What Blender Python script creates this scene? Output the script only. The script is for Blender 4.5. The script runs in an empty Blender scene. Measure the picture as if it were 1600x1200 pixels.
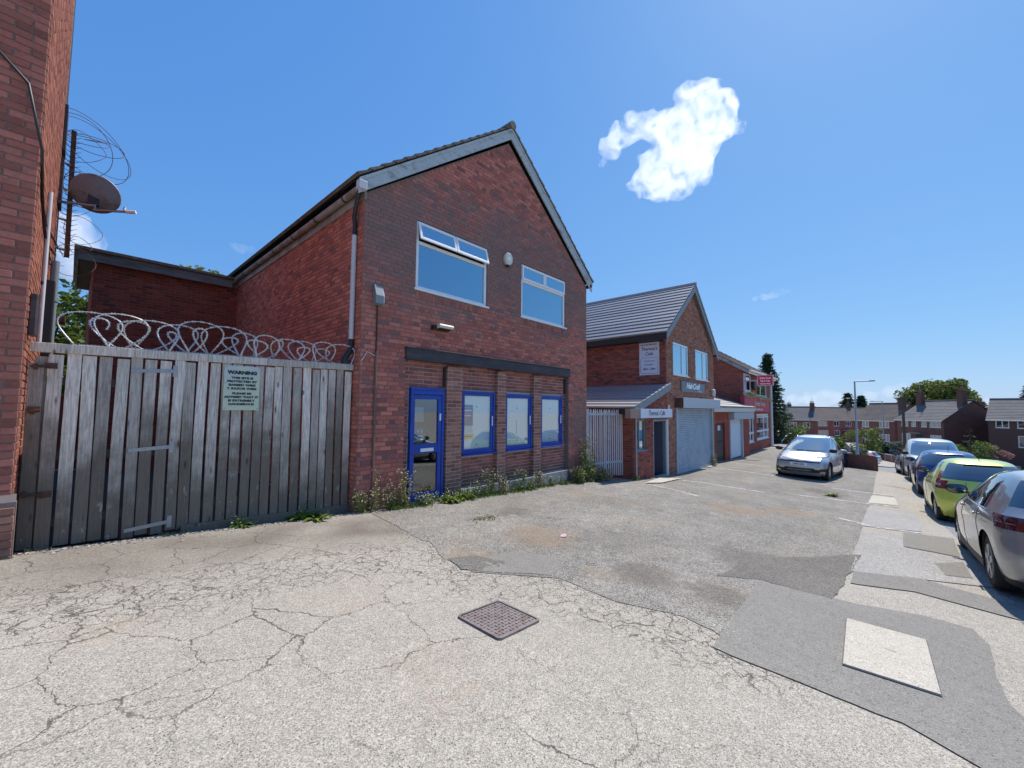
import bpy, bmesh, math, random
from mathutils import Vector, Matrix, noise
R = math.radians
rnd = random.Random(7)
scene = bpy.context.scene
col = scene.collection

# ------------------------------------------------------------------ camera
F_PX = 627.89                                   # focal length in pixels of a 1600 px wide frame
AX = Vector((0.671355, 0.050646, 0.739465))      # street axis (X), in camera axes right / down / forward
AY = Vector((-0.741060, 0.033101, 0.670537))     # into the buildings (Y)
AZ = AX.cross(AY)
if AZ.y > 0: AZ = -AZ
MR = Matrix((AX, AY, AZ))                        # world = MR @ camera vector
cd = bpy.data.cameras.new('camera'); cam = bpy.data.objects.new('camera', cd); col.objects.link(cam)
cd.sensor_width = 36.0; cd.lens = F_PX / 1600 * 36; cd.clip_start = 0.05; cd.clip_end = 4000
mw = Matrix((( MR[0][0], -MR[0][1], -MR[0][2], 0), (MR[1][0], -MR[1][1], -MR[1][2], 0), (MR[2][0], -MR[2][1], -MR[2][2], 0), (0, 0, 0, 1)))
cam.matrix_world = mw
scene.camera = cam

# ------------------------------------------------------------------ world, sun, exposure
SUN_AZ, SUN_EL = R(-2.0), R(53)
world = bpy.data.worlds.new('World'); scene.world = world; world.use_nodes = True
wn = world.node_tree; bg = wn.nodes['Background']
sky = wn.nodes.new('ShaderNodeTexSky'); sky.sky_type = 'NISHITA'; sky.sun_disc = False
sky.sun_elevation = SUN_EL; sky.sun_rotation = R(90) - SUN_AZ
sky.altitude = 60; sky.air_density = 1.0; sky.dust_density = 0.35; sky.ozone_density = 3.0
# the camera's tone curve on the whole sky, channel by channel (a clear deep summer blue, never burnt out)
sep = wn.nodes.new('ShaderNodeSeparateColor'); com = wn.nodes.new('ShaderNodeCombineColor'); wn.links.new(sky.outputs[0], sep.inputs[0])
for ch, (gam, k) in enumerate(((.75, .528), (.52, 1.165), (.27, 2.83))):
    pw = wn.nodes.new('ShaderNodeMath'); pw.operation = 'POWER'; wn.links.new(sep.outputs[ch], pw.inputs[0]); pw.inputs[1].default_value = gam
    ml = wn.nodes.new('ShaderNodeMath'); ml.operation = 'MULTIPLY'; wn.links.new(pw.outputs[0], ml.inputs[0]); ml.inputs[1].default_value = k; wn.links.new(ml.outputs[0], com.inputs[ch])
wn.links.new(com.outputs[0], bg.inputs[0]); bg.inputs[1].default_value = 0.128
sd = bpy.data.lights.new('sun', 'SUN'); sd.energy = 3.6; sd.angle = R(0.53); sd.color = (1.0, 0.94, 0.85)
sun = bpy.data.objects.new('sun', sd); col.objects.link(sun)
sdir = Vector((math.cos(SUN_EL) * math.cos(SUN_AZ), math.cos(SUN_EL) * math.sin(SUN_AZ), math.sin(SUN_EL)))
sun.rotation_euler = sdir.to_track_quat('Z', 'Y').to_euler()
vs = scene.view_settings; vs.view_transform = 'Standard'; vs.look = 'None'; vs.gamma = 1; vs.use_curve_mapping = False; vs.exposure = 0.55
scene.cycles.use_denoising = True
scene.cycles.max_bounces = 10; scene.cycles.diffuse_bounces = 4; scene.cycles.volume_bounces = 6; scene.cycles.transparent_max_bounces = 24
scene.cycles.volume_step_rate = 1.0; scene.cycles.volume_max_steps = 256

# ------------------------------------------------------------------ photo rays -> real points on real planes
def ray(px, py): return MR @ Vector((px - 800, py - 600, F_PX))
def onY(px, py, Y): d = ray(px, py); return d * (Y / d.y)
def onX(px, py, X): d = ray(px, py); return d * (X / d.x)
def at(px, py, dep): return ray(px, py) * (dep / F_PX)
GK = [(-300, 8), (-60, 1.6), (-8, -0.95), (-0.3, -1.45), (3.2, -1.70), (6.5, -1.86), (10, -2.03), (12, -2.19), (15, -2.40), (20, -2.52), (25, -2.72),
      (30, -3.05), (36, -3.6), (44, -4.5), (60, -5.7), (80, -6.6), (110, -7.4), (200, -8.5), (900, -14)]
def gx(x):
    for (a, za), (b, zb) in zip(GK, GK[1:]):
        if x <= b:
            t = max(0, (x - a) / (b - a)); return za + (zb - za) * t
    return GK[-1][1]
def gz(x, y=0):
    z = (gx(x - .9) + gx(x) + gx(x + .9) + gx(x - .45) + gx(x + .45)) / 5
    d = math.hypot(x, y)
    if y > 6.1 and x < 12: z -= 0.15 * min(y - 6.1, .6)
    k = max(0, min(1, x / 7)); k = k*k*(3 - 2*k)                 # the forecourt falls towards the road
    z -= .048 * k * max(0, min(5.2, 4.2 - y))
    if 20 < x < 46 and y > 3.4:                                 # raised strip in front of the takeaway
        k = min(1, (y - 3.4)/1.8) * min(1, (x - 20)/4) * min(1, (46 - x)/6); z += (max(z, -2.80) - z) * k
    return z
def onG(px, py):
    d = ray(px, py); d = d / d.length; t = 1.0; t0 = t
    while t < 600:
        p = d * t
        if p.z < gz(p.x, p.y): break
        t0 = t; t += .02 + t * .004
    for _ in range(14):
        m = (t0 + t) / 2; p = d * m
        if p.z < gz(p.x, p.y): t = m
        else: t0 = m
    return d * t

# ------------------------------------------------------------------ mesh helpers
class MB:
    def __init__(s): s.v = []; s.f = []; s.sm = set()
    def add(s, vs, fs, smooth=False):
        o = len(s.v); s.v += [tuple(p) for p in vs]
        for f in fs:
            if smooth: s.sm.add(len(s.f))
            s.f.append([i + o for i in f])
    def box(s, x0, x1, y0, y1, z0, z1):
        if x0 > x1: x0, x1 = x1, x0
        if y0 > y1: y0, y1 = y1, y0
        if z0 > z1: z0, z1 = z1, z0
        s.add([(x0,y0,z0),(x1,y0,z0),(x1,y1,z0),(x0,y1,z0),(x0,y0,z1),(x1,y0,z1),(x1,y1,z1),(x0,y1,z1)],
              [(0,3,2,1),(4,5,6,7),(0,1,5,4),(1,2,6,5),(2,3,7,6),(3,0,4,7)])
    def obox(s, c, ax, ay, az):                    # centre and half axes
        c, ax, ay, az = map(Vector, (c, ax, ay, az)); p = []
        for k in (-1, 1):
            for i, j in ((-1,-1),(1,-1),(1,1),(-1,1)): p.append(c + ax*i + ay*j + az*k)
        fl = ax.cross(ay).dot(az) < 0
        fs = [(0,3,2,1),(4,5,6,7),(0,1,5,4),(1,2,6,5),(2,3,7,6),(3,0,4,7)]
        s.add(p, [f[::-1] for f in fs] if fl else fs)
    def bar(s, a, b, w, h, up=(0,0,1)):            # rectangular bar from a to b
        a, b = Vector(a), Vector(b); d = (b - a); t = d.normalized(); u = Vector(up)
        n = t.cross(u); n = n.normalized() if n.length > 1e-4 else Vector((1,0,0)); m = n.cross(t)
        s.obox((a + b)/2, d/2, n*w/2, m*h/2)
    def prism(s, poly, vec):                       # polygon of 3-D points extruded by vec
        n = len(poly); p = [Vector(q) for q in poly]; v = Vector(vec)
        nr = sum(((p[i]-p[0]).cross(p[i+1]-p[0]) for i in range(1, n-1)), Vector())
        if nr.dot(v) > 0: p = p[::-1]
        s.add(p + [q + v for q in p], [list(range(n)), list(range(2*n-1, n-1, -1))] + [((i+1)%n, i, n+i, n+(i+1)%n) for i in range(n)])
    def tube(s, path, r, n=8, cap=True, closed=False):
        path = [Vector(p) for p in path]; m = len(path); rr = r if isinstance(r, (list, tuple)) else [r]*m
        prev = None; rings = []
        for i, p in enumerate(path):
            a = path[(i-1) % m] if (i or closed) else p; b = path[(i+1) % m] if (i < m-1 or closed) else p
            t = (b - a).normalized() if (b-a).length > 1e-9 else Vector((0,0,1))
            if prev is None:
                u = t.cross(Vector((0,0,1)));  u = u if u.length > .05 else t.cross(Vector((1,0,0)))
            else: u = prev - t * prev.dot(t)
            u.normalize(); prev = u; w = t.cross(u)
            rings.append([p + (u*math.cos(2*math.pi*k/n) + w*math.sin(2*math.pi*k/n))*rr[i] for k in range(n)])
        vs_ = [q for g in rings for q in g]; fs = []
        for i in range(m if closed else m-1):
            j = (i+1) % m
            for k in range(n): fs.append((i*n+k, i*n+(k+1)%n, j*n+(k+1)%n, j*n+k))
        s.add(vs_, fs, True)
        if cap and not closed: s.add(rings[0], [list(range(n))[::-1]]); s.add(rings[-1], [list(range(n))])
    def lathe(s, c, prof, n=16, axis='z', smooth=True):
        c = Vector(c); vs_ = []; fs = []
        for r, h in prof:
            for k in range(n):
                a = 2*math.pi*k/n; x, y = r*math.cos(a), r*math.sin(a)
                vs_.append(c + (Vector((x, y, h)) if axis == 'z' else Vector((x, h, y)) if axis == 'y' else Vector((h, x, y))))
        for i in range(len(prof)-1):
            for k in range(n):
                q = (i*n+k, i*n+(k+1)%n, (i+1)*n+(k+1)%n, (i+1)*n+k)
                fs.append(q[::-1] if axis == 'y' else q)
        s.add(vs_, fs, smooth)
        for i in (0, len(prof)-1):
            if prof[i][0] > 1e-4: s.add(vs_[i*n:(i+1)*n], [list(range(n))])
    def quad(s, a, b, c, d): s.add([a, b, c, d], [(0,1,2,3)])
    def mesh(s, name):
        me = bpy.data.meshes.new(name); me.from_pydata(s.v, [], s.f)
        if s.sm:
            fl = [i in s.sm for i in range(len(s.f))]; me.polygons.foreach_set('use_smooth', fl)
        me.update(); return me
    def build(s, name, m, parent=None, bevel=0, kind=None, label=None, cat=None, group=None, smooth=False):
        me = s.mesh(name); o = bpy.data.objects.new(name, me); col.objects.link(o)
        for mm in (m if isinstance(m, (list, tuple)) else [m]): me.materials.append(mm)
        if parent is not None: attach(o, parent)
        elif s.v:                                  # top-level mesh: origin at its base
            xs, ys, zs = zip(*s.v); c = Vector(((min(xs)+max(xs))/2, (min(ys)+max(ys))/2, min(zs)))
            me.transform(Matrix.Translation(-c)); o.location = c
        if smooth: me.polygons.foreach_set('use_smooth', [True]*len(me.polygons))
        if bevel:
            b = o.modifiers.new('bevel', 'BEVEL'); b.width = bevel; b.segments = 2; b.limit_method = 'ANGLE'; b.angle_limit = R(40)
        if kind: o['kind'] = kind
        if label: o['label'] = label
        if cat: o['category'] = cat
        if group: o['group'] = group
        return o
WM = {}
def wmat(o):
    return WM[o.name] if o.name in WM else Matrix.Identity(4)
def attach(o, parent):
    o.parent = parent; o.matrix_parent_inverse = wmat(parent).inverted()
def thing(name, label, cat, loc, group=None, rot=None):
    o = bpy.data.objects.new(name, None); col.objects.link(o); o.empty_display_size = .2
    o.location = loc
    if rot: o.rotation_euler = rot
    WM[o.name] = Matrix.Translation(Vector(loc)) @ (rot.to_matrix().to_4x4() if rot else Matrix.Identity(4))
    o['label'] = label; o['category'] = cat
    if group: o['group'] = group
    return o
def copy_tree(o, parent=None):
    c = o.copy(); col.objects.link(c)
    if parent is not None: c.parent = parent
    for ch in KIDS.get(o.name, list(o.children)): copy_tree(ch, c)
    return c
KIDS = {}
def inst(name, me, m44, parent):
    o = bpy.data.objects.new(name, me); col.objects.link(o)
    attach(o, parent); o.matrix_basis = m44
    return o

# ------------------------------------------------------------------ materials
class NT:
    def __init__(s, m): s.t = m.node_tree; s.b = s.t.nodes['Principled BSDF']
    def n(s, typ, **kw):
        nd = s.t.nodes.new('ShaderNode' + typ)
        for k, v in kw.items():
            if k.startswith('_'): setattr(nd, k[1:], v)
            else: s.set(nd, k, v)
        return nd
    def set(s, nd, k, v):
        i = nd.inputs[int(k[1:])] if (k[0] == 'i' and k[1:].isdigit()) else nd.inputs[k.replace('__', ' ')]
        if isinstance(v, bpy.types.NodeSocket): s.t.links.new(v, i)
        elif isinstance(v, bpy.types.Node): s.t.links.new(v.outputs[0], i)
        else:
            if i.type == 'RGBA' and len(v) == 3: v = (*v, 1)
            i.default_value = v
    def math(s, op, a, b=None, c=None, clamp=False):
        nd = s.t.nodes.new('ShaderNodeMath'); nd.operation = op; nd.use_clamp = clamp
        for i, v in enumerate((a, b, c)):
            if v is None: continue
            if isinstance(v, (int, float)): nd.inputs[i].default_value = v
            else: s.t.links.new(v if isinstance(v, bpy.types.NodeSocket) else v.outputs[0], nd.inputs[i])
        return nd.outputs[0]
    def mix(s, f, a, b, blend='MIX'):
        nd = s.t.nodes.new('ShaderNodeMix'); nd.data_type = 'RGBA'; nd.blend_type = blend; nd.clamp_factor = True
        for i, v in ((0, f), (6, a), (7, b)):
            if isinstance(v, (int, float)): nd.inputs[i].default_value = v
            elif isinstance(v, (tuple, list)): nd.inputs[i].default_value = (*v[:3], 1)
            else: s.t.links.new(v if isinstance(v, bpy.types.NodeSocket) else v.outputs[0], nd.inputs[i])
        return nd.outputs[2]
    def ramp(s, f, lo, hi):                        # smooth step lo..hi
        nd = s.t.nodes.new('ShaderNodeMapRange'); nd.interpolation_type = 'SMOOTHSTEP'; nd.clamp = True
        s.t.links.new(f if isinstance(f, bpy.types.NodeSocket) else f.outputs[0], nd.inputs[0])
        nd.inputs[1].default_value = lo; nd.inputs[2].default_value = hi; return nd.outputs[0]
    def noise(s, scale, detail=4, rough=.55, vec=None, dist=0):
        nd = s.t.nodes.new('ShaderNodeTexNoise'); nd.inputs['Scale'].default_value = scale; nd.inputs['Detail'].default_value = detail
        nd.inputs['Roughness'].default_value = rough; nd.inputs['Distortion'].default_value = dist
        s.t.links.new(vec if vec is not None else s.pos(), nd.inputs['Vector']); return nd.outputs[0]
    def pos(s):
        if not hasattr(s, '_p'): s._p = s.t.nodes.new('ShaderNodeNewGeometry')
        return s._p.outputs['Position']
    def obj(s):
        if not hasattr(s, '_tc'): s._tc = s.t.nodes.new('ShaderNodeTexCoord')
        return s._tc.outputs['Object']
    def island(s):
        s.pos(); oi = s.t.nodes.new('ShaderNodeObjectInfo')
        return s.math('FRACT', s.math('ADD', s._p.outputs['Random Per Island'], oi.outputs['Random']))
    def xyz(s, v):
        nd = s.t.nodes.new('ShaderNodeSeparateXYZ'); s.t.links.new(v, nd.inputs[0]); return nd.outputs
    def scaled(s, v, sc):
        nd = s.t.nodes.new('ShaderNodeVectorMath'); nd.operation = 'MULTIPLY'; s.t.links.new(v, nd.inputs[0]); nd.inputs[1].default_value = sc; return nd.outputs[0]
    def bump(s, h, strength=.3, dist=.01):
        nd = s.t.nodes.new('ShaderNodeBump'); nd.inputs['Strength'].default_value = strength; nd.inputs['Distance'].default_value = dist
        s.t.links.new(h, nd.inputs['Height']); s.t.links.new(nd.outputs[0], s.b.inputs['Normal'])
    def out(s, c): s.t.links.new(c, s.b.inputs['Base Color'])
def newmat(name, rough=.8, metal=0, spec=.5, coat=0, colr=(.5,.5,.5)):
    m = bpy.data.materials.new(name); m.use_nodes = True; q = NT(m)
    q.b.inputs['Roughness'].default_value = rough; q.b.inputs['Metallic'].default_value = metal
    q.b.inputs['Specular IOR Level'].default_value = spec; q.b.inputs['Coat Weight'].default_value = coat
    q.b.inputs['Coat Roughness'].default_value = .03; q.b.inputs['Base Color'].default_value = (*colr, 1)
    return m, q
def simple(name, c, rough=.7, metal=0, c2=None, scale=3, lo=.45, hi=.65, var=.12, vscale=25, bump=0, bscale=60, rand=0, coat=0, spec=.5, stretch=None):
    m, q = newmat(name, rough, metal, spec, coat, c)
    v = q.scaled(q.pos(), stretch) if stretch else q.pos()
    cc = q.mix(0, c, c)
    if c2: cc = q.mix(q.ramp(q.noise(scale, 6, .65, v), lo, hi), c, c2)
    if var:
        nn = q.noise(vscale, 5, .6, v); k = q.math('MULTIPLY_ADD', nn, 2*var, 1 - var)
        cc = q.mix(1.0, cc, k, 'MULTIPLY')
    if rand:
        k = q.math('MULTIPLY_ADD', q.island(), 2*rand, 1 - rand); cc = q.mix(1.0, cc, k, 'MULTIPLY')
    q.out(cc)
    if bump: q.bump(q.noise(bscale, 4, .6, v), bump)
    return m
def brick_mat(name, c1, c2, c3, soot=None, sootcol=(.098,.071,.064), pale=0.0, damp=None, gain=1.75):
    """bricks: three kiln colours picked brick by brick; soot = list of (z centre, z half width, strength, x lo, x hi)."""
    m, q = newmat(name, .88, spec=.25)
    c1, c2, c3 = (tuple(min(.62, v*gain) for v in c) for c in (c1, c2, c3)); sootcol = tuple(v*gain for v in sootcol)
    r = q.island()
    cc = q.mix(q.ramp(r, .25, .6), c1, c2); cc = q.mix(q.ramp(r, .8, .9), cc, c3)
    k = q.math('MULTIPLY_ADD', q.math('FRACT', q.math('MULTIPLY', r, 37.7)), .42, .8); cc = q.mix(1.0, cc, k, 'MULTIPLY')
    nn = q.noise(38, 6, .7); cc = q.mix(1.0, cc, q.math('MULTIPLY_ADD', nn, .7, .65), 'MULTIPLY')
    X = q.xyz(q.pos())
    if soot:
        tot = None
        big = q.noise(.9, 5, .62); fine = q.noise(7, 4, .7)
        for zc, zw, st, x0, x1 in soot:
            a = q.math('SUBTRACT', 1.0, q.math('DIVIDE', q.math('ABSOLUTE', q.math('SUBTRACT', X[2], zc)), zw), clamp=True)
            bx = q.math('MULTIPLY', q.ramp(X[0], x0 - .5, x0 + .5), q.math('SUBTRACT', 1.0, q.ramp(X[0], x1 - .5, x1 + .5)))
            a = q.math('MULTIPLY', q.math('MULTIPLY', q.math('POWER', a, .55), bx), st)
            tot = a if tot is None else q.math('MAXIMUM', tot, a)
        msk = q.math('ADD', tot, q.math('MULTIPLY_ADD', big, 1.3, -.68)); msk = q.math('ADD', msk, q.math('MULTIPLY_ADD', fine, .5, -.25))
        msk = q.math('ADD', msk, q.math('MULTIPLY_ADD', r, .34, -.24)); msk = q.math('MULTIPLY', q.ramp(msk, .1, .85), .80)
        cc = q.mix(msk, cc, sootcol)
    if pale:
        e = q.math('MULTIPLY', q.ramp(q.noise(3.1, 6, .7), .62, .75), pale); cc = q.mix(e, cc, (.42, .37, .33))
    if damp:
        e = q.math('MULTIPLY', q.math('SUBTRACT', 1.0, q.ramp(q.math('ADD', X[2], q.math('MULTIPLY', q.noise(2, 5), -.5)), damp - .35, damp)), .55)
        cc = q.mix(e, cc, (.09, .085, .07))
    q.out(cc); q.bump(q.noise(90, 4, .7), .35, .004)
    return m
M = {}
RED1, RED2, RED3 = (.205, .064, .047), (.25, .086, .062), (.135, .052, .045)
M['brick_main'] = brick_mat('brick_main', RED1, RED2, RED3, soot=[(3.15, 1.95, .98, 2.9, 10.7), (5.0, .8, .35, 6.0, 9), (-.3, 2.6, .62, 9.2, 11), (.5, 1.6, .35, 2.4, 3.75)], pale=.3, damp=-1.45, gain=2.05)
M['brick_side'] = brick_mat('brick_side', (.215, .066, .046), (.26, .088, .06), (.15, .055, .045), soot=[(.9, 1.3, .25, 2, 4)], pale=.2, gain=2.1)
M['brick_shop'] = brick_mat('brick_shop', (.17, .062, .048), (.21, .078, .058), (.125, .052, .045), pale=.2, damp=-1.5)
M['brick_pier'] = brick_mat('brick_pier', (.22, .095, .065), (.255, .12, .085), (.17, .075, .055), pale=.3, damp=-1.4, gain=1.45)
M['brick_left'] = brick_mat('brick_left', (.22, .076, .056), (.255, .094, .07), (.185, .066, .05), soot=[(5.5, 3.5, .2, -20, 2)], pale=.12, gain=1.45)
M['brick_yard'] = brick_mat('brick_yard', (.24, .055, .034), (.29, .07, .042), (.17, .05, .036), gain=1.15)
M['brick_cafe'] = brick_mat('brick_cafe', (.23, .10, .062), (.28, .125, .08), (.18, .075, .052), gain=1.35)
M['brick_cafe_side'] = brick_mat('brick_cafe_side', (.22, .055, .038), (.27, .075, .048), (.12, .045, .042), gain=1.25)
M['brick_red'] = brick_mat('brick_red', (.31, .07, .045), (.35, .085, .055), (.26, .06, .04), gain=1.0)
M['mortar_dark'] = simple('mortar_dark', (.20, .165, .145), .95, var=.3, vscale=40, bump=.3)
M['mortar_pale'] = simple('mortar_pale', (.52, .44, .39), .95, var=.3, vscale=40, bump=.3)
M['concrete'] = simple('concrete', (.38, .36, .33), .92, c2=(.24, .225, .20), scale=4, var=.2, bump=.4, bscale=70)
M['timber'] = None
def timber():
    m, q = newmat('timber', .9, spec=.2)
    v = q.scaled(q.pos(), (22, 22, 1.3)); r = q.island()
    g = q.noise(3.0, 8, .7, v, .6); fine = q.noise(11, 4, .6, v)
    cc = q.mix(q.ramp(g, .3, .7), (.42, .36, .30), (.86, .78, .67))
    cc = q.mix(q.math('MULTIPLY', q.ramp(fine, .55, .75), .5), cc, (.16, .135, .11))
    cc = q.mix(q.ramp(r, .0, 1.0), cc, (.22, .18, .145)) if 0 else q.mix(1.0, cc, q.math('MULTIPLY_ADD', r, .62, .58), 'MULTIPLY')
    X = q.xyz(q.pos())
    wet = q.math('ADD', X[2], q.math('ADD', q.math('MULTIPLY', q.noise(2.6, 6, .68), -1.7), q.math('MULTIPLY_ADD', q.math('FRACT', q.math('MULTIPLY', r, 13.3)), -1.1, .35)))
    cc = q.mix(q.math('MULTIPLY', q.math('SUBTRACT', 1.0, q.ramp(wet, -2.1, -.8)), .88), cc, (.13, .105, .075))
    strk = q.ramp(q.noise(1.0, 6, .7, q.scaled(q.pos(), (30, 30, .55))), .55, .7)
    cc = q.mix(q.math('MULTIPLY', strk, .45), cc, (.20, .16, .12))
    peel = q.math('MULTIPLY', q.ramp(q.noise(14, 5, .7, q.scaled(q.pos(), (1, 1, .35))), .6, .66), q.math('SUBTRACT', 1.0, q.ramp(X[2], -1.1, -.7)))
    cc = q.mix(q.math('MULTIPLY', peel, .7), cc, (.40, .37, .32))
    kn = q.n('TexVoronoi', Scale=1.0); q.t.links.new(q.scaled(q.pos(), (9, 9, 2.2)), kn.inputs['Vector'])
    cc = q.mix(q.math('MULTIPLY', q.math('SUBTRACT', 1.0, q.ramp(kn.outputs['Distance'], .05, .16)), .85), cc, (.07, .05, .04))
    q.out(cc); q.bump(q.math('ADD', g, fine), .5, .006); return m
M['timber'] = timber()
M['timber_shade'] = simple('timber_shade', (.10, .085, .07), .9, var=.3)
M['barge'] = simple('barge', (.42, .48, .49), .85, c2=(.17, .19, .195), scale=3.5, lo=.48, hi=.75, var=.38, vscale=26, bump=.4, stretch=(1, 1, 2.2))
M['upvc'] = simple('upvc', (.80, .80, .80), .32, var=.05, vscale=6)
M['upvc_old'] = simple('upvc_old', (.68, .68, .66), .4, c2=(.5, .47, .42), scale=4, lo=.55, hi=.75, var=.08)
M['blue'] = simple('blue', (.003, .048, .33), .4, var=.22, vscale=9, c2=(.006, .065, .40), scale=2)
M['black'] = simple('black', (.02, .02, .022), .5, var=.2)
M['fascia_dark'] = simple('fascia_dark', (.034, .028, .034), .6, c2=(.06, .048, .05), scale=5, var=.25, stretch=(.4, 1, 2))
M['galv'] = simple('galv', (.36, .37, .38), .5, .7, var=.18, vscale=14, bump=.05)
M['razor'] = simple('razor', (.58, .58, .57), .42, .5, var=.15)
M['palisade'] = simple('palisade', (.54, .545, .55), .6, .2, var=.15, vscale=9, c2=(.34, .30, .28), scale=5, lo=.55, hi=.8)
M['shutter'] = simple('shutter', (.38, .45, .51), .42, .15, var=.08, vscale=5, c2=(.30, .36, .42), scale=2)
M['shutter_pale'] = simple('shutter_pale', (.60, .66, .72), .45, .1, var=.08)
M['shutter_box'] = simple('shutter_box', (.42, .46, .50), .45, .2, var=.12, vscale=4)
M['tile'] = simple('tile', (.27, .26, .265), .42, spec=1.0, var=.15, vscale=20, bump=.3, bscale=120, rand=.12)
M['tile_old'] = simple('tile_old', (.13, .105, .085), .9, c2=(.20, .18, .13), scale=8, var=.25, bump=.5, rand=.2)
M['tile_brown'] = simple('tile_brown', (.135, .10, .085), .85, var=.2, vscale=3, rand=.1)
M['grey_paint'] = simple('grey_paint', (.19, .225, .245), .5, var=.15, vscale=6)
M['gutter'] = simple('gutter', (.34, .31, .29), .6, c2=(.22, .16, .13), scale=3, var=.2)
M['pipe_pale'] = simple('pipe_pale', (.55, .55, .57), .5, var=.1, vscale=5)
M['rust'] = simple('rust', (.13, .055, .03), .85, c2=(.06, .035, .028), scale=12, var=.3)
M['white'] = simple('white', (.78, .78, .77), .5, var=.06)
M['cream'] = simple('cream', (.60, .59, .50), .5, var=.08)
M['ink'] = simple('ink', (.02, .02, .03), .6, var=0)
M['ink_white'] = simple('ink_white', (.85, .85, .85), .5, var=0)
M['rubber'] = simple('rubber', (.018, .018, .018), .85, var=.2)
M['alloy'] = simple('alloy', (.45, .46, .47), .35, .8, var=.1)
M['chrome'] = simple('chrome', (.7, .7, .7), .12, 1.0, var=0)
M['rail_metal'] = simple('rail_metal', (.42, .43, .44), .5, .3, var=.1)
def glassy(name, dark, refl, rough=.02, tint=(.9, .95, 1)):
    m, q = newmat(name, rough, colr=dark, spec=.6)
    g = q.n('BsdfGlossy', Color=tint, Roughness=rough)
    lw = q.n('LayerWeight', Blend=.35); f = q.math('MULTIPLY_ADD', lw.outputs['Facing'], .45, refl, clamp=True)
    nz = q.noise(1.6, 2, .5); b = q.n('Bump', Strength=.012, Distance=.05, Height=nz); q.t.links.new(b.outputs[0], g.inputs['Normal'])
    mx = q.n('MixShader', i0=f, i1=q.b.outputs[0], i2=g.outputs[0])
    q.t.links.new(mx.outputs[0], q.t.nodes['Material Output'].inputs[0]); return m
M['glass_up'] = glassy('glass_up', (.01, .055, .12), .34, tint=(.60, .88, 1.0))
M['glass_car'] = glassy('glass_car', (.012, .016, .02), .06)
M['glass_far'] = glassy('glass_far', (.03, .035, .04), .12)
M['glass_cafe'] = glassy('glass_cafe', (.02, .03, .03), .10)
def clear_glass(name='glass_clear', refl=.13, tint=(.95, .98, .97)):
    m, q = newmat(name, .02)
    t = q.n('BsdfTransparent', Color=tint); g = q.n('BsdfGlossy', Roughness=.015)
    lw = q.n('LayerWeight', Blend=.3); f = q.math('MULTIPLY_ADD', lw.outputs['Facing'], .30, refl, clamp=True)
    mx = q.n('MixShader', i0=f, i1=t.outputs[0], i2=g.outputs[0])
    q.t.links.new(mx.outputs[0], q.t.nodes['Material Output'].inputs[0]); return m
M['glass_clear'] = clear_glass()
M['glass_door'] = clear_glass('glass_door', .16, (.72, .78, .78))
def leafmat(name, a, b, trans=.25):
    m, q = newmat(name, .6, spec=.3)
    r = q.island(); cc = q.mix(r, a, b)
    q.out(cc); d = q.n('BsdfTranslucent'); q.t.links.new(q.mix(.5, cc, (.16, .22, .03)), d.inputs[0])
    mx = q.n('MixShader', i0=trans, i1=q.b.outputs[0], i2=d.outputs[0])
    q.t.links.new(mx.outputs[0], q.t.nodes['Material Output'].inputs[0]); return m
M['leaf_dark'] = leafmat('leaf_dark', (.012, .035, .018), (.035, .075, .03), .1)
M['leaf_mid'] = leafmat('leaf_mid', (.055, .10, .02), (.14, .20, .04))
M['leaf_bright'] = leafmat('leaf_bright', (.09, .15, .012), (.20, .28, .03))
M['leaf_olive'] = leafmat('leaf_olive', (.11, .14, .025), (.24, .27, .07))
M['leaf_dry'] = leafmat('leaf_dry', (.24, .19, .07), (.42, .37, .17))
M['leaf_pink'] = leafmat('leaf_pink', (.35, .12, .14), (.5, .28, .28))
M['leaf_grey'] = leafmat('leaf_grey', (.14, .17, .13), (.3, .33, .27))
M['petal'] = leafmat('petal', (.6, .52, .12), (.72, .70, .55))
M['bark'] = simple('bark', (.09, .065, .045), .95, var=.3, bump=.6)
M['stem'] = simple('stem', (.16, .17, .07), .9, var=.2)
def paint(name, c, metal=.5, rough=.35, flake=.06):
    m, q = newmat(name, rough, metal, .5, 1.0, c)
    dirt = q.noise(3, 4, .6); q.out(q.mix(1.0, c, q.math('MULTIPLY_ADD', dirt, .16, .92), 'MULTIPLY')); return m
M['paint_silver'] = paint('paint_silver', (.33, .34, .35), .7, .34)
M['paint_mpv'] = paint('paint_mpv', (.50, .50, .50), .55, .38)
M['paint_lime'] = paint('paint_lime', (.58, .66, .10), .25, .35)
M['paint_blue'] = paint('paint_blue', (.018, .055, .22), .4, .3)
M['paint_white'] = paint('paint_white', (.74, .74, .73), 0, .35)
M['paint_grey'] = paint('paint_grey', (.25, .26, .28), .6, .35)
M['trim'] = simple('trim', (.02, .02, .021), .55, var=.1)
M['red_lens'] = simple('red_lens', (.20, .008, .012), .12, var=0, coat=1)
M['red_lens_dark'] = simple('red_lens_dark', (.075, .006, .01), .1, var=0, coat=1)
M['lamp_lens'] = simple('lamp_lens', (.55, .55, .56), .08, .4, var=.1, coat=1)
M['sign_red'] = simple('sign_red', (.75, .015, .045), .45, var=.05)
M['sign_maroon'] = simple('sign_maroon', (.46, .025, .055), .5, var=.1)
M['sign_gold'] = simple('sign_gold', (.50, .32, .24), .5, var=0)
M['sign_white'] = simple('sign_white', (.66, .64, .68), .45, var=.05, vscale=5)
M['sign_pale'] = simple('sign_pale', (.62, .66, .76), .5, var=.05)
M['sign_green'] = simple('sign_green', (.56, .62, .44), .5, c2=(.50, .55, .50), scale=3, var=.06)
M['sign_grey'] = simple('sign_grey', (.15, .18, .20), .5, var=.08)
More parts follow.
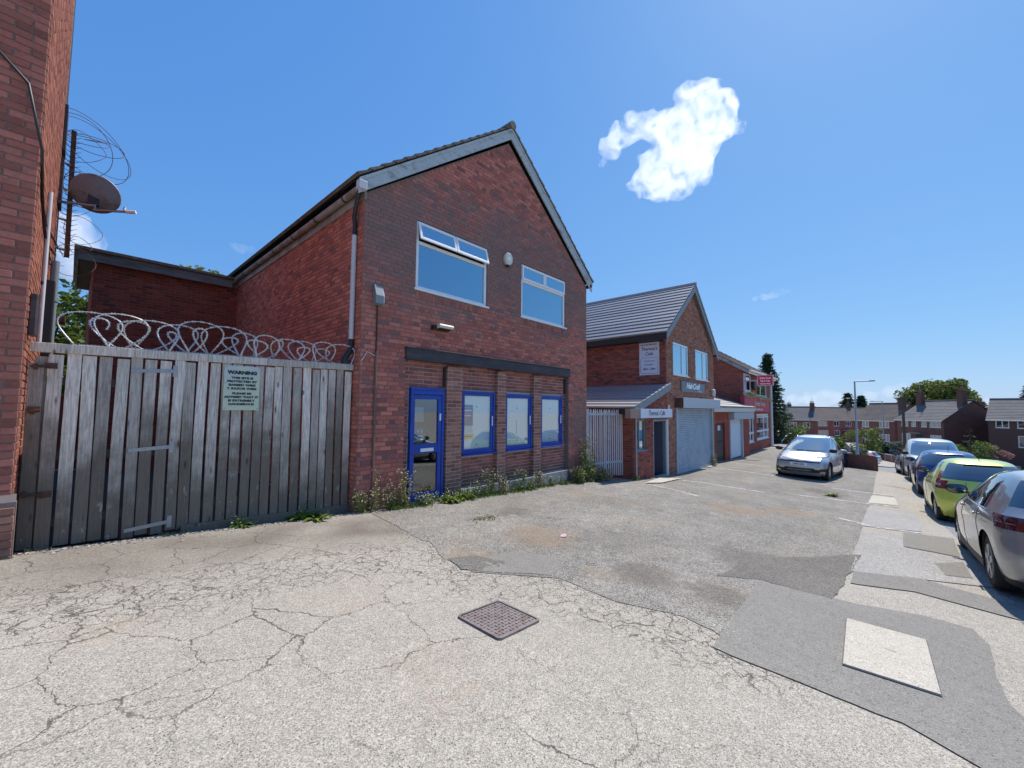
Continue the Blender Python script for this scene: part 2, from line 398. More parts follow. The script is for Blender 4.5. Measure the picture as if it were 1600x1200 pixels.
M['poster_blue'] = simple('poster_blue', (.035, .04, .22), .5, var=.1)
M['poster_sky'] = simple('poster_sky', (.03, .22, .42), .5, var=.1)
M['poster_yellow'] = simple('poster_yellow', (.75, .55, .03), .5, var=.05)
M['board_white'] = simple('board_white', (.88, .91, .90), .6, var=.04, vscale=3)
M['bin'] = simple('bin', (.012, .018, .05), .5, var=.15)
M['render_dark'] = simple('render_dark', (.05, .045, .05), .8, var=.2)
# ================================================================== GROUND
def lerp(a, b, t): return a + (b - a) * t
def poly_from_px(pts): return [onG(*p).xy for p in pts]
def inside(pt, poly):
    x, y = pt; c = False; j = len(poly) - 1
    for i in range(len(poly)):
        xi, yi = poly[i]; xj, yj = poly[j]
        if (yi > y) != (yj > y) and x < (xj - xi) * (y - yi) / (yj - yi) + xi: c = not c
        j = i
    return c
def distpoly(pt, line):
    p = Vector(pt); best = 1e9
    for a, b in zip(line, line[1:]):
        a, b = Vector(a), Vector(b); ab = b - a; t = max(0, min(1, (p - a).dot(ab) / max(1e-9, ab.length_squared)))
        best = min(best, (a + ab*t - p).length)
    return best
def jag(poly, amp, step=.12, seed=0, closed=True):
    out = []; n = len(poly)
    for i in range(n if closed else n-1):
        a, b = Vector(poly[i]), Vector(poly[(i+1) % n]); L = (b-a).length; k = max(1, int(L/step))
        nn = Vector((-(b-a).y, (b-a).x)).normalized() if L > 1e-6 else Vector((0,0))
        for j in range(k):
            p = a.lerp(b, j/k); d = noise.noise(Vector((p.x*2.1, p.y*2.1, seed)))*.75 + noise.noise(Vector((p.x*7, p.y*7, seed+5)))*.4
            out.append(p + nn * d * amp)
    if not closed: out.append(Vector(poly[-1]))
    return out
# boundary between the pale cracked forecourt and the old dark surfacing (from the photograph, laid on the real slope)
EDGE = poly_from_px([(612, 818), (640, 833), (672, 850), (690, 872), (742, 893), (800, 897), (872, 902), (915, 922), (960, 938), (1010, 952), (1070, 966), (1112, 985), (1150, 1005)])
CRKLINE = poly_from_px([(-40, 960), (120, 945), (300, 920), (470, 890), (600, 868), (690, 885), (780, 903), (880, 915), (980, 950), (1080, 985), (1130, 1010)])
RUST = [(poly_from_px([(170, 985)])[0], .35), (poly_from_px([(560, 935)])[0], .4), (poly_from_px([(660, 1030)])[0], .35), (poly_from_px([(480, 940)])[0], .25), (poly_from_px([(690, 1075)])[0], .3)]
DIRTLINE = poly_from_px([(0, 875), (150, 872), (300, 850), (450, 832), (600, 822)])
def asphalt(name, stone, pit, grain, cells=(2.2,), crack=.0, tint=None, rough=1.0, patch=.25, contrast=1.0, spots=()):
    """worn surfacing: pale stones in dark binder, pits, branching cracks where the 'crack' attribute says it broke up."""
    m, q = newmat(name, rough, spec=.06)
    P = q.pos()
    vo = q.n('TexVoronoi', Scale=grain); q.t.links.new(P, vo.inputs['Vector'])
    v2 = q.n('TexVoronoi', Scale=grain*.47); q.t.links.new(P, v2.inputs['Vector'])
    sx = q.xyz(vo.outputs['Color'])[0]; s2 = q.xyz(v2.outputs['Color'])[1]
    cc = q.mix(q.math('MULTIPLY', q.ramp(sx, .1, .95), 1.0), pit, stone)
    cc = q.mix(q.math('MULTIPLY', q.ramp(s2, .72, .95), .5 * contrast), cc, tuple(min(.9, c*1.35) for c in stone))
    cc = q.mix(q.math('MULTIPLY', q.ramp(q.noise(grain*.62, 3, .6), .58, .68), .6 * contrast), cc, tuple(c*.55 for c in pit))
    b1 = q.noise(.55, 6, .65); cc = q.mix(1.0, cc, q.math('MULTIPLY_ADD', b1, 2*patch, 1 - patch), 'MULTIPLY')
    b2 = q.noise(3.3, 5, .7); cc = q.mix(1.0, cc, q.math('MULTIPLY_ADD', b2, patch*1.4, 1 - patch*.7), 'MULTIPLY')
    pt = q.n('TexVoronoi', Scale=grain*.22); q.t.links.new(P, pt.inputs['Vector'])
    pit_ = q.math('MULTIPLY', q.math('SUBTRACT', 1.0, q.ramp(pt.outputs['Distance'], .12, .30)), q.ramp(q.xyz(pt.outputs['Color'])[2], .25, .7))
    cc = q.mix(q.math('MULTIPLY', pit_, .75), cc, tuple(c*.32 for c in pit))
    h = q.math('SUBTRACT', q.math('MULTIPLY', sx, .6), q.math('MULTIPLY', pit_, .8))
    if crack:
        at_ = q.n('Attribute', _attribute_name='wear'); W = list(q.xyz(at_.outputs['Color'])) + [at_.outputs['Alpha']]
        wv = q.n('VectorMath', _operation='MULTIPLY_ADD'); nz = q.n('TexNoise', Scale=4.5, Detail=5, Roughness=.65); q.t.links.new(P, nz.inputs['Vector'])
        q.t.links.new(nz.outputs['Color'], wv.inputs[0]); wv.inputs[1].default_value = (.24, .24, .0); q.t.links.new(P, wv.inputs[2])
        flat = q.scaled(wv.outputs[0], (1, 1, 0))
        tot = None
        for sc, wd, amt, a0, a1 in cells:
            e = q.n('TexVoronoi', Scale=sc, _feature='DISTANCE_TO_EDGE'); q.t.links.new(flat, e.inputs['Vector'])
            w = q.math('MULTIPLY_ADD', q.noise(6, 3, .6), wd * 1.6, wd * .2)
            line = q.math('SUBTRACT', 1.0, q.ramp(q.math('DIVIDE', e.outputs['Distance'], w), .25, 1.0))
            g = q.ramp(q.math('ADD', W[0] if sc > 3 else W[3], q.math('MULTIPLY_ADD', q.noise(1.3 if sc < 3 else 2.6, 4, .6), 1.0, -.5)), abs(a0), a1)
            line = q.math('MULTIPLY', q.math('MULTIPLY', line, g), amt)
            tot = line if tot is None else q.math('MAXIMUM', tot, line)
        cc = q.mix(q.math('MULTIPLY', W[1], .8), cc, (.15, .125, .10))
        cc = q.mix(q.math('MULTIPLY', q.math('MULTIPLY', W[2], q.ramp(q.noise(7, 6, .7), .35, .7)), .6), cc, (.40, .29, .205))
        cc = q.mix(tot, cc, (.06, .052, .045)); h = q.math('SUBTRACT', h, q.math('MULTIPLY', tot, 3.0))
    for (sx_, sy_, sr, sc_) in spots:
        dv = q.n('VectorMath', _operation='DISTANCE'); q.t.links.new(q.scaled(P, (1, 1, 0)), dv.inputs[0]); dv.inputs[1].default_value = (sx_, sy_, 0)
        e = q.math('SUBTRACT', 1.0, q.ramp(q.math('ADD', dv.outputs['Value'], q.math('MULTIPLY_ADD', q.noise(2.6, 6, .7), 1.5*sr, -.75*sr)), sr*.35, sr)); cc = q.mix(q.math('MULTIPLY', e, .48), cc, sc_)
    md = q.noise(17, 5, .75); cc = q.mix(1.0, cc, q.math('MULTIPLY_ADD', md, .7*contrast, 1 - .35*contrast), 'MULTIPLY')
    if tint:
        e = q.ramp(q.noise(1.1, 6, .7, dist=.3), .55, .72); cc = q.mix(q.math('MULTIPLY', e, .55), cc, tint)
        e2 = q.ramp(q.noise(2.3, 6, .75), .56, .68); cc = q.mix(q.math('MULTIPLY', e2, .45), cc, (.44, .41, .36)); e3 = q.ramp(q.noise(1.6, 8, .78, dist=.5), .60, .68); cc = q.mix(q.math('MULTIPLY', e3, .65), cc, (.14, .125, .11)); e4 = q.ramp(q.noise(.45, 5, .7), .5, .7); cc = q.mix(q.math('MULTIPLY', e4, .35), cc, (.25, .20, .15))
    q.out(cc); q.bump(h, .55, .006); return m
BR, DK, PL = (.30, .215, .14), (.105, .095, .085), (.42, .39, .34)
SPOTS = [(*onG(px, py).xy, rr, c_) for px, py, rr, c_ in ((845, 838, .75, BR), (735, 872, .45, BR), (1150, 795, .9, BR), (1235, 800, .7, BR), (1190, 880, .7, DK), (1010, 900, .5, DK), (1120, 930, .45, DK), (800, 800, .5, DK), (1290, 770, .8, DK), (905, 770, .5, BR))]
M['forecourt'] = asphalt('forecourt', (.535, .49, .42), (.25, .228, .19), 235, cells=((8.2, .027, .75, .30, .62), (4.0, .017, .75, .42, .7), (1.7, .0085, .75, .34, .62)), crack=1, patch=.15, contrast=.8)
M['old_asphalt'] = asphalt('old_asphalt', (.385, .362, .322), (.115, .108, .095), 150, patch=.46, tint=(.29, .215, .145), contrast=1.0, spots=SPOTS)
M['new_patch'] = asphalt('new_patch', (.32, .30, .268), (.205, .194, .175), 220, patch=.12, contrast=.6)
M['footway'] = asphalt('footway', (.47, .45, .42), (.26, .245, .22), 170, patch=.18, contrast=1)
M['road'] = asphalt('road', (.36, .36, .36), (.20, .20, .20), 60, patch=.15)
M['dark_patch'] = asphalt('dark_patch', (.25, .235, .21), (.115, .105, .092), 160, patch=.25, contrast=.6)
M['line_paint'] = simple('line_paint', (.62, .61, .58), .8, c2=(.25, .24, .22), scale=9, lo=.42, hi=.62, var=.25, bump=.3)
M['slab'] = asphalt('slab', (.62, .575, .49), (.45, .41, .34), 210, patch=.09, contrast=.5)
M['iron'] = simple('iron', (.24, .205, .20), .6, .3, c2=(.18, .13, .115), scale=14, var=.2, vscale=70, bump=.2, bscale=150)
def axis_lines(segs):
    out = []
    for a, b, st in segs:
        n = max(1, round((b - a) / st)); out += [a + (b - a) * i / n for i in range(n)]
    return out + [segs[-1][1]]
xs = axis_lines([(-320, -60, 40), (-60, -8, 6), (-8, -2.5, .5), (-2.5, 9, .11), (9, 16, .3), (16, 60, 1.0), (60, 120, 4), (120, 900, 60)])
ys = axis_lines([(-700, -100, 60), (-100, -20, 8), (-20, -3, 1), (-3, 7, .12), (7, 20, 1), (20, 100, 6), (100, 800, 60)])
def bumpy(x, y):
    if not (-3 < x < 60 and -9 < y < 8): return 0
    return .012 * noise.noise(Vector((x * .7, y * .7, 3.3)))
def surf(x, y): return gz(x, y) + bumpy(x, y)
gv = []; wear = []
for y in ys:
    for x in xs:
        gv.append((x, y, surf(x, y)))
        w = [0, 0, 0, 0]
        if -8 < x < 9 and -3 < y < 7:
            d = distpoly((x, y), CRKLINE); w[0] = max(0, 1 - d / 1.0); w[3] = max(0, 1.05 - d / 3.2) * (1 if x < 1.6 else max(.3, 1 - (x - 1.6)*.6))
            dd = distpoly((x, y), DIRTLINE); w[1] = max(0, min(1, 1.25 - dd / 1.0)) * (.75 + .5 * noise.noise(Vector((x*1.7, y*1.7, 9))))
            for c, r in RUST: w[2] = max(w[2], max(0, 1 - (Vector((x, y)) - c).length / r) * (.8 + noise.noise(Vector((x*4, y*4, 2)))))
        wear.append(w)
nx = len(xs)
gf = [(j*nx+i, j*nx+i+1, (j+1)*nx+i+1, (j+1)*nx+i) for j in range(len(ys)-1) for i in range(nx-1)]
me = bpy.data.meshes.new('ground'); me.from_pydata(gv, [], gf)
me.polygons.foreach_set('use_smooth', [True]*len(gf))
a_ = me.attributes.new('wear', 'FLOAT_COLOR', 'POINT'); a_.data.foreach_set('color', [c for w in wear for c in w])
me.materials.append(M['forecourt']); ground = bpy.data.objects.new('ground', me); col.objects.link(ground); ground['kind'] = 'structure'
def sheet(name, poly, lift, m, cell=.4, kind='structure', parent=None, thick=0):
    """a thin layer of surfacing that follows the slope of the ground."""
    bm = bmesh.new(); vs_ = [bm.verts.new((p[0], p[1], 0)) for p in poly]; bm.faces.new(vs_); bmesh.ops.triangulate(bm, faces=bm.faces[:])
    x0, x1 = min(p[0] for p in poly), max(p[0] for p in poly); y0, y1 = min(p[1] for p in poly), max(p[1] for p in poly)
    for lines, no, lo, hi in ((xs, (1,0,0), x0, x1), (ys, (0,1,0), y0, y1)):
        last = -1e9
        for c in lines:
            if lo < c < hi and c - last > cell * .9:
                last = c
                bmesh.ops.bisect_plane(bm, geom=bm.verts[:]+bm.edges[:]+bm.faces[:], plane_co=(c if no[0] else 0, c if no[1] else 0, 0), plane_no=no)
    for v in bm.verts: v.co.z = surf(v.co.x, v.co.y) + lift
    bmesh.ops.recalc_face_normals(bm, faces=bm.faces[:])
    for f in bm.faces:
        f.smooth = True
        if f.normal.z < 0: f.normal_flip()
    me = bpy.data.meshes.new(name); bm.to_mesh(me); bm.free(); me.materials.append(m)
    o = bpy.data.objects.new(name, me); col.objects.link(o)
    if parent is not None: attach(o, parent)
    elif kind: o['kind'] = kind
    return o
# old dark surfacing in front of the shops
far = [(45, 6.4), (45, 30), (26, 30), (26, 6.6), (12, 6.6)]
old = jag([tuple(p) for p in EDGE], .07, .07, 3, False) + [Vector(p) for p in [onG(1190, 905).xy, onG(1300, 940).xy, onG(1342, 842).xy, onG(1356, 800).xy, onG(1364, 770).xy, onG(1372, 735).xy]] + \
      [Vector((36, .4)), Vector((36, 7)), Vector((12, 6.75)), Vector((3.4, 6.75))]
sheet('old_asphalt', old, .005, M['old_asphalt'], .22)
def pxsheet(name, pts, lift, m, amp=.02, seed=0, cell=.25, step=.1): return sheet(name, jag(poly_from_px(pts), amp, step, seed), lift, m, cell)
pxsheet('dark_patch', [(1180, 872), (1345, 868), (1300, 938), (1190, 906), (1120, 900)], .009, M['dark_patch'], .06, 4)
pxsheet('reinstated_patch', [(1186, 907), (1262, 925), (1330, 943), (1440, 962), (1522, 984), (1548, 1010), (1556, 1050), (1580, 1100), (1640, 1170), (1690, 1240), (1540, 1205), (1410, 1130), (1295, 1085), (1180, 1040), (1113, 1012)], .0075, M['new_patch'], .03, 8)
pxsheet('grey_patch', [(770, 868), (812, 862), (868, 872), (880, 886), (862, 900), (800, 896), (745, 893)], .009, M['new_patch'], .04, 5)
pxsheet('pavement_patch', [(1357, 793), (1432, 800), (1441, 832), (1345, 822)], .009, M['footway'], .02, 6)
pxsheet('pavement_patch', [(1346, 832), (1408, 838), (1412, 856), (1600, 892), (1760, 935), (1330, 893)], .009, M['footway'], .025, 7)
pxsheet('grey_patch', [(1410, 833), (1490, 842), (1500, 872), (1412, 855)], .010, M['new_patch'], .02, 9)
pxsheet('grey_patch', [(1334, 893), (1440, 905), (1640, 958), (1640, 980), (1430, 925), (1330, 912)], .010, M['new_patch'], .02, 10)
pxsheet('pavement_patch', [(1362, 775), (1398, 778), (1404, 790), (1356, 786)], .010, M['slab'], .01, 11)
pxsheet('dirt_patch', [(700, 872), (742, 868), (790, 880), (770, 893), (720, 890)], .009, M['dark_patch'], .06, 12)
# road beyond the parked cars, and the junction further down the hill
road_poly = [(-40, -1.02), (2, -1.02), (5, -1.04), (8, -1.0), (11, -1.06), (14, -1.02), (18, -1.06), (22, -1.0), (28, -1.05), (31, -.6), (33, .6), (35.5, 2.5), (38, 7), (40, 16), (44, 40), (52, 40), (49, 20), (47, 10), (49, 4), (55, -1), (90, -6), (90, -12), (50, -9.5), (20, -8.5), (-40, -8.5)]
sheet('road', road_poly, .006, M['road'], .6)
def strip(name, pts, w, h, m, kind='structure'):
    mb = MB(); 
    pts = [Vector(p) for p in pts]; dense = []
    for a, b in zip(pts, pts[1:]):
        k = max(1, int((b-a).length/.6)); dense += [a.lerp(b, i/k) for i in range(k)]
    dense.append(pts[-1]); L, Rr = [], []
    for i, p in enumerate(dense):
        t = (dense[min(i+1, len(dense)-1)] - dense[max(i-1, 0)]).normalized(); n = Vector((-t.y, t.x))
        L.append(p + n*w/2); Rr.append(p - n*w/2)
    vs_ = []; fs = []
    for l, r_ in zip(L, Rr):
        zl, zr = surf(*l), surf(*r_); vs_ += [(l.x, l.y, zl - .1), (l.x, l.y, zl + h), (r_.x, r_.y, zr + h), (r_.x, r_.y, zr - .1)]
    for i in range(len(dense)-1):
        o = i*4
        for k in range(3): fs.append((o+k, o+k+1, o+4+k+1, o+4+k)[::-1])
    mb.add(vs_, fs); return mb.build(name, m, kind=kind)
strip('kerb', [(32.6, .6), (34.9, 2.6), (37.4, 7), (39.4, 16)], .14, .09, M['concrete'])
strip('kerb', [(52.4, 40), (49.4, 20), (47.4, 10), (49.3, 4.3), (55.2, -.7), (90, -5.6)], .25, .1, M['concrete'])
# painted bay lines, worn
def bay(p, q_, w=.09, seed=0):
    a, b = onG(*p).xy, onG(*q_).xy; t = (b-a).normalized(); n = Vector((-t.y, t.x)) * w/2
    return sheet('bay_line', jag([a+n, b+n, b-n, a-n], .018, .08, seed), .0095, M['line_paint'], .4)
for i, (p, q_) in enumerate([((1010, 757), (1092, 776)), ((1066, 751), (1195, 770)), ((1240, 773), (1405, 793)), ((1112, 731), (1216, 745)), ((1302, 738), (1372, 746)),
        ((1300, 763), (1400, 777)), ((1303, 808), (1375, 826)), ((1380, 757), (1440, 768)), ((1140, 722), (1205, 731))]): bay(p, q_, .10, i)
bay((1380, 826), (1440, 834), .12, 31)
# step slab by the cafe door and threshold pieces
for pts in ([(1008, 756), (1030, 748), (1064, 749), (1034, 755.5)], [(1101, 730), (1112, 725.5), (1122, 725.5), (1110, 731)]):
    sheet('step_slab', poly_from_px(pts), .035, M['slab'], .5)
sheet('yard_ground', [(-8.5, 6.62), (3.1, 6.62), (3.1, 14), (-8.5, 14)], .02, simple('yard_shade', (.05, .047, .042), .95, var=.3), .6)  # dark sheet added: yard shade put into colour so the fence gaps darken
# fine litter, grit along the fence foot
mb = MB()
for i in range(900):
    t = rnd.random(); 
    if i % 3: x = lerp(-.4, 3.3, t); y = 6.44 - abs(rnd.gauss(0, .16))
    else: x = lerp(3.4, 11, t); y = 6.25 - abs(rnd.gauss(0, .22))
    s = rnd.uniform(.004, .013); z = surf(x, y) + .008
    mb.obox((x, y, z), Vector((s, s*.3, 0)), Vector((-s*.2, s*.7, 0)), (0, 0, s*.4))
edge_l = jag([tuple(p) for p in EDGE], .07, .07, 3, False)
for i in range(1500):
    p = rnd.choice(edge_l); x, y = p.x + rnd.gauss(0, .09), p.y + rnd.gauss(0, .07)
    if i % 4 == 0: x, y = rnd.uniform(3, 10), rnd.uniform(0.5, 6)
    s = rnd.uniform(.002, .0055); z = surf(x, y) + .007
    mb.obox((x, y, z), Vector((s, s*.3, 0)), Vector((-s*.2, s*.7, 0)), (0, 0, s*.5))
mb.build('grit', simple('grit', (.42, .38, .32), .9, rand=.5), kind='stuff')

# ---------------------------------------------------------------- covers let into the ground
def on_surf(x, y, lift=0): return Vector((x, y, surf(x, y) + lift))
cov = [onG(*p) for p in ((708, 967), (780, 936), (850, 968), (777, 1006))]
cx, cy = sum(c.x for c in cov)/4, sum(c.y for c in cov)/4; cs = .475
base = on_surf(cx, cy); slope = math.atan((surf(cx+.3, cy) - surf(cx-.3, cy)) / .6)
from mathutils import Euler
t = thing('manhole_cover', 'square rusty iron manhole cover with raised tread bars in the pale cracked forecourt', 'manhole cover', base, rot=Euler((0, -slope, 0)))
ob = WM[t.name]
def rrect(h, r, n=5):
    out = []
    for k, (sx, sy) in enumerate(((1,1),(-1,1),(-1,-1),(1,-1))):
        for i in range(n):
            a = R(90*k + 90*i/(n-1)); out.append((sx*(h-r) + r*math.cos(a), sy*(h-r) + r*math.sin(a)))
    return out
def ring_plate(mb, outer, inner, z0, z1):
    n = len(outer); v = [(x, y, z0) for x, y in outer] + [(x, y, z1) for x, y in outer] + [(x, y, z1) for x, y in inner] + [(x, y, z0) for x, y in inner]
    f = []
    for i in range(n):
        j = (i+1) % n
        for k in range(3): f.append((k*n+i, k*n+j, (k+1)*n+j, (k+1)*n+i))
    mb.add(v, f)
mb = MB(); ring_plate(mb, rrect(cs/2, .035), rrect(cs/2-.017, .028), -.03, .016)
def local(mb, T): mb.v = [tuple(T @ Vector(p)) for p in mb.v]; return mb
local(mb, ob).build('cover_frame', M['iron'], t)
mb = MB(); mb.prism([(x, y, -.02) for x, y in rrect(cs/2-.023, .025)], (0, 0, .030)); local(mb, ob).build('plate', M['iron'], t, bevel=.002)
mb = MB()
for i in range(11):
    for j in range(11):
        x, y = (i-5)*.038, (j-5)*.038
        if (i, j) in ((7, 3), (3, 7)): continue
        d = ((1, 0), (0, 1))[(i+j) % 2]; L = .012
        mb.obox((x, y, .012), Vector((d[0]*L, d[1]*L, 0)), Vector((-d[1]*.0035, d[0]*.0035, 0)), (0, 0, .003))
tr = local(mb, ob).build('tread_bar', M['iron'], t); tr['kind'] = 'stuff'
for x, y in ((.076, -.076), (-.076, .076)): mb = MB(); mb.lathe((x, y, .0102), [(.012, 0), (.012, .0012)], 10); local(mb, ob).build('key_hole', M['black'], t)
sl = [onG(*p) for p in ((1323, 969), (1447, 1003), (1471, 1089), (1317, 1040))]
c = sum(sl, Vector())/4
t = thing('concrete_cover', 'pale speckled concrete cover slab with a central slot set in a smooth grey patch', 'utility cover', (c.x, c.y, surf(c.x, c.y)))
mb = MB(); mb.prism([(p.x, p.y, surf(p.x, p.y) - .02) for p in sl], (0, 0, .042)); mb.build('slab', M['slab'], t, bevel=.004)
mb = MB(); g = [c.lerp(p, 1.018) for p in sl]; g2 = [c.lerp(p, 1.0) for p in sl]
for i in range(4):
    a, b, a2, b2 = g[i], g[(i+1)%4], g2[i], g2[(i+1)%4]
    mb.quad(*[(p.x, p.y, surf(p.x, p.y) + .0155) for p in (a, b, b2, a2)])
mb.build('joint', M['black'], t)
mb = MB(); mb.obox((c.x+.02, c.y, surf(c.x, c.y) + .0215), (0.0, .055, 0), (.008, 0, 0), (0, 0, .0015)); mb.build('slot', M['concrete'], t)
p = onG(880, 839); mb = MB(); mb.obox((p.x, p.y, surf(p.x, p.y)+.014), Vector((.055, .02, 0)), Vector((-.012, .033, 0)), (0, 0, .004)); mb.obox((p.x+.01, p.y-.015, surf(p.x, p.y)+.022), Vector((.03, .02, .006)), Vector((-.012, .02, 0)), (0, 0, .003))
mb.build('litter', simple('litter', (.62, .42, .42), .6), label='small crumpled pinkish scrap of litter on the dark asphalt', cat='litter')
# small drain box beside the silver hatchback
a = poly_from_px([(1462, 882), (1505, 880), (1520, 905), (1478, 900)])
sheet('drain_cover', a, .014, M['new_patch'], .5, kind=None)
o = bpy.data.objects['drain_cover']; o['label'] = 'small grey drain cover in the pavement beside the silver hatchback'; o['category'] = 'drain cover'
# ================================================================== BUILDING HELPERS
CAM0 = Vector((0, 0, 0))
BL, BH, BJ = .215, .065, .010
class Wall:
    """a flat brick wall: O = origin (x, y), u = unit direction along the wall, outward normal = u turned -90 degrees."""
    def __init__(s, O, u):
        s.O = Vector((O[0], O[1], 0)); s.u = Vector((u[0], u[1], 0)).normalized(); s.n = Vector((s.u.y, -s.u.x, 0)); s.rot = math.atan2(s.u.y, s.u.x)
    def p(s, a, z, out=0): q = s.O + s.u*a + s.n*out; return Vector((q.x, q.y, z))
BRK = {}
def brick_mesh(L, m, proud, H=BH):
    k = (round(L, 3), m.name, round(proud, 3), H)
    if k not in BRK:
        mb = MB(); c = .0035; D = proud; h, l = H/2, L/2
        mb.add([(-l, 0, -h), (l, 0, -h), (l, 0, h), (-l, 0, h), (-l, -D+c, -h), (l, -D+c, -h), (l, -D+c, h), (-l, -D+c, h), (-l+c, -D, -h+c), (l-c, -D, -h+c), (l-c, -D, h-c), (-l+c, -D, h-c)],
               [(8,9,10,11), (4,5,9,8), (5,6,10,9), (6,7,11,10), (7,4,8,11), (0,1,5,4), (1,2,6,5), (2,3,7,6), (3,0,4,7)])
        BRK[k] = mb.mesh('brick'); BRK[k].materials.append(m)
    return BRK[k]
def layout(w, ulo, uhi, zlo, zhi, holes=(), span=None, phase=0, proud=.008, bond='stretcher', vis=None, seed=1):
    """list of bricks (wall, u centre, z centre, length, proud)."""
    out = []; g = random.Random(seed); i0 = math.floor(zlo / .075); z = i0*.075; row = i0
    while z < zhi - .03:
        zc = z + BH/2 + .005; a, b = (ulo, uhi) if span is None else span(zc)
        iv = [(a, b)]
        for (h0, h1, k0, k1) in holes:
            if k0 < zc + .02 and k1 > zc - .02:
                nv = []
                for (p, q) in iv:
                    if h1 <= p or h0 >= q: nv.append((p, q)); continue
                    if h0 > p: nv.append((p, h0))
                    if h1 < q: nv.append((h1, q))
                iv = nv
        header = bond == 'garden' and row % 4 == 0
        unit = .1125 if header else .225; off = (row % 2) * .1125 + phase if not header else .056 + phase
        for (p, q) in iv:
            if q - p < .03: continue
            k = math.floor((p - off) / unit); x = off + k*unit
            while x < q:
                l, r_ = max(x + .005, p + .003), min(x + unit - .005, q - .003)
                if r_ - l > .025: j = 0 if abs(r_ - l - BL) < .002 else g.uniform(-.002, .002); out.append((w, (l + r_)/2 + g.uniform(-.0022, .0022), zc + g.uniform(-.0016, .0016), r_ - l + j, proud + g.uniform(-.0022, .0022)))
                x += unit
        z += .075; row += 1
    if zlo > -50: out = [b for b in out if b[2] > zlo - .02]
    return out
def lay(root, bricks, m, nmax=300, tag='brickwork'):
    """the nmax nearest whole bricks become objects of their own; the rest is one mesh."""
    full = [b for b in bricks if abs(b[3] - BL) < .004]
    full.sort(key=lambda b: (b[0].p(b[1], b[2]) - CAM0).length)
    own = set(id(b) for b in full[:nmax])
    mb = MB()
    for b in bricks:
        w, u, z, L, pr = b
        if id(b) in own:
            mm = brick_mesh(BL, m, .009)
            o = bpy.data.objects.new('brick', mm); col.objects.link(o); attach(o, root)
            o.matrix_basis = Matrix.Translation(w.p(u, z, pr - .009)) @ Matrix.Rotation(w.rot, 4, 'Z')
        else:
            c = .004; h = BH/2; l = L/2
            P = lambda a, zz, d: w.p(u + a, z + zz, d)
            mb.add([P(-l, -h, -.002), P(l, -h, -.002), P(l, h, -.002), P(-l, h, -.002), P(-l+c, -h+c, pr), P(l-c, -h+c, pr), P(l-c, h-c, pr), P(-l+c, h-c, pr)],
                   [(4,5,6,7), (0,1,5,4), (1,2,6,5), (2,3,7,6), (3,0,4,7)])
    if mb.v: mb.build(tag, m, root, kind='stuff')
def wall_face(mb, w, ulo, uhi, zlo, zhi, holes=(), reveal=.12, top=None):
    """mortar-coloured backing with real openings and reveals."""
    us = sorted({ulo, uhi, *[h[0] for h in holes], *[h[1] for h in holes]}); zs = sorted({zlo, zhi, *[h[2] for h in holes], *[h[3] for h in holes]})
    us = [u for u in us if ulo <= u <= uhi]; zs = [z for z in zs if zlo <= z <= zhi]
    for a, b in zip(us, us[1:]):
        for c, d in zip(zs, zs[1:]):
            m = ((a+b)/2, (c+d)/2)
            if any(h[0] < m[0] < h[1] and h[2] < m[1] < h[3] for h in holes): continue
            mb.quad(w.p(a, c), w.p(b, c), w.p(b, d), w.p(a, d))
    for h0, h1, k0, k1 in holes:
        if reveal:
            for (a, c), (b, d) in (((h0, k0), (h0, k1)), ((h0, k1), (h1, k1)), ((h1, k1), (h1, k0)), ((h1, k0), (h0, k0))):
                mb.quad(w.p(a, c), w.p(a, c, -reveal), w.p(b, d, -reveal), w.p(b, d))
    if top:                                        # gable: list of (u, z)
        mb.add([w.p(u, z) for u, z in top], [list(range(len(top)))])
def wbox(mb, w, a0, a1, z0, z1, o0, o1):           # box in wall coordinates, out from o0 to o1
    c = (w.p(a0, z0, o0) + w.p(a1, z1, o1)) / 2
    mb.obox(c, w.u*abs(a1-a0)/2, w.n*abs(o1-o0)/2, Vector((0, 0, abs(z1-z0)/2)))
def frame_bars(mb, w, a0, a1, z0, z1, t, o0, o1, left=None, bottom=None):
    l = t if left is None else left; b = t if bottom is None else bottom
    wbox(mb, w, a0, a1, z1 - t, z1, o0, o1); wbox(mb, w, a0, a1, z0, z0 + b, o0, o1)
    wbox(mb, w, a0, a0 + l, z0 + b, z1 - t, o0, o1); wbox(mb, w, a1 - t, a1, z0 + b, z1 - t, o0, o1)
def pane(w, a0, a1, z0, z1, o, m, parent, name='pane'):
    mb = MB(); wbox(mb, w, a0, a1, z0, z1, o - .006, o); return mb.build(name, m, parent)
def text(name, s, w, a, z, size, out, m, parent, align='CENTER', shear=0, spacing=1, bold=0, squash=1, origin=None, rotm=None, th=.0015):
    cu = bpy.data.curves.new(name, 'FONT'); cu.body = s; cu.size = size; cu.align_x = align; cu.align_y = 'CENTER'; cu.shear = shear; cu.space_character = spacing
    cu.extrude = th; cu.offset = bold; cu.resolution_u = 3
    tmp = bpy.data.objects.new(name, cu); col.objects.link(tmp)
    dg = bpy.context.evaluated_depsgraph_get(); me = bpy.data.meshes.new_from_object(tmp.evaluated_get(dg)); bpy.data.objects.remove(tmp)
    if rotm is None:
        T = Matrix.Translation(w.p(a, z, out)) @ Matrix.Rotation(w.rot, 4, 'Z') @ Matrix.Rotation(math.pi/2, 4, 'X') @ Matrix.Diagonal((squash, 1, 1, 1))
    else: T = rotm @ Matrix.Diagonal((squash, 1, 1, 1))
    me.transform(T); me.name = name; me.materials.clear(); me.materials.append(m)
    o = bpy.data.objects.new(name, me); col.objects.link(o); attach(o, parent); return o
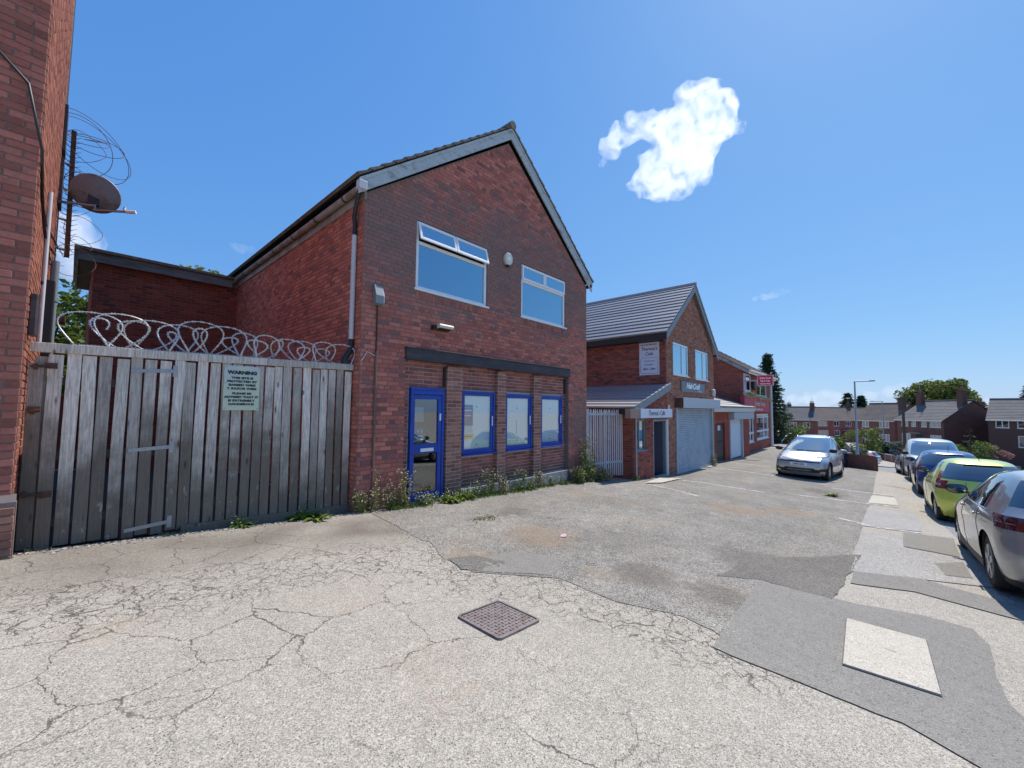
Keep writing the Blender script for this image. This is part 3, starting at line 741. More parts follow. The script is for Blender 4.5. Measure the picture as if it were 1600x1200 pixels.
def window(root, w, a0, a1, z0, z1, depth, glass, fm, fanlights=(), open_first=False, name='window', sill=True, t=.06, mull=None):
    mb = MB(); frame_bars(mb, w, a0, a1, z0, z1, t, -depth - .03, -depth + .03)
    zt = z1 - fanlights[0] if fanlights else z1
    if fanlights: wbox(mb, w, a0 + t, a1 - t, zt - t/2, zt + t/2, -depth - .028, -depth + .028)
    for m_ in (mull or ()): wbox(mb, w, m_ - t*.5, m_ + t*.5, z0 + t, z1 - t, -depth - .028, -depth + .028)
    f = mb.build(name, fm, root, bevel=.006)
    edges = [a0 + t] + list(mull or ()) + [a1 - t]
    if mull:
        for i in range(len(edges)-1):
            l = edges[i] + (t*.5 if i else 0); r_ = edges[i+1] - (t*.5 if i < len(edges)-2 else 0)
            pane(w, l, r_, z0 + t, z1 - t, -depth, glass, f)
    else: pane(w, a0 + t, a1 - t, z0 + t, zt - t/2 if fanlights else z1 - t, -depth, glass, f)
    if fanlights:
        n = fanlights[1]; wd = (a1 - a0 - .03) / n
        for i in range(n):
            l, r_ = a0 + .015 + wd*i + .006, a0 + .015 + wd*(i+1) - .006
            mb = MB(); g = MB(); b0, b1 = zt + .02, z1 - .02
            frame_bars(mb, w, l, r_, b0, b1, .052, -depth + .032, -depth + .062); wbox(g, w, l + .05, r_ - .05, b0 + .05, b1 - .05, -depth + .04, -depth + .046)
            if open_first:
                ang = R(14); ax = w.p(0, b1, -depth + .03)
                T = Matrix.Translation(ax) @ Matrix.Rotation(-ang if w.n.y < 0 else ang, 4, w.u) @ Matrix.Translation(-ax); local(mb, T); local(g, T)
            s_ = mb.build('fanlight', fm, root, bevel=.005); g.build('pane', glass, s_)
    if sill:
        mb = MB(); wbox(mb, w, a0 - .04, a1 + .05, z0 - .035, z0 + .004, -depth, .035); mb.build('sill', fm, root, bevel=.005)
    return f
def tile_slope(root, name, a, b, c, d, courses, m, th=.03, each=True, lip=.022):
    """courses of overlapping tiles on the slope a(eave start) b(eave end) c(ridge end) d(ridge start); returns rows."""
    a, b, c, d = map(Vector, (a, b, c, d)); nrm = (b-a).cross(d-a).normalized()
    if nrm.z < 0: nrm = -nrm
    rows = []
    for i in range(courses):
        t0, t1 = i / courses, min(1, (i + 1.12) / courses)
        p = [a.lerp(d, t0), b.lerp(c, t0), b.lerp(c, t1), a.lerp(d, t1)]
        q = [p[0] + nrm*(th + lip), p[1] + nrm*(th + lip), p[2] + nrm*th*.75, p[3] + nrm*th*.75]
        mb = MB(); mb.add([p[0], p[1], p[2], p[3]] + q, [(0,3,2,1), (4,5,6,7), (0,1,5,4), (1,2,6,5), (2,3,7,6), (3,0,4,7)])
        rows.append(mb.build(name, m, root) if each else mb)
    return rows

# ================================================================== MAIN BUILDING (vacant brick shop)
Y0 = 6.3; XL, XR = 3.2, 10.2; EAVE = 3.62; XA = 6.75; APEX = 6.30
main = thing('brick_shop_building', 'two storey gabled red brick shop building with sooty front and blue shopfront', 'building', (XL, Y0, gz(XL, Y0)))
wf = Wall((0, Y0), (1, 0))
h1, h2, hs = (4.24, 6.10, 2.18, 3.53), (7.25, 9.11, 2.18, 3.53), (4.07, 9.27, -4, .88)
holes = [h1, h2, hs]
mb = MB(); wall_face(mb, wf, XL, XR, -3.5, EAVE, holes, .14, [(XL, EAVE), (XR, EAVE), (XA, APEX)])
BACK = 17.5
ws = Wall((XL, BACK), (0, -1)); 
wall_face(mb, ws, 0, BACK - Y0, -3.5, EAVE, [], 0)
wr = Wall((XR, Y0), (0, 1)); wall_face(mb, wr, 0, BACK - Y0, -3.5, EAVE, [], 0)
wb = Wall((XR, BACK), (-1, 0)); wall_face(mb, wb, 0, XR - XL, -3.5, EAVE, [], 0, [(0, EAVE), (XR-XL, EAVE), (XR-XA, APEX)])
mb.box(XL+.2, XR-.2, Y0+.5, BACK-.2, .95, 1.05)    # floor between the storeys
wall = mb.build('wall', M['mortar_dark'], main)
def gab(zc):
    if zc < EAVE: return (XL, XR)
    k = (zc + .03 - EAVE) / (APEX - EAVE); return (XL + k*(XA - XL), XR - k*(XR - XA))
bk = layout(wf, XL, XR, gz(XL) - .2, APEX, holes, gab, 0, .008, 'garden', seed=3)
bk += layout(wr, 0, 3, gz(10.2) - .2, EAVE, [], None, .1, .008, 'garden', seed=4)
# soldier courses under the upper windows
sold = MB()
lay(wall, bk, M['brick_main'], 300)
bs = layout(ws, 0, BACK - Y0, gz(XL) - .3, EAVE, [], None, .04, .007, 'garden', seed=5)
lay(wall, bs, M['brick_side'], 0, 'side_brickwork')
for (a0, a1, z0, z1) in (h1, h2):
    n = int((a1 - a0) / .075)
    for i in range(n):
        mbx = MB(); a = a0 + .0375 + i*.075; wbox(mbx, wf, a - .031, a + .031, z0 - .145, z0 - .04, -.01, .014 + rnd.uniform(-.002, .002)); mbx.build('sill_brick', M['brick_shop'] if i % 3 else M['brick_main'], wall)
# shopfront panels and piers
wp = Wall((0, Y0 + .13), (1, 0)); ZB = -1.66
door = (4.24, 5.02, -1.75, .37); sws = [(5.49, 6.44, -.97, .35), (6.80, 7.76, -.97, .33), (8.12, 9.06, -.97, .33)]
mb = MB(); wall_face(mb, wp, 4.07, 9.27, ZB, .9, [door] + sws, .14)
mb.quad(wf.p(4.07, .88), wf.p(9.27, .88), wf.p(9.27, .88, -.14), wf.p(4.07, .88, -.14))
panel = mb.build('shopfront_wall', M['mortar_pale'], main)
lay(panel, layout(wp, 4.07, 9.27, ZB, .88, [(door[0]-.01, door[1]+.01, -9, door[3]+.02)] + [(a-.01, b+.01, c-.03, d+.02) for a, b, c, d in sws], None, .06, .008, seed=6), M['brick_shop'], 300)
piers = [(5.06, 5.44), (6.50, 6.76), (7.80, 8.07)]
for (a, b) in piers:
    wq = Wall((0, Y0 + .012), (1, 0)); mb = MB(); wbox(mb, wq, a, b, -2.3, .80, -.118, 0)
    pr = mb.build('pier', M['mortar_pale'], main)
    L = layout(wq, a, b, -2.1, .80, [], None, a + .002, .007, seed=7)
    side = Wall((a, Y0 + .13), (0, -1)); L += layout(side, .002, .118, -2.1, .80, [], None, 0, .005, seed=8)
    lay(pr, L, M['brick_pier'], 60)
mb = MB()
for i, (a, b) in enumerate(((5.44, 6.50), (6.76, 7.80), (8.07, 9.2))): mb.box(a - .012, b + .012, Y0 - .02, Y0 + .14, -2.6, ZB - .012 * (i % 2))
mb.box(4.1, 5.06, Y0 + .02, Y0 + .2, -2.3, -1.752)
mb.build('plinth', M['concrete'], main, bevel=.01)
mb = MB(); mb.box(4.05, 9.29, Y0 - .055, Y0 + .05, .865, 1.095); mb.box(4.05, 9.29, Y0 - .075, Y0 - .055, 1.075, 1.10)
mb.build('lintel_board', M['fascia_dark'], main, bevel=.006)
mb = MB()
for x in (5.03, 6.78, 8.1, 9.22): mb.box(x - .015, x + .015, Y0 + .06, Y0 + .13, .42, .80)
mb.build('groove', M['fascia_dark'], main)
# door
wd = Wall((0, Y0 + .09), (1, 0))
mb = MB(); a0, a1, z0, z1 = door
frame_bars(mb, wd, a0, a1, z0, z1, .055, -.04, .04, bottom=.02); mb.box(a0, a1, Y0 + .04, Y0 + .055, z1 - .13, z1 - .055)
dr = mb.build('door', M['blue'], main, bevel=.005)
mb = MB(); frame_bars(mb, wd, a0 + .058, a1 - .058, z0 + .025, z1 - .135, .085, -.02, .025, bottom=.13, left=.04); wbox(mb, wd, a0 + .098, a1 - .143, -.87, -.69, -.018, .022)
mb.build('door_leaf', M['blue'], dr, bevel=.004)
pane(wd, a0 + .098, a1 - .143, -.69, z1 - .22, .0, M['glass_door'], dr); pane(wd, a0 + .098, a1 - .143, z0 + .155, -.87, .0, M['glass_door'], dr)
mb = MB(); wbox(mb, wd, a0 + .24, a1 - .24, -.84, -.775, .022, .031); mb.build('letter_plate', M['white'], dr, bevel=.004)
mb = MB(); wbox(mb, wd, a1 - .125, a1 - .09, -.26, -.12, .025, .055); mb.build('handle', M['upvc'], dr, bevel=.006)
mb = MB(); wbox(mb, wd, a0 + .11, a0 + .32, -.28, .0, -.012, -.008); nt_ = mb.build('notice', M['sign_white'], dr)
mb = MB(); wbox(mb, wd, a0 + .11, a0 + .33, -.64, -.38, -.012, -.008); nt_ = mb.build('sticker', M['poster_sky'], dr)
mb = MB(); mb.lathe(wd.p(a0 + .20, -.45, -.006), [(.026, 0), (.026, .002)], 12, 'y'); wbox(mb, wd, a0 + .27, a0 + .29, -.49, -.42, -.008, -.005); wbox(mb, wd, a0+.18, a0+.31, -.56, -.535, -.008, -.005); mb.build('sticker_print', M['ink_white'], dr)
# dark shop room behind the door
mb = MB(); x0, x1, y0, y1, z0_, z1_ = 4.1, 5.4, Y0 + .15, Y0 + 3.5, -1.75, .85
mb.add([(x0,y0,z0_),(x1,y0,z0_),(x1,y1,z0_),(x0,y1,z0_),(x0,y0,z1_),(x1,y0,z1_),(x1,y1,z1_),(x0,y1,z1_)], [(0,1,2,3), (7,6,5,4), (1,5,6,2), (2,6,7,3), (3,7,4,0)])
mb.build('hallway', simple('hallway', (.22, .21, .20), .8), main)
# shop windows: blue frames, clear panes, white boards behind
for i, (a0, a1, z0, z1) in enumerate(sws):
    mb = MB(); frame_bars(mb, wd, a0, a1, z0, z1, .042, -.04, .04)
    f = mb.build('shop_window', M['blue'], main, bevel=.005)
    mb = MB(); frame_bars(mb, wd, a0 + .042, a1 - .042, z0 + .042, z1 - .042, .058, -.02, .02, left=.03); mb.build('sash', M['blue'], f, bevel=.004)
    pane(wd, a0 + .072, a1 - .10, z0 + .10, z1 - .10, 0, M['glass_clear'], f)
    mb = MB(); mb.box(a0 - .02, a1 + .05, Y0 - .012, Y0 + .13, z0 - .03, z0 - .002); mb.build('sill', M['blue'], f, bevel=.004)
    mb = MB(); wbox(mb, wd, a1 - .085, a1 - .067, -.40, -.18, .022, .05); mb.build('handle', M['upvc'], f, bevel=.006)
    mb = MB(); mb.box(a0 + .052, a1 - .052, Y0 + .118, Y0 + .126, z0 + .052, z1 - .052); mb.build('backing_board', M['board_white'], f)
    mb = MB()
    for zz in (z0 + .18, z1 - .33): mb.lathe((lerp(a0, a1, .48), Y0 + .111, zz), [(.016, 0), (.016, .006)], 10, 'y')
    if i == 1: mb.box(lerp(a0, a1, .46), lerp(a0, a1, .47), Y0 + .112, Y0 + .117, -.62, -.3)
    mb.build('board_bolt', M['black'], f)
a0 = sws[0][0] + .072
mb = MB(); wbox(mb, wd, a0 + .003, a0 + .27, -.38, .06, -.024, -.020); ps = mb.build('poster', M['poster_blue'], main)
for k, (zz, wid, h_) in enumerate(((.0, .17, .022), (-.06, .21, .03), (-.12, .15, .022), (-.17, .19, .02), (-.24, .1, .03))):
    mb = MB(); wbox(mb, wd, a0 + .02, a0 + .02 + wid, zz - h_/2, zz + h_/2, -.0195, -.0185); mb.build('print', M['ink_white'] if k % 2 == 1 else M['leaf_pink'], ps)
mb = MB(); wbox(mb, wd, a0 + .003, a0 + .26, -.52, -.385, -.024, -.020); mb.build('poster_picture', M['sign_white'], ps)
mb = MB(); wbox(mb, wd, a0 + .003, a0 + .29, -.66, -.56, -.019, -.016); yp = mb.build('flyer', M['poster_yellow'], main)
mb = MB(); wbox(mb, wd, a0 + .03, a0 + .25, -.615, -.60, -.0155, -.0145); mb.build('flyer_print', M['ink'], yp)
# upper windows
wu = Wall((0, Y0), (1, 0))
window(main, wu, h1[0]+.01, h1[1]-.01, h1[2]+.04, h1[3]-.01, .05, M['glass_up'], M['upvc'], (.40, 2), True)
window(main, wu, h2[0]+.01, h2[1]-.01, h2[2]+.04, h2[3]-.01, .05, M['glass_up'], M['upvc'], (.40, 2), False)
mb = MB()
for h in (h1, h2): mb.box(h[0]-.2, h[1]+.2, Y0+.6, Y0+.7, h[2]-.2, h[3]+.2)
mb.build('curtain', M['poster_sky'] if 0 else simple('curtain', (.06, .10, .14), .9), main)
# roof: barge boards, tiles with stepped verge, gutter, fascia
YB = Y0 - .10
sl_ = (APEX + .32 - (EAVE + .13)) / (XA - (XL - .16)); 
eL, eR, top = Vector((XL - .16, YB, EAVE + .13)), Vector((XR + .17, YB, EAVE + .10)), Vector((XA, YB, APEX + .30))
for name, e in (('bargeboard', eL), ('bargeboard', eR)):
    mb = MB(); d = (top - e).normalized(); dn = Vector((d.z, 0, -d.x)); dn = dn if dn.z < 0 else -dn
    mb.prism([e, top, top + Vector((0, 0, -.235)), e + Vector((0, 0, -.235))], (0, .035, 0))
    mb.prism([e + Vector((0, -.018, .03)), top + Vector((0, -.018, .03)), top + Vector((0, -.018, -.035)), e + Vector((0, -.018, -.035))], (0, .018, 0))
    mb.build(name, M['barge'], main, bevel=.004)
mb = MB(); mb.prism([eL + Vector((0, .03, -.2)), top + Vector((0, .03, -.19)), eR + Vector((0, .03, -.2))], (0, .004, 0)) if 0 else None
lift = Vector((0, 0, .05)); bk_ = Vector((0, BACK - YB, 0))
rowsL = tile_slope(main, 'tile_course', eL + lift + Vector((-.02, -.035, 0)), eL + lift + bk_ + Vector((-.02, 0, 0)), top + lift + bk_, top + lift + Vector((0, -.035, 0)), 17, M['tile_old'], .028, True, .028)
rowsR = tile_slope(main, 'tile_course', eR + lift + Vector((.02, -.035, 0)), eR + lift + bk_, top + lift + bk_, top + lift + Vector((0, -.035, 0)), 15, M['tile_old'], .028, True, .028)
mb = MB(); mb.tube([top + Vector((0, -.05, .09)), top + Vector((0, BACK - YB, .09))], .10, 10); mb.build('ridge_tile', M['tile_old'], main)
mb = MB()
for e in (eL, eR): mb.prism([e + Vector((0, .03, .03)), top + Vector((0, .03, .03)), top + Vector((0, .03, .045)), e + Vector((0, .03, .045))], (0, .6, 0))
mb.build('soffit', M['fascia_dark'], main)
mb = MB(); mb.box(XL - .035, XL, Y0 - .06, BACK, EAVE - .14, EAVE + .03); mb.build('fascia', M['gutter'], main, bevel=.004)
mb = MB(); prof = [(-.062 + .062*math.cos(a) * 1, -.062*math.sin(a)) for a in [math.pi*k/8 for k in range(9)]]
gxc, gzc = XL - .04, EAVE + .045
n = len(prof); yy0, yy1 = Y0 - .12, BACK
outer = [(gxc - .06 + .062*math.cos(a), gzc - .068*math.sin(a)) for a in [math.pi*k/8 for k in range(9)]]
inner = [(gxc - .06 + .055*math.cos(a), gzc - .060*math.sin(a)) for a in [math.pi*k/8 for k in range(9)]]
pts = outer + inner[::-1]; mb.prism([(x, yy0, z) for x, z in pts], (0, yy1 - yy0, 0))
gt = mb.build('gutter', M['gutter'], main)
mb = MB()
for k in range(9):
    y = Y0 + .5 + k*1.2; o2 = [(gxc - .06 + .068*math.cos(a), gzc - .074*math.sin(a)) for a in [math.pi*k2/8 for k2 in range(9)]]
    mb.prism([(x, y, z) for x, z in o2 + [(gxc - .002, gzc + .01)]], (0, .05, 0))
mb.build('bracket', M['fascia_dark'], gt)
mb = MB(); mb.box(XL - .175, XL - .03, Y0 - .135, Y0 - .02, EAVE - .02, EAVE + .13); mb.build('gutter_end', M['pipe_pale'], gt, bevel=.012)
px_ = XL - .055; py_ = Y0 + .22
mb = MB(); mb.tube([(gxc - .06, Y0 + .02, EAVE - .02), (gxc - .06, Y0 + .06, EAVE - .12), (px_ - .02, py_, EAVE - .38), (px_, py_, EAVE - .5), (px_, py_, EAVE - .72)], .036, 10); dp = mb.build('downpipe_bend', M['black'], main)
mb = MB(); mb.tube([(px_, py_, EAVE - .70), (px_, py_, 1.12)], .041, 12); mb.tube([(px_, py_, 1.93), (px_, py_, 1.97)], .046, 12); mb.build('downpipe', M['pipe_pale'], main)
mb = MB(); mb.tube([(px_, py_, 1.13), (px_, py_, .98), (px_ - .03, py_, .90)], .045, 12); mb.tube([(px_ - .12, py_, .62), (px_ - .10, py_, .80), (px_ - .02, py_, .92)], .05, 10); mb.box(px_ - .14, px_ - .02, py_ - .06, py_ + .06, .6, .78); mb.build('hopper', M['black'], main)
mb = MB(); mb.tube([(XR + .10, Y0 - .1, EAVE + .03), (XR + .10, BACK, EAVE + .03)], .055, 10); mb.build('far_gutter', M['black'], main)
# fittings: bell box, floodlight, old meter vent with its conduit
mb = MB(); c = (6.71, Y0, 3.46); mb.prism([(c[0] + x, Y0 - .008, c[2] + z) for x, z in ((-.12, .06), (-.06, .14), (.06, .14), (.12, .06), (.12, -.06), (.06, -.14), (-.06, -.14), (-.12, .0-.06))], (0, -.085, 0))
ab = mb.build('alarm_box', M['cream'], main, bevel=.018)
mb = MB(); mb.box(c[0] - .05, c[0] + .05, Y0 - .08, Y0 - .01, c[2] - .18, c[2] - .14); mb.build('strobe', M['black'], ab, bevel=.01)
mb = MB(); mb.lathe((c[0], Y0 - .0935, c[2]), [(.05, .0), (.05, -.003)], 14, 'y'); mb.build('badge', M['white'], ab)
mb = MB(); prof = [(-.02, .03), (-.10, .07), (-.20, .075), (-.235, .04), (-.21, .0), (-.06, -.02)]
mb.prism([(4.66, Y0 + y, 1.52 + z) for y, z in prof], (.34, 0, 0)); fl = mb.build('floodlight', M['cream'], main, bevel=.01)
mb = MB(); mb.prism([(4.68, Y0 + y, 1.52 + z) for y, z in ((-.19, -.001), (-.07, -.03), (-.05, -.035), (-.19, -.01))], (.30, 0, 0)); mb.box(4.60, 4.66, Y0 - .13, Y0 - .0, 1.49, 1.57); mb.build('lamp_body', M['black'], fl)
mb = MB(); mb.prism([(3.39, Y0 + y, 1.91 + z) for y, z in ((-.006, .19), (-.05, .17), (-.115, -.02), (-.115, -.16), (-.006, -.18))], (.155, 0, 0)); vb = mb.build('wall_box', M['grey_paint'], main, bevel=.008)
mb = MB(); mb.prism([(3.549, Y0 + y, 1.91 + z) for y, z in ((-.012, .15), (-.05, .135), (-.10, -.02), (-.10, -.13), (-.012, -.15))], (.012, 0, 0)); mb.build('box_face', M['pipe_pale'], vb)
mb = MB(); mb.tube([(3.47, Y0 - .025, 1.74), (3.475, Y0 - .022, 1.2), (3.468, Y0 - .022, .85)], .011, 6); mb.build('cable', M['black'], main)
mb = MB(); mb.tube([(3.475, Y0 - .026, .92), (3.475, Y0 - .026, gz(3.5) + .02)], .022, 8); mb.build('conduit', simple('conduit', (.16, .10, .08), .7), main)
mb = MB(); mb.tube([(XL + .01, Y0 - .02, .75), (XL + .12, Y0 - .012, .92), (3.47, Y0 - .02, .86)], .006, 5); mb.build('loose_wire', M['white'], main)
# ================================================================== YARD: rear extension, left building, fence
XE0 = onY(143, 470, 13.9).x; ex_top = onY(160, 395, 13.9)
ext = thing('rear_extension', 'flat roofed dark red brick rear extension behind the razor wire', 'building', (1.5, 13.9, -1.9))
we = Wall((0, 13.9), (1, 0)); zt = 3.45
mb = MB(); wall_face(mb, we, XE0, XL, -3, zt, [], 0); wl = Wall((XE0, 17.5), (0, -1)); wall_face(mb, wl, 0, 3.6, -3, zt, [], 0)
w_ = mb.build('wall', M['mortar_dark'], ext)
lay(w_, layout(we, XE0, XL, -2, zt, [], None, 0, .008, seed=11) + layout(wl, 0, 3.6, -2, zt, [], None, 0, .008, seed=12), M['brick_yard'], 300)
mb = MB(); mb.box(XE0 - .28, XL - .18, 13.68, 13.72, zt - .06, zt + .17); mb.box(XE0 - .30, XE0 - .26, 13.72, 17.5, zt - .06, zt + .17); mb.build('fascia', simple('fascia_wood', (.20, .195, .185), .9, c2=(.12, .11, .10), scale=4, var=.3, stretch=(.4, 1, 2)), ext, bevel=.005)
mb = MB(); mb.box(XE0 - .34, XL - .12, 13.62, 17.6, zt + .17, zt + .25); mb.build('roof', M['tile_old'], ext, bevel=.01)
mb = MB(); mb.box(XE0 - .26, XL - .18, 13.72, 13.9, zt - .02, zt + .0); mb.box(XE0 - .26, XE0, 13.72, 17.5, zt - .03, zt - .005); mb.build('soffit', M['fascia_dark'], ext)
# left building
XB, YBF = -.315, 6.12; YBB = 11.2
lb = thing('red_brick_building', 'tall red brick building beside the timber fence with pipes, cables and a dish', 'building', (XB - 4, YBF, gz(XB - 4, YBF)))
wl1 = Wall((0, YBF), (1, 0)); wl2 = Wall((XB, 0), (0, 1)); ZT = 9.2
mb = MB(); wall_face(mb, wl1, -9, XB, -1.9, ZT, [], 0); wall_face(mb, wl2, YBF, YBB, -2.5, ZT, [], 0)
mb.box(-9, XB - .02, YBB - .05, YBB, -2.5, ZT); mb.box(-9, XB - .02, YBF + .02, YBB, ZT - .05, ZT)
mb.box(-9.05, -9, YBF + .02, YBB, -2.5, ZT)
w_ = mb.build('wall', M['mortar_dark'], lb)
bk = layout(wl1, -2.6, XB, -1.5, 8.2, [], None, .03, .009, seed=13)
lay(w_, bk, M['brick_left'], 300)
M['brick_left_side'] = brick_mat('brick_left_side', (.28, .10, .066), (.33, .125, .085), (.24, .085, .058), pale=.2, gain=1.0)  # sunlit copy of the brick, toned apart from the shaded front
lay(w_, layout(wl2, YBF, YBB, -1.8, 8.4, [], None, .05, .008, seed=14), M['brick_left_side'], 0, 'side_brickwork')
mb = MB(); mb.box(XB - 1.9, XB + .035, YBF - .055, YBF + .02, -1.9, -.93); mb.prism([(XB - 1.9, YBF - .055, -.93), (XB - 1.9, YBF - .005, -.86), (XB - 1.9, YBF + .02, -.93)], (1.93, 0, 0))
mb.build('plinth', M['mortar_dark'], lb)
wpl = Wall((0, YBF - .056), (1, 0)); lay(lb, layout(wpl, XB - 1.9, XB + .03, -1.55, -.95, [], None, .06, .010, seed=15), M['brick_pier'], 60, 'plinth_brickwork')
# cables, pipes and boxes on its side wall
def side(y, z, o=.0): return (XB + .012 + o, y, z)
def sp(px, py, o=.02): p = onX(px, py, XB + o); return p
def sv(px0, py0, py1, o=.02): p = onX(px0, py0, XB + o); k = p.y; q_ = Vector((XB + o, k, 0)); d = ray(px0, py0); e = None; z1 = (lambda a, b: a)(0, 0); return p, Vector((XB + o, k, p.z - (py1 - py0) * (p.x*.7395 + p.y*.6705)/F_PX))
mb = MB(); mb.tube(sv(79.5, 300, 545, .03), .022, 8); mb.build('white_pipe', M['pipe_pale'], lb)
mb = MB(); a, b = sv(87, 408, 560, .07); mb.tube([a, b], .05, 10); mb.tube([a.lerp(b, .4), a.lerp(b, .43)], .062, 10); mb.build('soil_pipe', M['grey_paint'], lb)
mb = MB(); a, b = sv(79, 440, 560, .05); mb.box(XB + .01, XB + .10, a.y - .14, a.y + .14, b.z, a.z); mb.build('duct', M['black'], lb, bevel=.01)
mb = MB(); a, b = sv(54, 462, 525, .03); mb.box(XB + .01, XB + .06, a.y - .14, a.y + .16, b.z, a.z); mb.build('meter_box', M['fascia_dark'], lb, bevel=.008)
mb = MB(); a, b = sv(88, 499, 505, .12); mb.box(XB + .01, XB + .22, a.y - .14, a.y + .14, b.z, a.z + .05); mb.build('outside_light', M['rust'], lb, bevel=.01)
mb = MB(); mb.tube([wl1.p(-2.0, 3.75, .025), wl1.p(-1.2, 3.66, .025), wl1.p(-.7, 3.45, .03), wl1.p(-.42, 3.15, .03), sp(66, 235), sp(66, 300), sp(68, 345), sp(72, 372), sp(75, 385), sp(78, 405), sp(72, 418), sp(66, 440), sp(64, 530)], .013, 6)
mb.tube([sp(66, 310), sp(72, 350), sp(90, 385), sp(100, 402)], .009, 5)
mb.tube([sp(74, 380), sp(87, 397), sp(85, 408)], .009, 5); mb.tube([sp(78, 412), sp(100, 416)], .006, 5); mb.build('cable', M['black'], lb)
mb = MB(); mb.tube([(XB - .02, YBB + .06, -2), (XB - .02, YBB + .06, ZT)], .045, 8); mb.build('rear_downpipe', M['black'], lb)
mb = MB()
for z0 in (3.6, 4.6): mb.box(XB - .01, XB + .05, 10.75, 11.2, z0, z0 + .85)
mb.build('rear_window', M['fascia_dark'], lb)
# anti-climb spike strip on the back corner, with a slack coil of wire
sp_top, sp_bot = onY(116, 205, 11.35), onY(104, 402, 11.35)
t = thing('spike_strip', 'rusty anti climb spike strip standing off the back corner of the red brick building', 'spike strip', sp_bot)
mb = MB(); mb.bar(sp_bot, sp_top, .07, .05, up=(0, 1, 0)); mb.build('spine', M['rust'], t)
mb = MB()
for k in range(26):
    p = sp_bot.lerp(sp_top, (k + .5)/26)
    for s in (-1, 1): mb.tube([p + Vector((s*.03, 0, 0)), p + Vector((s*.115, -.03*s, .05))], [.007, .002], 4)
mb.build('spike', M['rust'], t, kind='stuff')
mb = MB()
for f in (.05, .28, .52, .72): p = sp_bot.lerp(sp_top, f); mb.bar(p, (XB - .05, p.y - .1, p.z), .03, .03)
mb.build('bracket', M['rust'], t)
g = random.Random(5); mb = MB(); mbs = MB()
for (px, py, rx, ry, tilt) in ((152, 228, 52, 38, 25), (140, 225, 60, 44, 30), (150, 222, 40, 28, 20), (138, 215, 28, 22, 0), (150, 215, 14, 18, 40), (128, 222, 42, 42, 10)):
    c = onY(px, py + 6, 11.4); k = 6.6 / 628; pts = []
    for i in range(40):
        a = 2*math.pi*i/40; x, z = rx*k*math.cos(a), ry*k*math.sin(a); ct, st = math.cos(R(tilt)), math.sin(R(tilt))
        pts.append(c + Vector((x*ct + z*st, .35*math.sin(a*1.0 + px), -x*st + z*ct)))
    mb.tube(pts, .0055, 5, closed=True)
for k in range(9):
    c = sp_bot.lerp(sp_top, g.uniform(-.05, .95)) + Vector((g.uniform(.0, .22), 0, 0)); r_ = g.uniform(.13, .3)
    mb.tube([c + Vector((r_*math.cos(a), .15*math.sin(a*2), r_*math.sin(a))) for a in [2*math.pi*i/24 for i in range(24)]], .005, 4, closed=True)
mb.build('loose_wire_coil', M['rust'], label='slack rusty coil of wire looping out beside the spike strip', cat='wire coil')
# satellite dish on its arm
dc = onY(149, 303, 10.6)
t = thing('satellite_dish', 'weathered grey satellite dish on a wall arm above the yard', 'satellite dish', dc)
nrm = Vector((.62, -.30, .45)).normalized(); upv = Vector((0, 0, 1)); rt = nrm.cross(upv).normalized(); uu = rt.cross(nrm)
T = Matrix((( rt.x, uu.x, nrm.x, dc.x), (rt.y, uu.y, nrm.y, dc.y), (rt.z, uu.z, nrm.z, dc.z), (0, 0, 0, 1)))
nrm = (CAM0 - dc).normalized() * -1 + Vector((.12, 0, .10)); nrm.normalize(); rt = nrm.cross(upv).normalized(); uu = rt.cross(nrm)
T = Matrix(((rt.x, uu.x, nrm.x, dc.x), (rt.y, uu.y, nrm.y, dc.y), (rt.z, uu.z, nrm.z, dc.z), (0, 0, 0, 1)))
mb = MB(); prof = [(.0, -.01), (.12, -.002), (.24, .025), (.33, .055), (.345, .062), (.33, .065), (.24, .036), (.12, .008), (0, .0)]
mb.lathe((0, 0, 0), prof, 28); local(mb, T)
M['dish'] = simple('dish', (.19, .20, .225), .55, c2=(.13, .12, .115), scale=5, lo=.5, hi=.65, var=.2)
mb.build('reflector', M['dish'], t)
tip = onY(197, 331, 10.35); root_ = Vector((XB + .02, 10.75, onY(110, 318, 10.7).z))
mb = MB(); mb.tube([root_, onY(150, 322, 10.62), dc + Vector((0, .02, -.30))], .025, 8); mb.build('arm', M['galv'], t)
mb = MB(); mb.bar(dc + Vector((0, 0, -.31)), tip, .035, .03); mb.build('feed_arm', M['galv'], t)
mb = MB(); mb.tube([tip, tip + Vector((.13, -.06, .02))], .032, 10); mb.tube([tip + Vector((-.03, 0, .02)), tip + Vector((-.02, 0, .08))], .02, 8); mb.build('receiver', M['white'], t)
mb = MB(); mb.box(dc.x - .09, dc.x + .06, dc.y + .02, dc.y + .12, dc.z - .2, dc.z - .02); mb.tube([root_ + Vector((0, .05, .02)), onY(135, 326, 10.7), dc + Vector((.02, 0, -.34)), tip], .006, 4); mb.build('mount', M['black'], t)
yw = Wall((-9, 14.6), (1, 0)); t = thing('added_yard_wall', 'dark brick wall added behind the yard to darken the gaps of the timber fence', 'wall', (-4, 14.6, -2)); mb = MB(); wbox(mb, yw, 0, 9 + XE0, -3, .2, -.22, 0); mb.build('wall_body', M['brick_yard'], t)  # back wall added to cover bright ground showing in the fence gaps
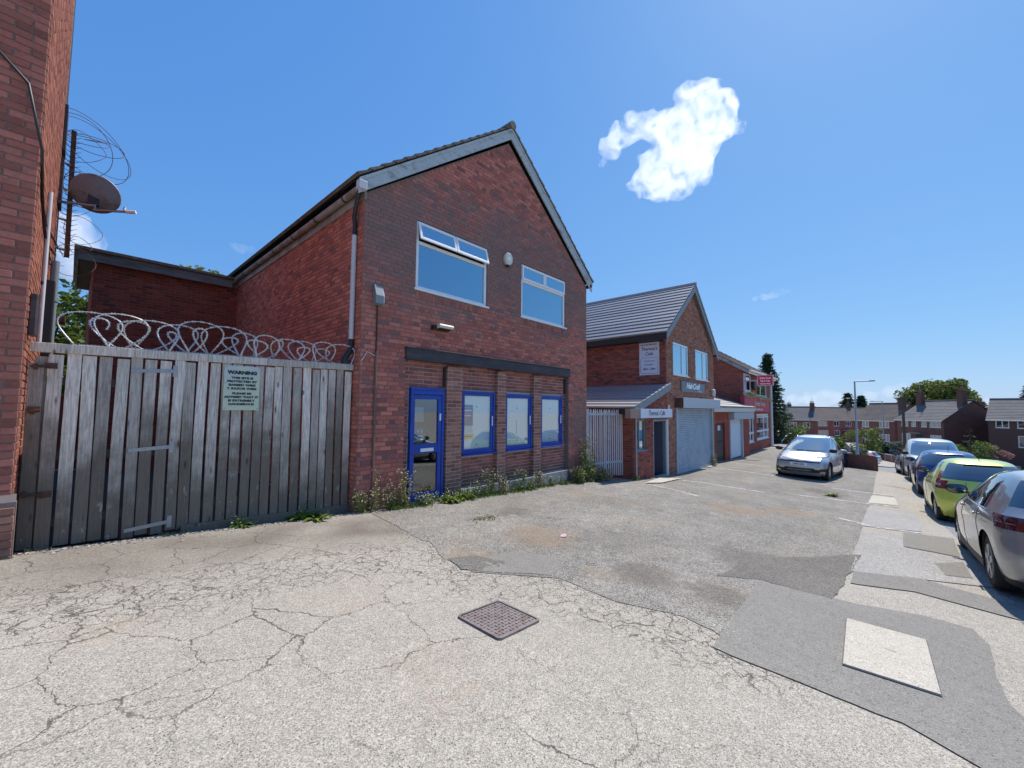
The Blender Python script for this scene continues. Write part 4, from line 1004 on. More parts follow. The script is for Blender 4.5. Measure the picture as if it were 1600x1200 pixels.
# timber fence with gate
YF = 6.50
fence = thing('timber_fence', 'weathered grey timber fence and gate of upright boards between two brick buildings', 'fence', (1.4, YF, gz(1.4, YF)))
x = XB + .03; i = 0; spans = []
while x < XL - .05:
    wdt = rnd.choice((.10, .105, .108, .112)); spans.append((x, min(x + wdt, XL - .01))); x += wdt + rnd.choice((.012, .022, .026, .03)); i += 1
def ftop(x): return .60 + .018 * x
bmesh_cache = {}
for k, (a, b) in enumerate(spans):
    zt_ = ftop((a+b)/2) - .06 + rnd.uniform(-.02, .02); zb = gz((a+b)/2, YF) + (.03 if k < 9 else .075) + rnd.uniform(-.015, .02)
    if k == 0: zt_ = .42
    dy = rnd.uniform(-.006, .006); tl = rnd.uniform(-.012, .012); mb = MB(); e = .0
    m1 = lerp(zb, zt_, .5); bow = rnd.uniform(-.006, .006)
    v = []
    for z, off in ((zb, 0), (m1, bow), (zt_, tl)):
        v += [(a + off, YF - .018 + dy, z), (b + off, YF - .018 + dy, z + rnd.uniform(-.004, .004)), (b + off, YF + .004 + dy, z), (a + off, YF + .004 + dy, z)]
    f = [(3,2,1,0), (8,9,10,11)]
    for lvl in (0, 4):
        for j in range(4): f.append((lvl+j, lvl+(j+1)%4, lvl+4+(j+1)%4, lvl+4+j))
    mb.add(v, f); mb.build('board', M['timber'], fence, bevel=.003)
mb = MB(); xs_ = [XB + .02, 1.9, XL - .02]
for a, b in zip(xs_, xs_[1:]): mb.prism([(a, YF - .045, ftop(a) - .055), (b - .004, YF - .045, ftop(b) - .055), (b - .004, YF - .045, ftop(b) + .045), (a, YF - .045, ftop(a) + .045)], (0, .07, 0)); mb.build('top_rail', M['timber'], fence, bevel=.004); mb = MB()
mb = MB(); mb.prism([(1.02, YF - .04, gz(1.02, YF) + .0), (XL - .02, YF - .04, gz(XL, YF) + .01), (XL - .02, YF - .04, gz(XL, YF) + .15), (1.02, YF - .04, gz(1.02, YF) + .11)], (0, .02, 0)); mb.build('gravel_board', M['timber'], fence, bevel=.004)
mb = MB()
for z in (.25, -.55, -1.25):
    mb.bar((XB + .05, YF + .05, z), (XL - .02, YF + .05, z - .06), .05, .09)
mb.build('back_rail', M['timber_shade'], fence)  # rails coloured dark, painting in the shade behind the boards
mb = MB(); mb.box(XB + .06, XB + .15, YF + .02, YF + .12, -1.5, .5); mb.build('post', M['timber'], fence); mb = MB(); mb.box(.98, 1.07, YF + .02, YF + .11, -1.55, .5); mb.build('post', M['timber'], fence)
def strap(a, b, z, dz, w=.042):
    mb = MB(); mb.bar((a, YF - .026, z), (b, YF - .026, z + dz), .008, w); mb.box(b - .01, b + .035, YF - .032, YF - .018, z + dz - .07, z + dz + .07)
    for k in range(4): p = Vector((lerp(a, b, .1 + .27*k), YF - .03, z + dz*(.1 + .27*k))); mb.lathe(p, [(.008, 0), (.006, -.004)], 8, 'y')
    mb.build('strap_hinge', M['galv'], fence)
for (p, q_) in (((205, 579), (272, 580)), ((200, 704), (266, 698)), ((193, 830), (262, 815))):
    A, B = onY(*p, YF - .026), onY(*q_, YF - .026); strap(A.x, B.x, A.z, B.z - A.z)
for (p, q_) in (((48, 572), (90, 572)), ((42, 643), (63, 640)), ((30, 774), (80, 772))):
    A, B = onY(*p, YF - .03), onY(*q_, YF - .03); mb = MB(); mb.tube([A, B], .012, 8); mb.box(B.x - .09, B.x, YF - .036, YF - .02, B.z - .03, B.z + .03); mb.box(A.x + .02, A.x + .05, YF - .04, YF - .02, A.z - .03, A.z + .03); mb.build('bolt', M['rust'], fence)
# warning sign
tl, br = onY(351, 571, YF - .05), onY(404, 641, YF - .05)
wsn = Wall((0, YF - .05), (1, 0))
sg = thing('warning_sign', 'pale green WARNING sign about barbed and razor wire screwed to the timber fence', 'sign', (lerp(tl.x, br.x, .5), YF - .05, br.z))
tx, bx_ = tl.x, br.x; zt_, zb_ = onY(378, 572, YF - .05).z, onY(376, 641, YF - .05).z
mb = MB(); wbox(mb, wsn, tx, bx_, zb_, zt_, -.02, .0); mb.build('panel', M['sign_green'], sg, bevel=.003)
cxs = (tx + bx_)/2; H = zt_ - zb_
for s, fz, sz in (('WARNING', .845, .098), ('THIS SITE IS', .725, .060), ('PROTECTED BY', .645, .060), ('BARBED WIRE', .565, .060), ('& RAZOR WIRE', .485, .060), ('PLEASE BE', .375, .060), ('ADVISED THAT IT', .295, .060), ('IS EXTREMELY', .215, .060), ('DANGEROUS', .135, .060)):
    text('lettering', s, wsn, cxs, zb_ + fz*H, sz*H*1.05, .002, M['ink'], sg, spacing=1.02, bold=.0022 if sz < .09 else .004, squash=1.28 if s != 'WARNING' else 1.12)
mb = MB()
for fx, fz in ((.05, .96), (.95, .96), (.05, .04), (.95, .04), (.04, .6)): mb.lathe(wsn.p(lerp(tx, bx_, fx), lerp(zb_, zt_, fz), 0), [(.008, 0), (.005, -.004)], 8, 'y')
mb.build('screw', M['galv'], sg)
# razor wire
rz = thing('razor_wire', 'coils of galvanised razor wire stretched along the top of the timber fence', 'razor wire', (1.4, YF, .66))
mb = MB(); mbb = MB(); pts = []; n_turn = 12; N = 44
g = random.Random(11)
jit = [(g.uniform(-.05, .05), g.uniform(.82, 1.15), g.uniform(-.06, .06)) for _ in range(n_turn + 2)]
for i in range(n_turn*N + 1):
    th_ = i/N; a = 2*math.pi*th_; f = th_/n_turn; k0 = int(th_); fr_ = th_ - k0; fr_ = fr_*fr_*(3 - 2*fr_)
    jx, jr, jb = (lerp(jit[k0][c], jit[k0+1][c], fr_) for c in range(3))
    r_ = (.20 - .055*f)*jr; x = lerp(.02, XL - .14, f) + jx; zc = ftop(x) + .055 + r_
    xx = x - (.27 + jb - .07*f)*math.sin(a)*(.22 + .78*(1 - math.cos(a))/2); zz = zc - r_*math.cos(a)
    pts.append(Vector((xx, YF + .03 + .12*math.sin(a*.5 + k0), zz)))
mb.tube(pts, .0058, 5); mb.build('coil', M['razor'], rz)
mb = MB(); pts2 = []
for i in range(9*N + 1):
    th_ = i/N; a = 2*math.pi*th_ + 1.9; f = th_/9; x = lerp(.12, XL - .2, f) + .05*math.sin(th_*3.1); r_ = .165 - .055*f + .02*math.sin(th_*2.3)
    pts2.append(Vector((x + (.19 + .06*math.sin(th_*1.7))*math.sin(a)*(.25 + .75*(1 - math.cos(a))/2), YF + .09 + .08*math.sin(a*.5), ftop(x) + .05 + r_ - r_*math.cos(a))))
mb.tube(pts2, .005, 5); mb.build('coil', M['razor'], rz); pts = pts + pts2
for i in range(0, len(pts)-1, 2):
    p = pts[i]; d = (pts[i+1] - p).normalized(); s = d.cross(Vector((g.uniform(-.3,.3), 1, .2))).normalized()
    mbb.add([p - d*.018 - s*.014, p + d*.002 - s*.006, p + d*.018 - s*.014, p + d*.018 + s*.014, p + d*.002 + s*.006, p - d*.018 + s*.014], [(0,1,4,5), (1,2,3,4)])
mbb.build('barb', M['razor'], rz, kind='stuff')
mb = MB(); L = [Vector((lerp(.05, 1.9, f), YF - .0, ftop(lerp(.05, 1.9, f)) + .052)) for f in [k/60 for k in range(61)]]; mb.tube(L, .005, 5)
for k, p in enumerate(L): mb.obox(p + Vector((0, 0, .004)), (.003, 0, 0), (0, .012, 0), (0, 0, .009))
mb.build('straight_wire', M['galv'], rz)
# ================================================================== PALISADE, CAFE, TAKEAWAY
pa, pb = Vector((10.28, 6.30, 0)), Vector((11.72, 5.92, 0))
wpal = Wall((pa.x, pa.y), ((pb - pa).x, (pb - pa).y)); LP = (pb - pa).length
pal = thing('palisade_fence', 'pale grey steel palisade fence with weeds at its foot between two shops', 'fence', (pa.x, pa.y, gz(pa.x, pa.y)))
ztp = 0.02
for i in range(17):
    a = .04 + i*(LP - .08)/16; zb = gz(pa.x + a, 6.1) + (.12 if i > 2 else .02); zt_ = ztp + rnd.uniform(-.012, .012) - .02*i/16; h = .021; mb = MB(); ln = rnd.uniform(-.008, .008)
    def W(u, z, o): return wpal.p(a + u + ln*(z - zb), z, o)
    prof = [(-h, 0), (-h*.55, .022), (h*.55, .022), (h, 0)]
    v = []; 
    for z in (zb, zt_ - .07): v += [W(u, z, o) for u, o in prof] + [W(u, z, o - .004) for u, o in prof]
    f = []
    for k in range(3): f += [(k, k+1, 8+k+1, 8+k), (4+k, 12+k, 12+k+1, 4+k+1)]
    f += [(0, 8, 12, 4), (3, 7, 15, 11)]
    o = len(v); v += [W(0, zt_, .012)]; f += [(8, 9, o), (9, 10, o), (10, 11, o), (15, 14, o), (14, 13, o), (13, 12, o), (12, 8, o), (11, 15, o)]
    mb.add(v, f); mb.build('pale', M['palisade'], pal)
for z in (-.16, -1.62): mb = MB(); wbox(mb, wpal, -.02, LP, z - .03, z + .03, -.05, -.005); mb.build('rail', M['palisade'], pal)
mb = MB(); wbox(mb, wpal, -.06, .0, -2.3, .0, -.06, .0); wbox(mb, wpal, LP*.5, LP*.5 + .06, -2.3, -.05, -.11, -.05); mb.build('post', M['palisade'], pal)
# ------------------------------------------------------------------ cafe and hairdresser
YC = 5.6; C0, C1 = 14.47, 20.17; CE = 2.68; CX, CA = 17.32, 4.96; ZC = -2.42
caf = thing('cafe_building', 'brown brick gabled cafe and hair salon with tiled lean-to and grey roller shutter', 'building', (C0, YC, ZC))
wc = Wall((0, YC), (1, 0)); wcs = Wall((C0, 15.0), (0, -1)); LCS = 15.0 - YC; wcr = Wall((C1, YC), (0, 1))
k = 5.6/5.3
w1, w2 = (14.33*k, 15.92*k, 1.225*k, 2.43*k), (16.71*k, 18.37*k, 1.20*k, 2.43*k)
shu = (15.32, 19.80, -2.6, .10)
hol = [w1, w2, shu]
mb = MB(); wall_face(mb, wc, C0, C1, -3.6, CE, hol, .12, [(C0, CE), (C1, CE), (CX, CA)]); wall_face(mb, wcs, 0, LCS, -3.6, CE, [], 0); wall_face(mb, wcr, 0, LCS, -3.6, CE, [], 0)
cw = mb.build('wall', M['mortar_dark'], caf)
def gabc(zc):
    if zc < CE: return (C0, C1)
    q_ = (zc + .03 - CE)/(CA - CE); return (C0 + q_*(CX - C0), C1 - q_*(C1 - CX))
lay(cw, layout(wc, C0, C1, ZC - .2, CA, hol, gabc, .02, .008, seed=21), M['brick_cafe'], 300)
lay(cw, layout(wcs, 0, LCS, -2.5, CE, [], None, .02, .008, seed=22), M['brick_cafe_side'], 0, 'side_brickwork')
window(caf, wc, w1[0]+.01, w1[1]-.01, w1[2]+.03, w1[3]-.01, .05, M['glass_up'], M['upvc'], mull=[lerp(w1[0], w1[1], .62)], t=.07)
window(caf, wc, w2[0]+.01, w2[1]-.01, w2[2]+.03, w2[3]-.01, .05, M['glass_up'], M['upvc'], mull=[lerp(w2[0], w2[1], .62)], t=.07)
mb = MB(); mb.box(C0 + .3, C1 - .2, YC + .5, YC + .6, .9, 2.6); mb.build('curtain', simple('curtain_pale', (.25, .32, .36), .9), caf)
YV = YC - .16
eL, eR, top = Vector((C0 - .30, YV, CE + .06)), Vector((C1 + .30, YV, CE - .12)), Vector((CX, YV, CA + .22))
for e in (eL, eR):
    mb = MB(); mb.prism([e, top, top + Vector((0, 0, -.26)), e + Vector((0, 0, -.26))], (0, .03, 0)); mb.build('bargeboard', M['grey_paint'], caf, bevel=.004)
bk_ = Vector((0, 10.0, 0)); lift = Vector((0, 0, .03))
tile_slope(caf, 'tile_course', eL + lift + Vector((-.05, -.03, -.02)), eL + lift + bk_ + Vector((-.05, 0, -.02)), top + lift + bk_, top + lift + Vector((0, -.03, 0)), 14, M['tile'], .03, True, .03)
tile_slope(caf, 'tile_course', eR + lift + Vector((.05, -.03, -.02)), eR + lift + bk_, top + lift + bk_, top + lift + Vector((0, -.03, 0)), 12, M['tile'], .03, True, .03)
mb = MB(); mb.tube([top + Vector((0, -.04, .06)), top + Vector((0, 10, .06))], .085, 10); mb.build('ridge_tile', M['tile'], caf)
mb = MB(); mb.box(C0 - .34, C0 - .30, YV, 15, CE - .17, CE + .04); mb.box(C0 - .30, C0, YC, 15, CE - .17, CE - .15); mb.build('eaves_board', M['black'], caf)
mb = MB(); mb.tube([(C1 + .36, YV, CE - .13), (C1 + .36, 15, CE - .13)], .055, 8); mb.build('gutter', M['black'], caf)
# roller shutter
sh = MB(); nsl = 34
for i in range(nsl):
    z0 = lerp(ZC, .06, i/nsl); z1 = lerp(ZC, .06, (i+1)/nsl); prof = [(z0, -.03), (lerp(z0, z1, .2), -.006), (lerp(z0, z1, .5), .0), (lerp(z0, z1, .8), -.006), (z1, -.03)]
    mb = MB(); v = []
    for z, o in prof: v += [wc.p(shu[0] + .08, z, o - .02), wc.p(shu[1] - .08, z, o - .02)]
    mb.add(v, [(2*j, 2*j+1, 2*j+3, 2*j+2) for j in range(4)], True)
    if i == 0: shut = bpy.data.objects.new('roller_shutter', None); col.objects.link(shut); attach(shut, caf); shut.location = (0, 0, 0); 
    mb.build('shutter_slat', M['shutter'], shut)
mb = MB(); wbox(mb, wc, shu[0] - .02, shu[0] + .09, -2.6, .1, -.06, .05); wbox(mb, wc, shu[1] - .09, shu[1] + .02, -2.6, .1, -.06, .05); mb.build('guide_rail', M['shutter'], shut, bevel=.004)
mb = MB(); wbox(mb, wc, shu[0] + .09, shu[1] - .09, ZC - .06, ZC + .03, -.05, .0); mb.build('bottom_bar', M['shutter_box'], shut)
zt_ = onY(1056, 622, 5.3).z
mb = MB(); wbox(mb, wc, shu[0] - .10, shu[1] + .12, .06, zt_ + .04, 0, .34); mb.build('shutter_box', M['shutter_box'], caf, bevel=.006)
mb = MB(); wbox(mb, wc, shu[0] - .09, shu[0] - .101, .07, zt_ + .03, .01, .33); mb.build('box_end', M['rust'], caf)
# signs
def signboard(name, label, w, a0, a1, z0, z1, o, m, th=.03):
    c = w.p((a0+a1)/2, z0, o); t = thing(name, label, 'sign', c); mb = MB(); wbox(mb, w, a0, a1, z0, z1, o - th, o); mb.build('panel', m, t, bevel=.004); return t
A, B = onY(1065, 595, YC - .05), onY(1101, 616, YC - .05); za, zb = onY(1066, 611.5, YC - .05).z, onY(1066, 595, YC - .05).z
sg = signboard('salon_sign', 'dark grey HairCraft shop sign with white script under two white windows', wc, A.x, B.x, za, zb, .05, M['sign_grey'])
cx_ = lerp(A.x, B.x, .5)
text('lettering', 'HairCraft', wc, cx_ - .05, lerp(za, zb, .56), (zb - za)*.78, .053, M['ink_white'], sg, shear=.35, bold=.012, squash=lambda: 1 if 0 else 1.0) if 0 else text('lettering', 'HairCraft', wc, lerp(A.x, B.x, .47), lerp(za, zb, .58), (zb - za)*.74, .053, M['ink_white'], sg, shear=.38, bold=.014, squash=1.35)
text('small_print', 'hair design', wc, lerp(A.x, B.x, .78), lerp(za, zb, .16), (zb - za)*.2, .053, M['ink_white'], sg, squash=1.2)
wside = Wall((C0 - .035, 0), (0, -1))
def sY(Y): return -Y
y0, y1 = 6.60, 5.84; z0, z1 = 1.27, 2.49
sg = thing('cafe_wall_sign', "white Theresa's Cafe sign with opening times high on the cafe's side wall", 'sign', (C0 - .035, (y0+y1)/2, z0))
mb = MB(); wbox(mb, wside, -y0, -y1, z0, z1, -.03, 0); mb.build('panel', M['sign_white'], sg, bevel=.004)
cy_ = -(y0 + y1)/2; W_ = y0 - y1; H_ = z1 - z0
mb = MB(); wbox(mb, wside, -y0 + .012, -y1 - .012, z0 + .012, z1 - .012, 0, .002); mb.build('face', M['sign_pale'], sg)
text('lettering', 'EAT IN OR TAKE AWAY', wside, cy_, z0 + .93*H_, .058, .003, M['ink'], sg, bold=.002)
text('lettering', "Theresa's", wside, cy_, z0 + .80*H_, .165, .003, M['ink'], sg, shear=.25, bold=.002)
text('lettering', 'Cafe', wside, cy_, z0 + .645*H_, .165, .003, M['ink'], sg, shear=.25, bold=.002)
text('lettering', 'Continental', wside, cy_, z0 + .43*H_, .085, .003, M['ink'], sg, shear=.1)
text('lettering', 'Breakfast', wside, cy_, z0 + .32*H_, .085, .003, M['ink'], sg, shear=.1)
text('lettering', '8am - 2pm', wside, cy_, z0 + .19*H_, .105, .003, M['ink'], sg, shear=.2, bold=.002)
mb = MB(); bx0, bx1, bz0, bz1 = -y0 + .05, -y1 - .05, z0 + .06, z0 + .53*H_
pts = [(bx0 + .05, bz0), (bx1 - .05, bz0), (bx1, bz0 + .05), (bx1, bz1 - .05), (bx1 - .05, bz1), (bx0 + .05, bz1), (bx0, bz1 - .05), (bx0, bz0 + .05)]
mb.tube([wside.p(a, z, .002) for a, z in pts], .005, 4, closed=True); mb.build('border', M['ink'], sg)
# lean-to with the cafe door
L0, L1 = 11.80, C0; LT = .10
wl_ = wc
cwin = (onY(992.5, 680, YC).x, onY(1009, 680, YC).x, onY(1000, 704, YC).z, onY(1000, 656, YC).z)
cdo = (onY(1020.5, 700, YC).x, onY(1040, 700, YC).x, -2.9, onY(1020, 656, YC).z)
def ltop(zc): # sloping top of the front wall under the verge
    if zc < LT - .05: return (L0, L1)
    return (L0 + (zc - LT + .05)/.304, L1)
mb = MB(); wall_face(mb, wl_, L0, L1, -3.3, LT - .05, [cwin, cdo], .14, [(L0, LT - .05), (L1, LT - .05), (L1, .84)]); wll = Wall((L0, 14), (0, -1)); wall_face(mb, wll, 0, 14 - YC, -3.3, LT, [], 0)
lw_ = mb.build('lean_to_wall', M['mortar_dark'], caf)
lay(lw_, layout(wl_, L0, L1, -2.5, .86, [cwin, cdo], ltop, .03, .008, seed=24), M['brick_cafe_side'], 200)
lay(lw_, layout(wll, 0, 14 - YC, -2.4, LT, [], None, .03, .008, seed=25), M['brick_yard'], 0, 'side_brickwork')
window(caf, wl_, cwin[0], cwin[1], cwin[2], cwin[3], .06, M['glass_cafe'], M['grey_paint'], mull=[lerp(cwin[0], cwin[1], .45)], t=.05)
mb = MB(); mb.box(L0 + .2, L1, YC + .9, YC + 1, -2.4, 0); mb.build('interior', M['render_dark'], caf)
mb = MB(); frame_bars(mb, wl_, cdo[0], cdo[1] + .02, ZC + .1, cdo[3], .06, -.10, .01); db = mb.build('door_frame', M['grey_paint'], caf, bevel=.004)
mb = MB(); p0 = wl_.p(cdo[1] - .07, 0, -.1); d = Vector((-.55, .83, 0)); mb.prism([p0 + Vector((0, 0, ZC + .12)), p0 + d*.78 + Vector((0, 0, ZC + .12)), p0 + d*.78 + Vector((0, 0, cdo[3] - .08)), p0 + Vector((0, 0, cdo[3] - .08))], (.03, .02, 0)); mb.build('open_door', M['bin'], caf)
mb = MB(); wbox(mb, wl_, cdo[1] + .02, cdo[1] + .2, -2.5, cdo[3] + .0, .0, .035); mb.build('door_post', M['pipe_pale'], caf, bevel=.004)
mb = MB(); wbox(mb, wl_, cdo[0] - .05, cdo[1] + .1, ZC - .2, ZC + .11, -.14, .06); mb.build('door_step', M['concrete'], caf, bevel=.008)
mb = MB(); mb.tube([wl_.p(L0 + .10, -2.4, .03), wl_.p(L0 + .10, .0, .03)], .035, 8); mb.build('downpipe', M['galv'], caf)
A, B = onY(1001.5, 646, YC - .22), onY(1050.5, 646, YC - .22); za, zb = onY(1020, 653, YC - .22).z, onY(1020, 639, YC - .22).z
sg = signboard('cafe_fascia_sign', "long white Theresa's Cafe fascia sign over the open cafe door", wc, A.x, B.x, za, zb, .22, M['sign_pale'], .2)
text('lettering', "Theresa's Café", wc, lerp(A.x, B.x, .48), lerp(za, zb, .52), (zb - za)*.78, .224, M['ink'], sg, squash=.98)
text('small_print', 'tel 0161', wc, lerp(A.x, B.x, .88), lerp(za, zb, .14), (zb - za)*.16, .224, M['ink'], sg) if 0 else None
A0 = onY(985, 646, YC - .2); mb = MB(); wbox(mb, wc, A0.x, A.x - .01, za - .0, zb, .03, .205); mb.build('fascia_panel', simple('fascia_tan', (.30, .20, .16), .6), caf, bevel=.004)
e0, e1 = Vector((L0 - .30, YC - .16, .03)), Vector((C0 - .01, YC - .16, .90)); b8 = Vector((0, 8.6, 0))
tile_slope(caf, 'tile_course', e0, e0 + b8, e1 + b8, e1, 9, M['tile'], .03, True, .03)
mb = MB(); mb.prism([e0 + Vector((0, 0, -.02)), e1 + Vector((0, 0, -.02)), e1 + Vector((0, 0, -.21)), e0 + Vector((0, 0, -.21))], (0, .03, 0)); mb.build('verge_board', M['grey_paint'], caf, bevel=.004)
for i in range(10):                                # cloaked verge tiles
    p = e0.lerp(e1, (i + .04)/10); q_ = e0.lerp(e1, (i + .99)/10); up = Vector((-.29, 0, .956))
    mb = MB(); mb.prism([p + up*.065, q_ + up*.055, q_ - up*.075, p - up*.075], (0, -.022, 0)); mb.build('verge_tile', M['grey_paint'], caf, bevel=.004)
for i in range(16):
    p = (eL + lift).lerp(top + lift, (i + .04)/16); q_ = (eL + lift).lerp(top + lift, (i + .99)/16); up = Vector((-.62, 0, .78))
    mb = MB(); mb.prism([p + up*.06, q_ + up*.05, q_ - up*.06, p - up*.06], (0, -.03, 0)); mb.build('verge_tile', M['grey_paint'], caf, bevel=.004)
mb = MB(); mb.box(L0 - .24, L0 - .20, YC - .12, 14, -.16, .03); mb.box(L0 - .2, L0, YC, 14, -.16, -.14); mb.build('eaves_board', M['black'], caf)
p = onY(1114.5, 614, YC - .1); mb = MB(); mb.lathe((p.x, p.y, p.z - .15), [(.0, 0), (.085, .0), (.095, .1), (.095, .26), (.06, .31), (0, .32)], 14); mb.box(p.x - .04, p.x + .04, p.y, YC, p.z - .05, p.z + .06)
mb.build('security_lamp', M['cream'], caf)
p = onY(1044.5, 636, YC - .06); mb = MB(); mb.lathe((p.x, p.y, p.z - .08), [(0, 0), (.045, 0), (.05, .12), (0, .16)], 10); mb.build('sensor', M['cream'], caf)
# ------------------------------------------------------------------ passage between cafe and takeaway
YP = 6.0; g0 = onY(1117, 680, YP).x; YT = 6.3; T0, T1 = onY(1161.5, 650, YT).x, onY(1204.5, 650, YT).x
psg = thing('shop_annexe', 'low annexe with dark door and pale roller shutter between cafe and red takeaway', 'building', (g0, YP, -2.7))
wpg = Wall((0, YP), (1, 0)); ZP = gz(23, YP)
def zpx(px, py, Y): return onY(px, py, Y).z
zb1, zb0 = zpx(1140, 637, YP), zpx(1140, 643.5, YP)
X1 = T0 - .02; s0, s1 = onY(1140, 690, YP).x, onY(1160, 690, YP).x; d0, d1 = onY(1119.5, 690, YP).x, onY(1133, 690, YP).x
mb = MB(); wall_face(mb, wpg, C1, X1, -3.8, zb0 + .05, [(d0, d1, -3.9, zpx(1126, 661, YP)), (s0, s1, -3.9, zpx(1150, 655, YP))], .15); mb.build('wall', M['brick_red'], psg)
mb = MB(); wbox(mb, wpg, d0, d1, -3.5, zpx(1126, 661, YP), -.12, -.08); dd = mb.build('door', M['render_dark'], psg)
mb = MB()
for f in (.12, .55): wbox(mb, wpg, lerp(d0, d1, .12), lerp(d0, d1, .88), lerp(ZP, zpx(1126, 661, YP), f), lerp(ZP, zpx(1126, 661, YP), f + .36), -.08, -.07)
mb.build('door_panel', M['black'], dd)
mb = MB(); wbox(mb, wpg, lerp(d0, d1, .3), lerp(d0, d1, .6), zpx(1123, 673, YP), zpx(1123, 665, YP), -.07, -.06); mb.build('notice', M['sign_white'], dd)
zsh = zpx(1150, 655, YP)
for i in range(22):
    a, b = lerp(ZP - .05, zsh, i/22), lerp(ZP - .05, zsh, (i+1)/22); mb = MB()
    mb.add([wpg.p(s0 + .1, a, -.07), wpg.p(s1 - .1, a, -.07), wpg.p(s1 - .1, lerp(a, b, .5), -.045), wpg.p(s0 + .1, lerp(a, b, .5), -.045), wpg.p(s1 - .1, b, -.07), wpg.p(s0 + .1, b, -.07)], [(0,1,2,3), (3,2,4,5)], True); mb.build('shutter_slat', M['shutter_pale'], psg)
mb = MB(); wbox(mb, wpg, s0 - .05, s0 + .1, -3.5, zsh, -.1, .05); wbox(mb, wpg, s1 - .1, s1 + .05, -3.5, zsh, -.1, .05); mb.build('guide_rail', M['shutter_box'], psg)
mb = MB(); wbox(mb, wpg, s0 - .15, X1, zsh, zb0 - .02, 0, .3); mb.build('shutter_box', M['shutter_box'], psg, bevel=.01)
mb = MB(); wbox(mb, wpg, C1 + .02, X1, zb0, zb1, .0, .34); mb.build('fascia', M['cream'], psg, bevel=.01)
e0, e1 = Vector((C1 + .02, YP - .4, zb1 + .02)), Vector((X1, YP - .4, zb1 + .02)); r1, r0 = e1 + Vector((0, 3.4, 1.05)), e0 + Vector((0, 3.4, 1.05))
tile_slope(psg, 'tile_course', e0, e1, r1, r0, 8, M['tile'], .03, True, .03)
# ------------------------------------------------------------------ takeaway
tk = thing('takeaway_building', 'red brick takeaway with maroon fascia, projecting red sign and brown tiled roof', 'building', (T0, YT, gz(T0, YT)))
wt = Wall((0, YT), (1, 0)); wts = Wall((T0, YT + 8.5), (0, -1))
ze = zpx(1160, 578, YT); zg = gz(32, 6.3)
def rect(px0, px1, py0, py1, Y=YT):
    xm = (px0 + px1)/2; k_ = (lambda py: onY(px0, py, Y).z); return (onY(px0, 650, Y).x, onY(px1, 650, Y).x, onY(px0, py1, Y).z, onY(px0, py0, Y).z)
ua, ub = rect(1163, 1175, 583, 611), rect(1184, 1199, 592, 619)
ga, gb = rect(1165, 1177.5, 647, 693.5), rect(1182, 1200.5, 647, 688)
mb = MB(); wall_face(mb, wt, T0, T1, -4.5, ze, [ua, ub, ga, gb], .15); zr = ze + 4.25*.62
wall_face(mb, wts, 0, 8.5, -4.5, ze, [], 0, [(0, ze), (8.5, ze), (4.25, zr)])
mb.box(T1 - .01, T1, YT + .02, YT + 8.5, -4.5, ze)
tw = mb.build('wall', M['mortar_dark'], tk)
L = layout(wt, T0, T1, zg - .3, ze, [ua, ub, ga, gb], None, .02, .008, seed=31)
def gabt(zc):
    if zc < ze: return (0, 8.5)
    q_ = (zc - ze)/(zr - ze); return (q_*4.25, 8.5 - q_*4.25)
lay(tw, L, M['brick_red'], 0); lay(tw, layout(wts, 0, 8.5, -1.5, zr, [], gabt, .02, .008, seed=32), M['brick_red'], 0, 'side_brickwork')
for h in (ua, ub): window(tk, wt, *h, .06, M['glass_far'], M['upvc_old'], mull=[lerp(h[0], h[1], .4)], t=.11)
for h in (ga, gb):
    f = window(tk, wt, *h, .06, M['glass_far'], M['upvc'], mull=[lerp(h[0], h[1], .62)], t=.13)
    mb = MB(); wbox(mb, wt, h[0], h[1], lerp(h[2], h[3], .30), lerp(h[2], h[3], .36), -.1, .0); wbox(mb, wt, h[0], h[1], lerp(h[2], h[3], .86), lerp(h[2], h[3], .9), -.1, .0); mb.build('transom', M['upvc'], f)
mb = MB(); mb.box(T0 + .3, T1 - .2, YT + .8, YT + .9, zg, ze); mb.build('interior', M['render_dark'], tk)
e0, e1 = Vector((T0 - .15, YT - .4, ze - .05)), Vector((T1 + .3, YT - .4, ze - .05)); hp = Vector((0, 4.65, 4.65*.62))
tile_slope(tk, 'tile_course', e0, e1, e1 + hp, e0 + hp, 13, M['tile_brown'], .03, True, .03)
q0, q1 = Vector((T0 - .15, YT + 8.9, ze - .05)), Vector((T1 + .3, YT + 8.9, ze - .05)); mb = MB(); mb.prism([q0, q1, e1 + hp, e0 + hp], (0, 0, .08)); mb.build('rear_roof', M['tile_brown'], tk)
mb = MB(); mb.prism([e0 + Vector((-.01, 0, 0)), e0 + hp + Vector((-.01, 0, 0)), e0 + hp + Vector((-.01, 0, -.22)), e0 + Vector((-.01, 0, -.22))], (-.03, 0, 0)); mb.build('bargeboard', M['gutter'], tk)
mb = MB(); mb.tube([e0 + Vector((0, -.06, -.02)), e1 + Vector((0, -.06, -.02))], .07, 8); mb.box(T0 - .1, T1 + .2, YT - .38, YT - .34, ze - .24, ze - .05); mb.build('gutter', M['upvc_old'], tk)
mb = MB(); mb.tube([(T0 + .12, YT - .05, ze - .2), (T0 + .12, YT - .05, zg)], .06, 8); mb.tube([(T1 - .25, YT - .06, ze - .2), (T1 - .25, YT - .06, zg)], .12, 8); mb.build('downpipe', M['pipe_pale'], tk)
mb = MB(); p = onY(1178, 602, YT - .12); mb.lathe((p.x, p.y, p.z), [(.0, -.1), (.30, -.08), (.34, 0), (.30, .06), (0, .08)], 14, 'y'); mb.build('extractor_cowl', M['black'], tk)
fr = rect(1164, 1202.5, 618, 643.5, YT - .25); wft = Wall((0, YT), (1, 0))
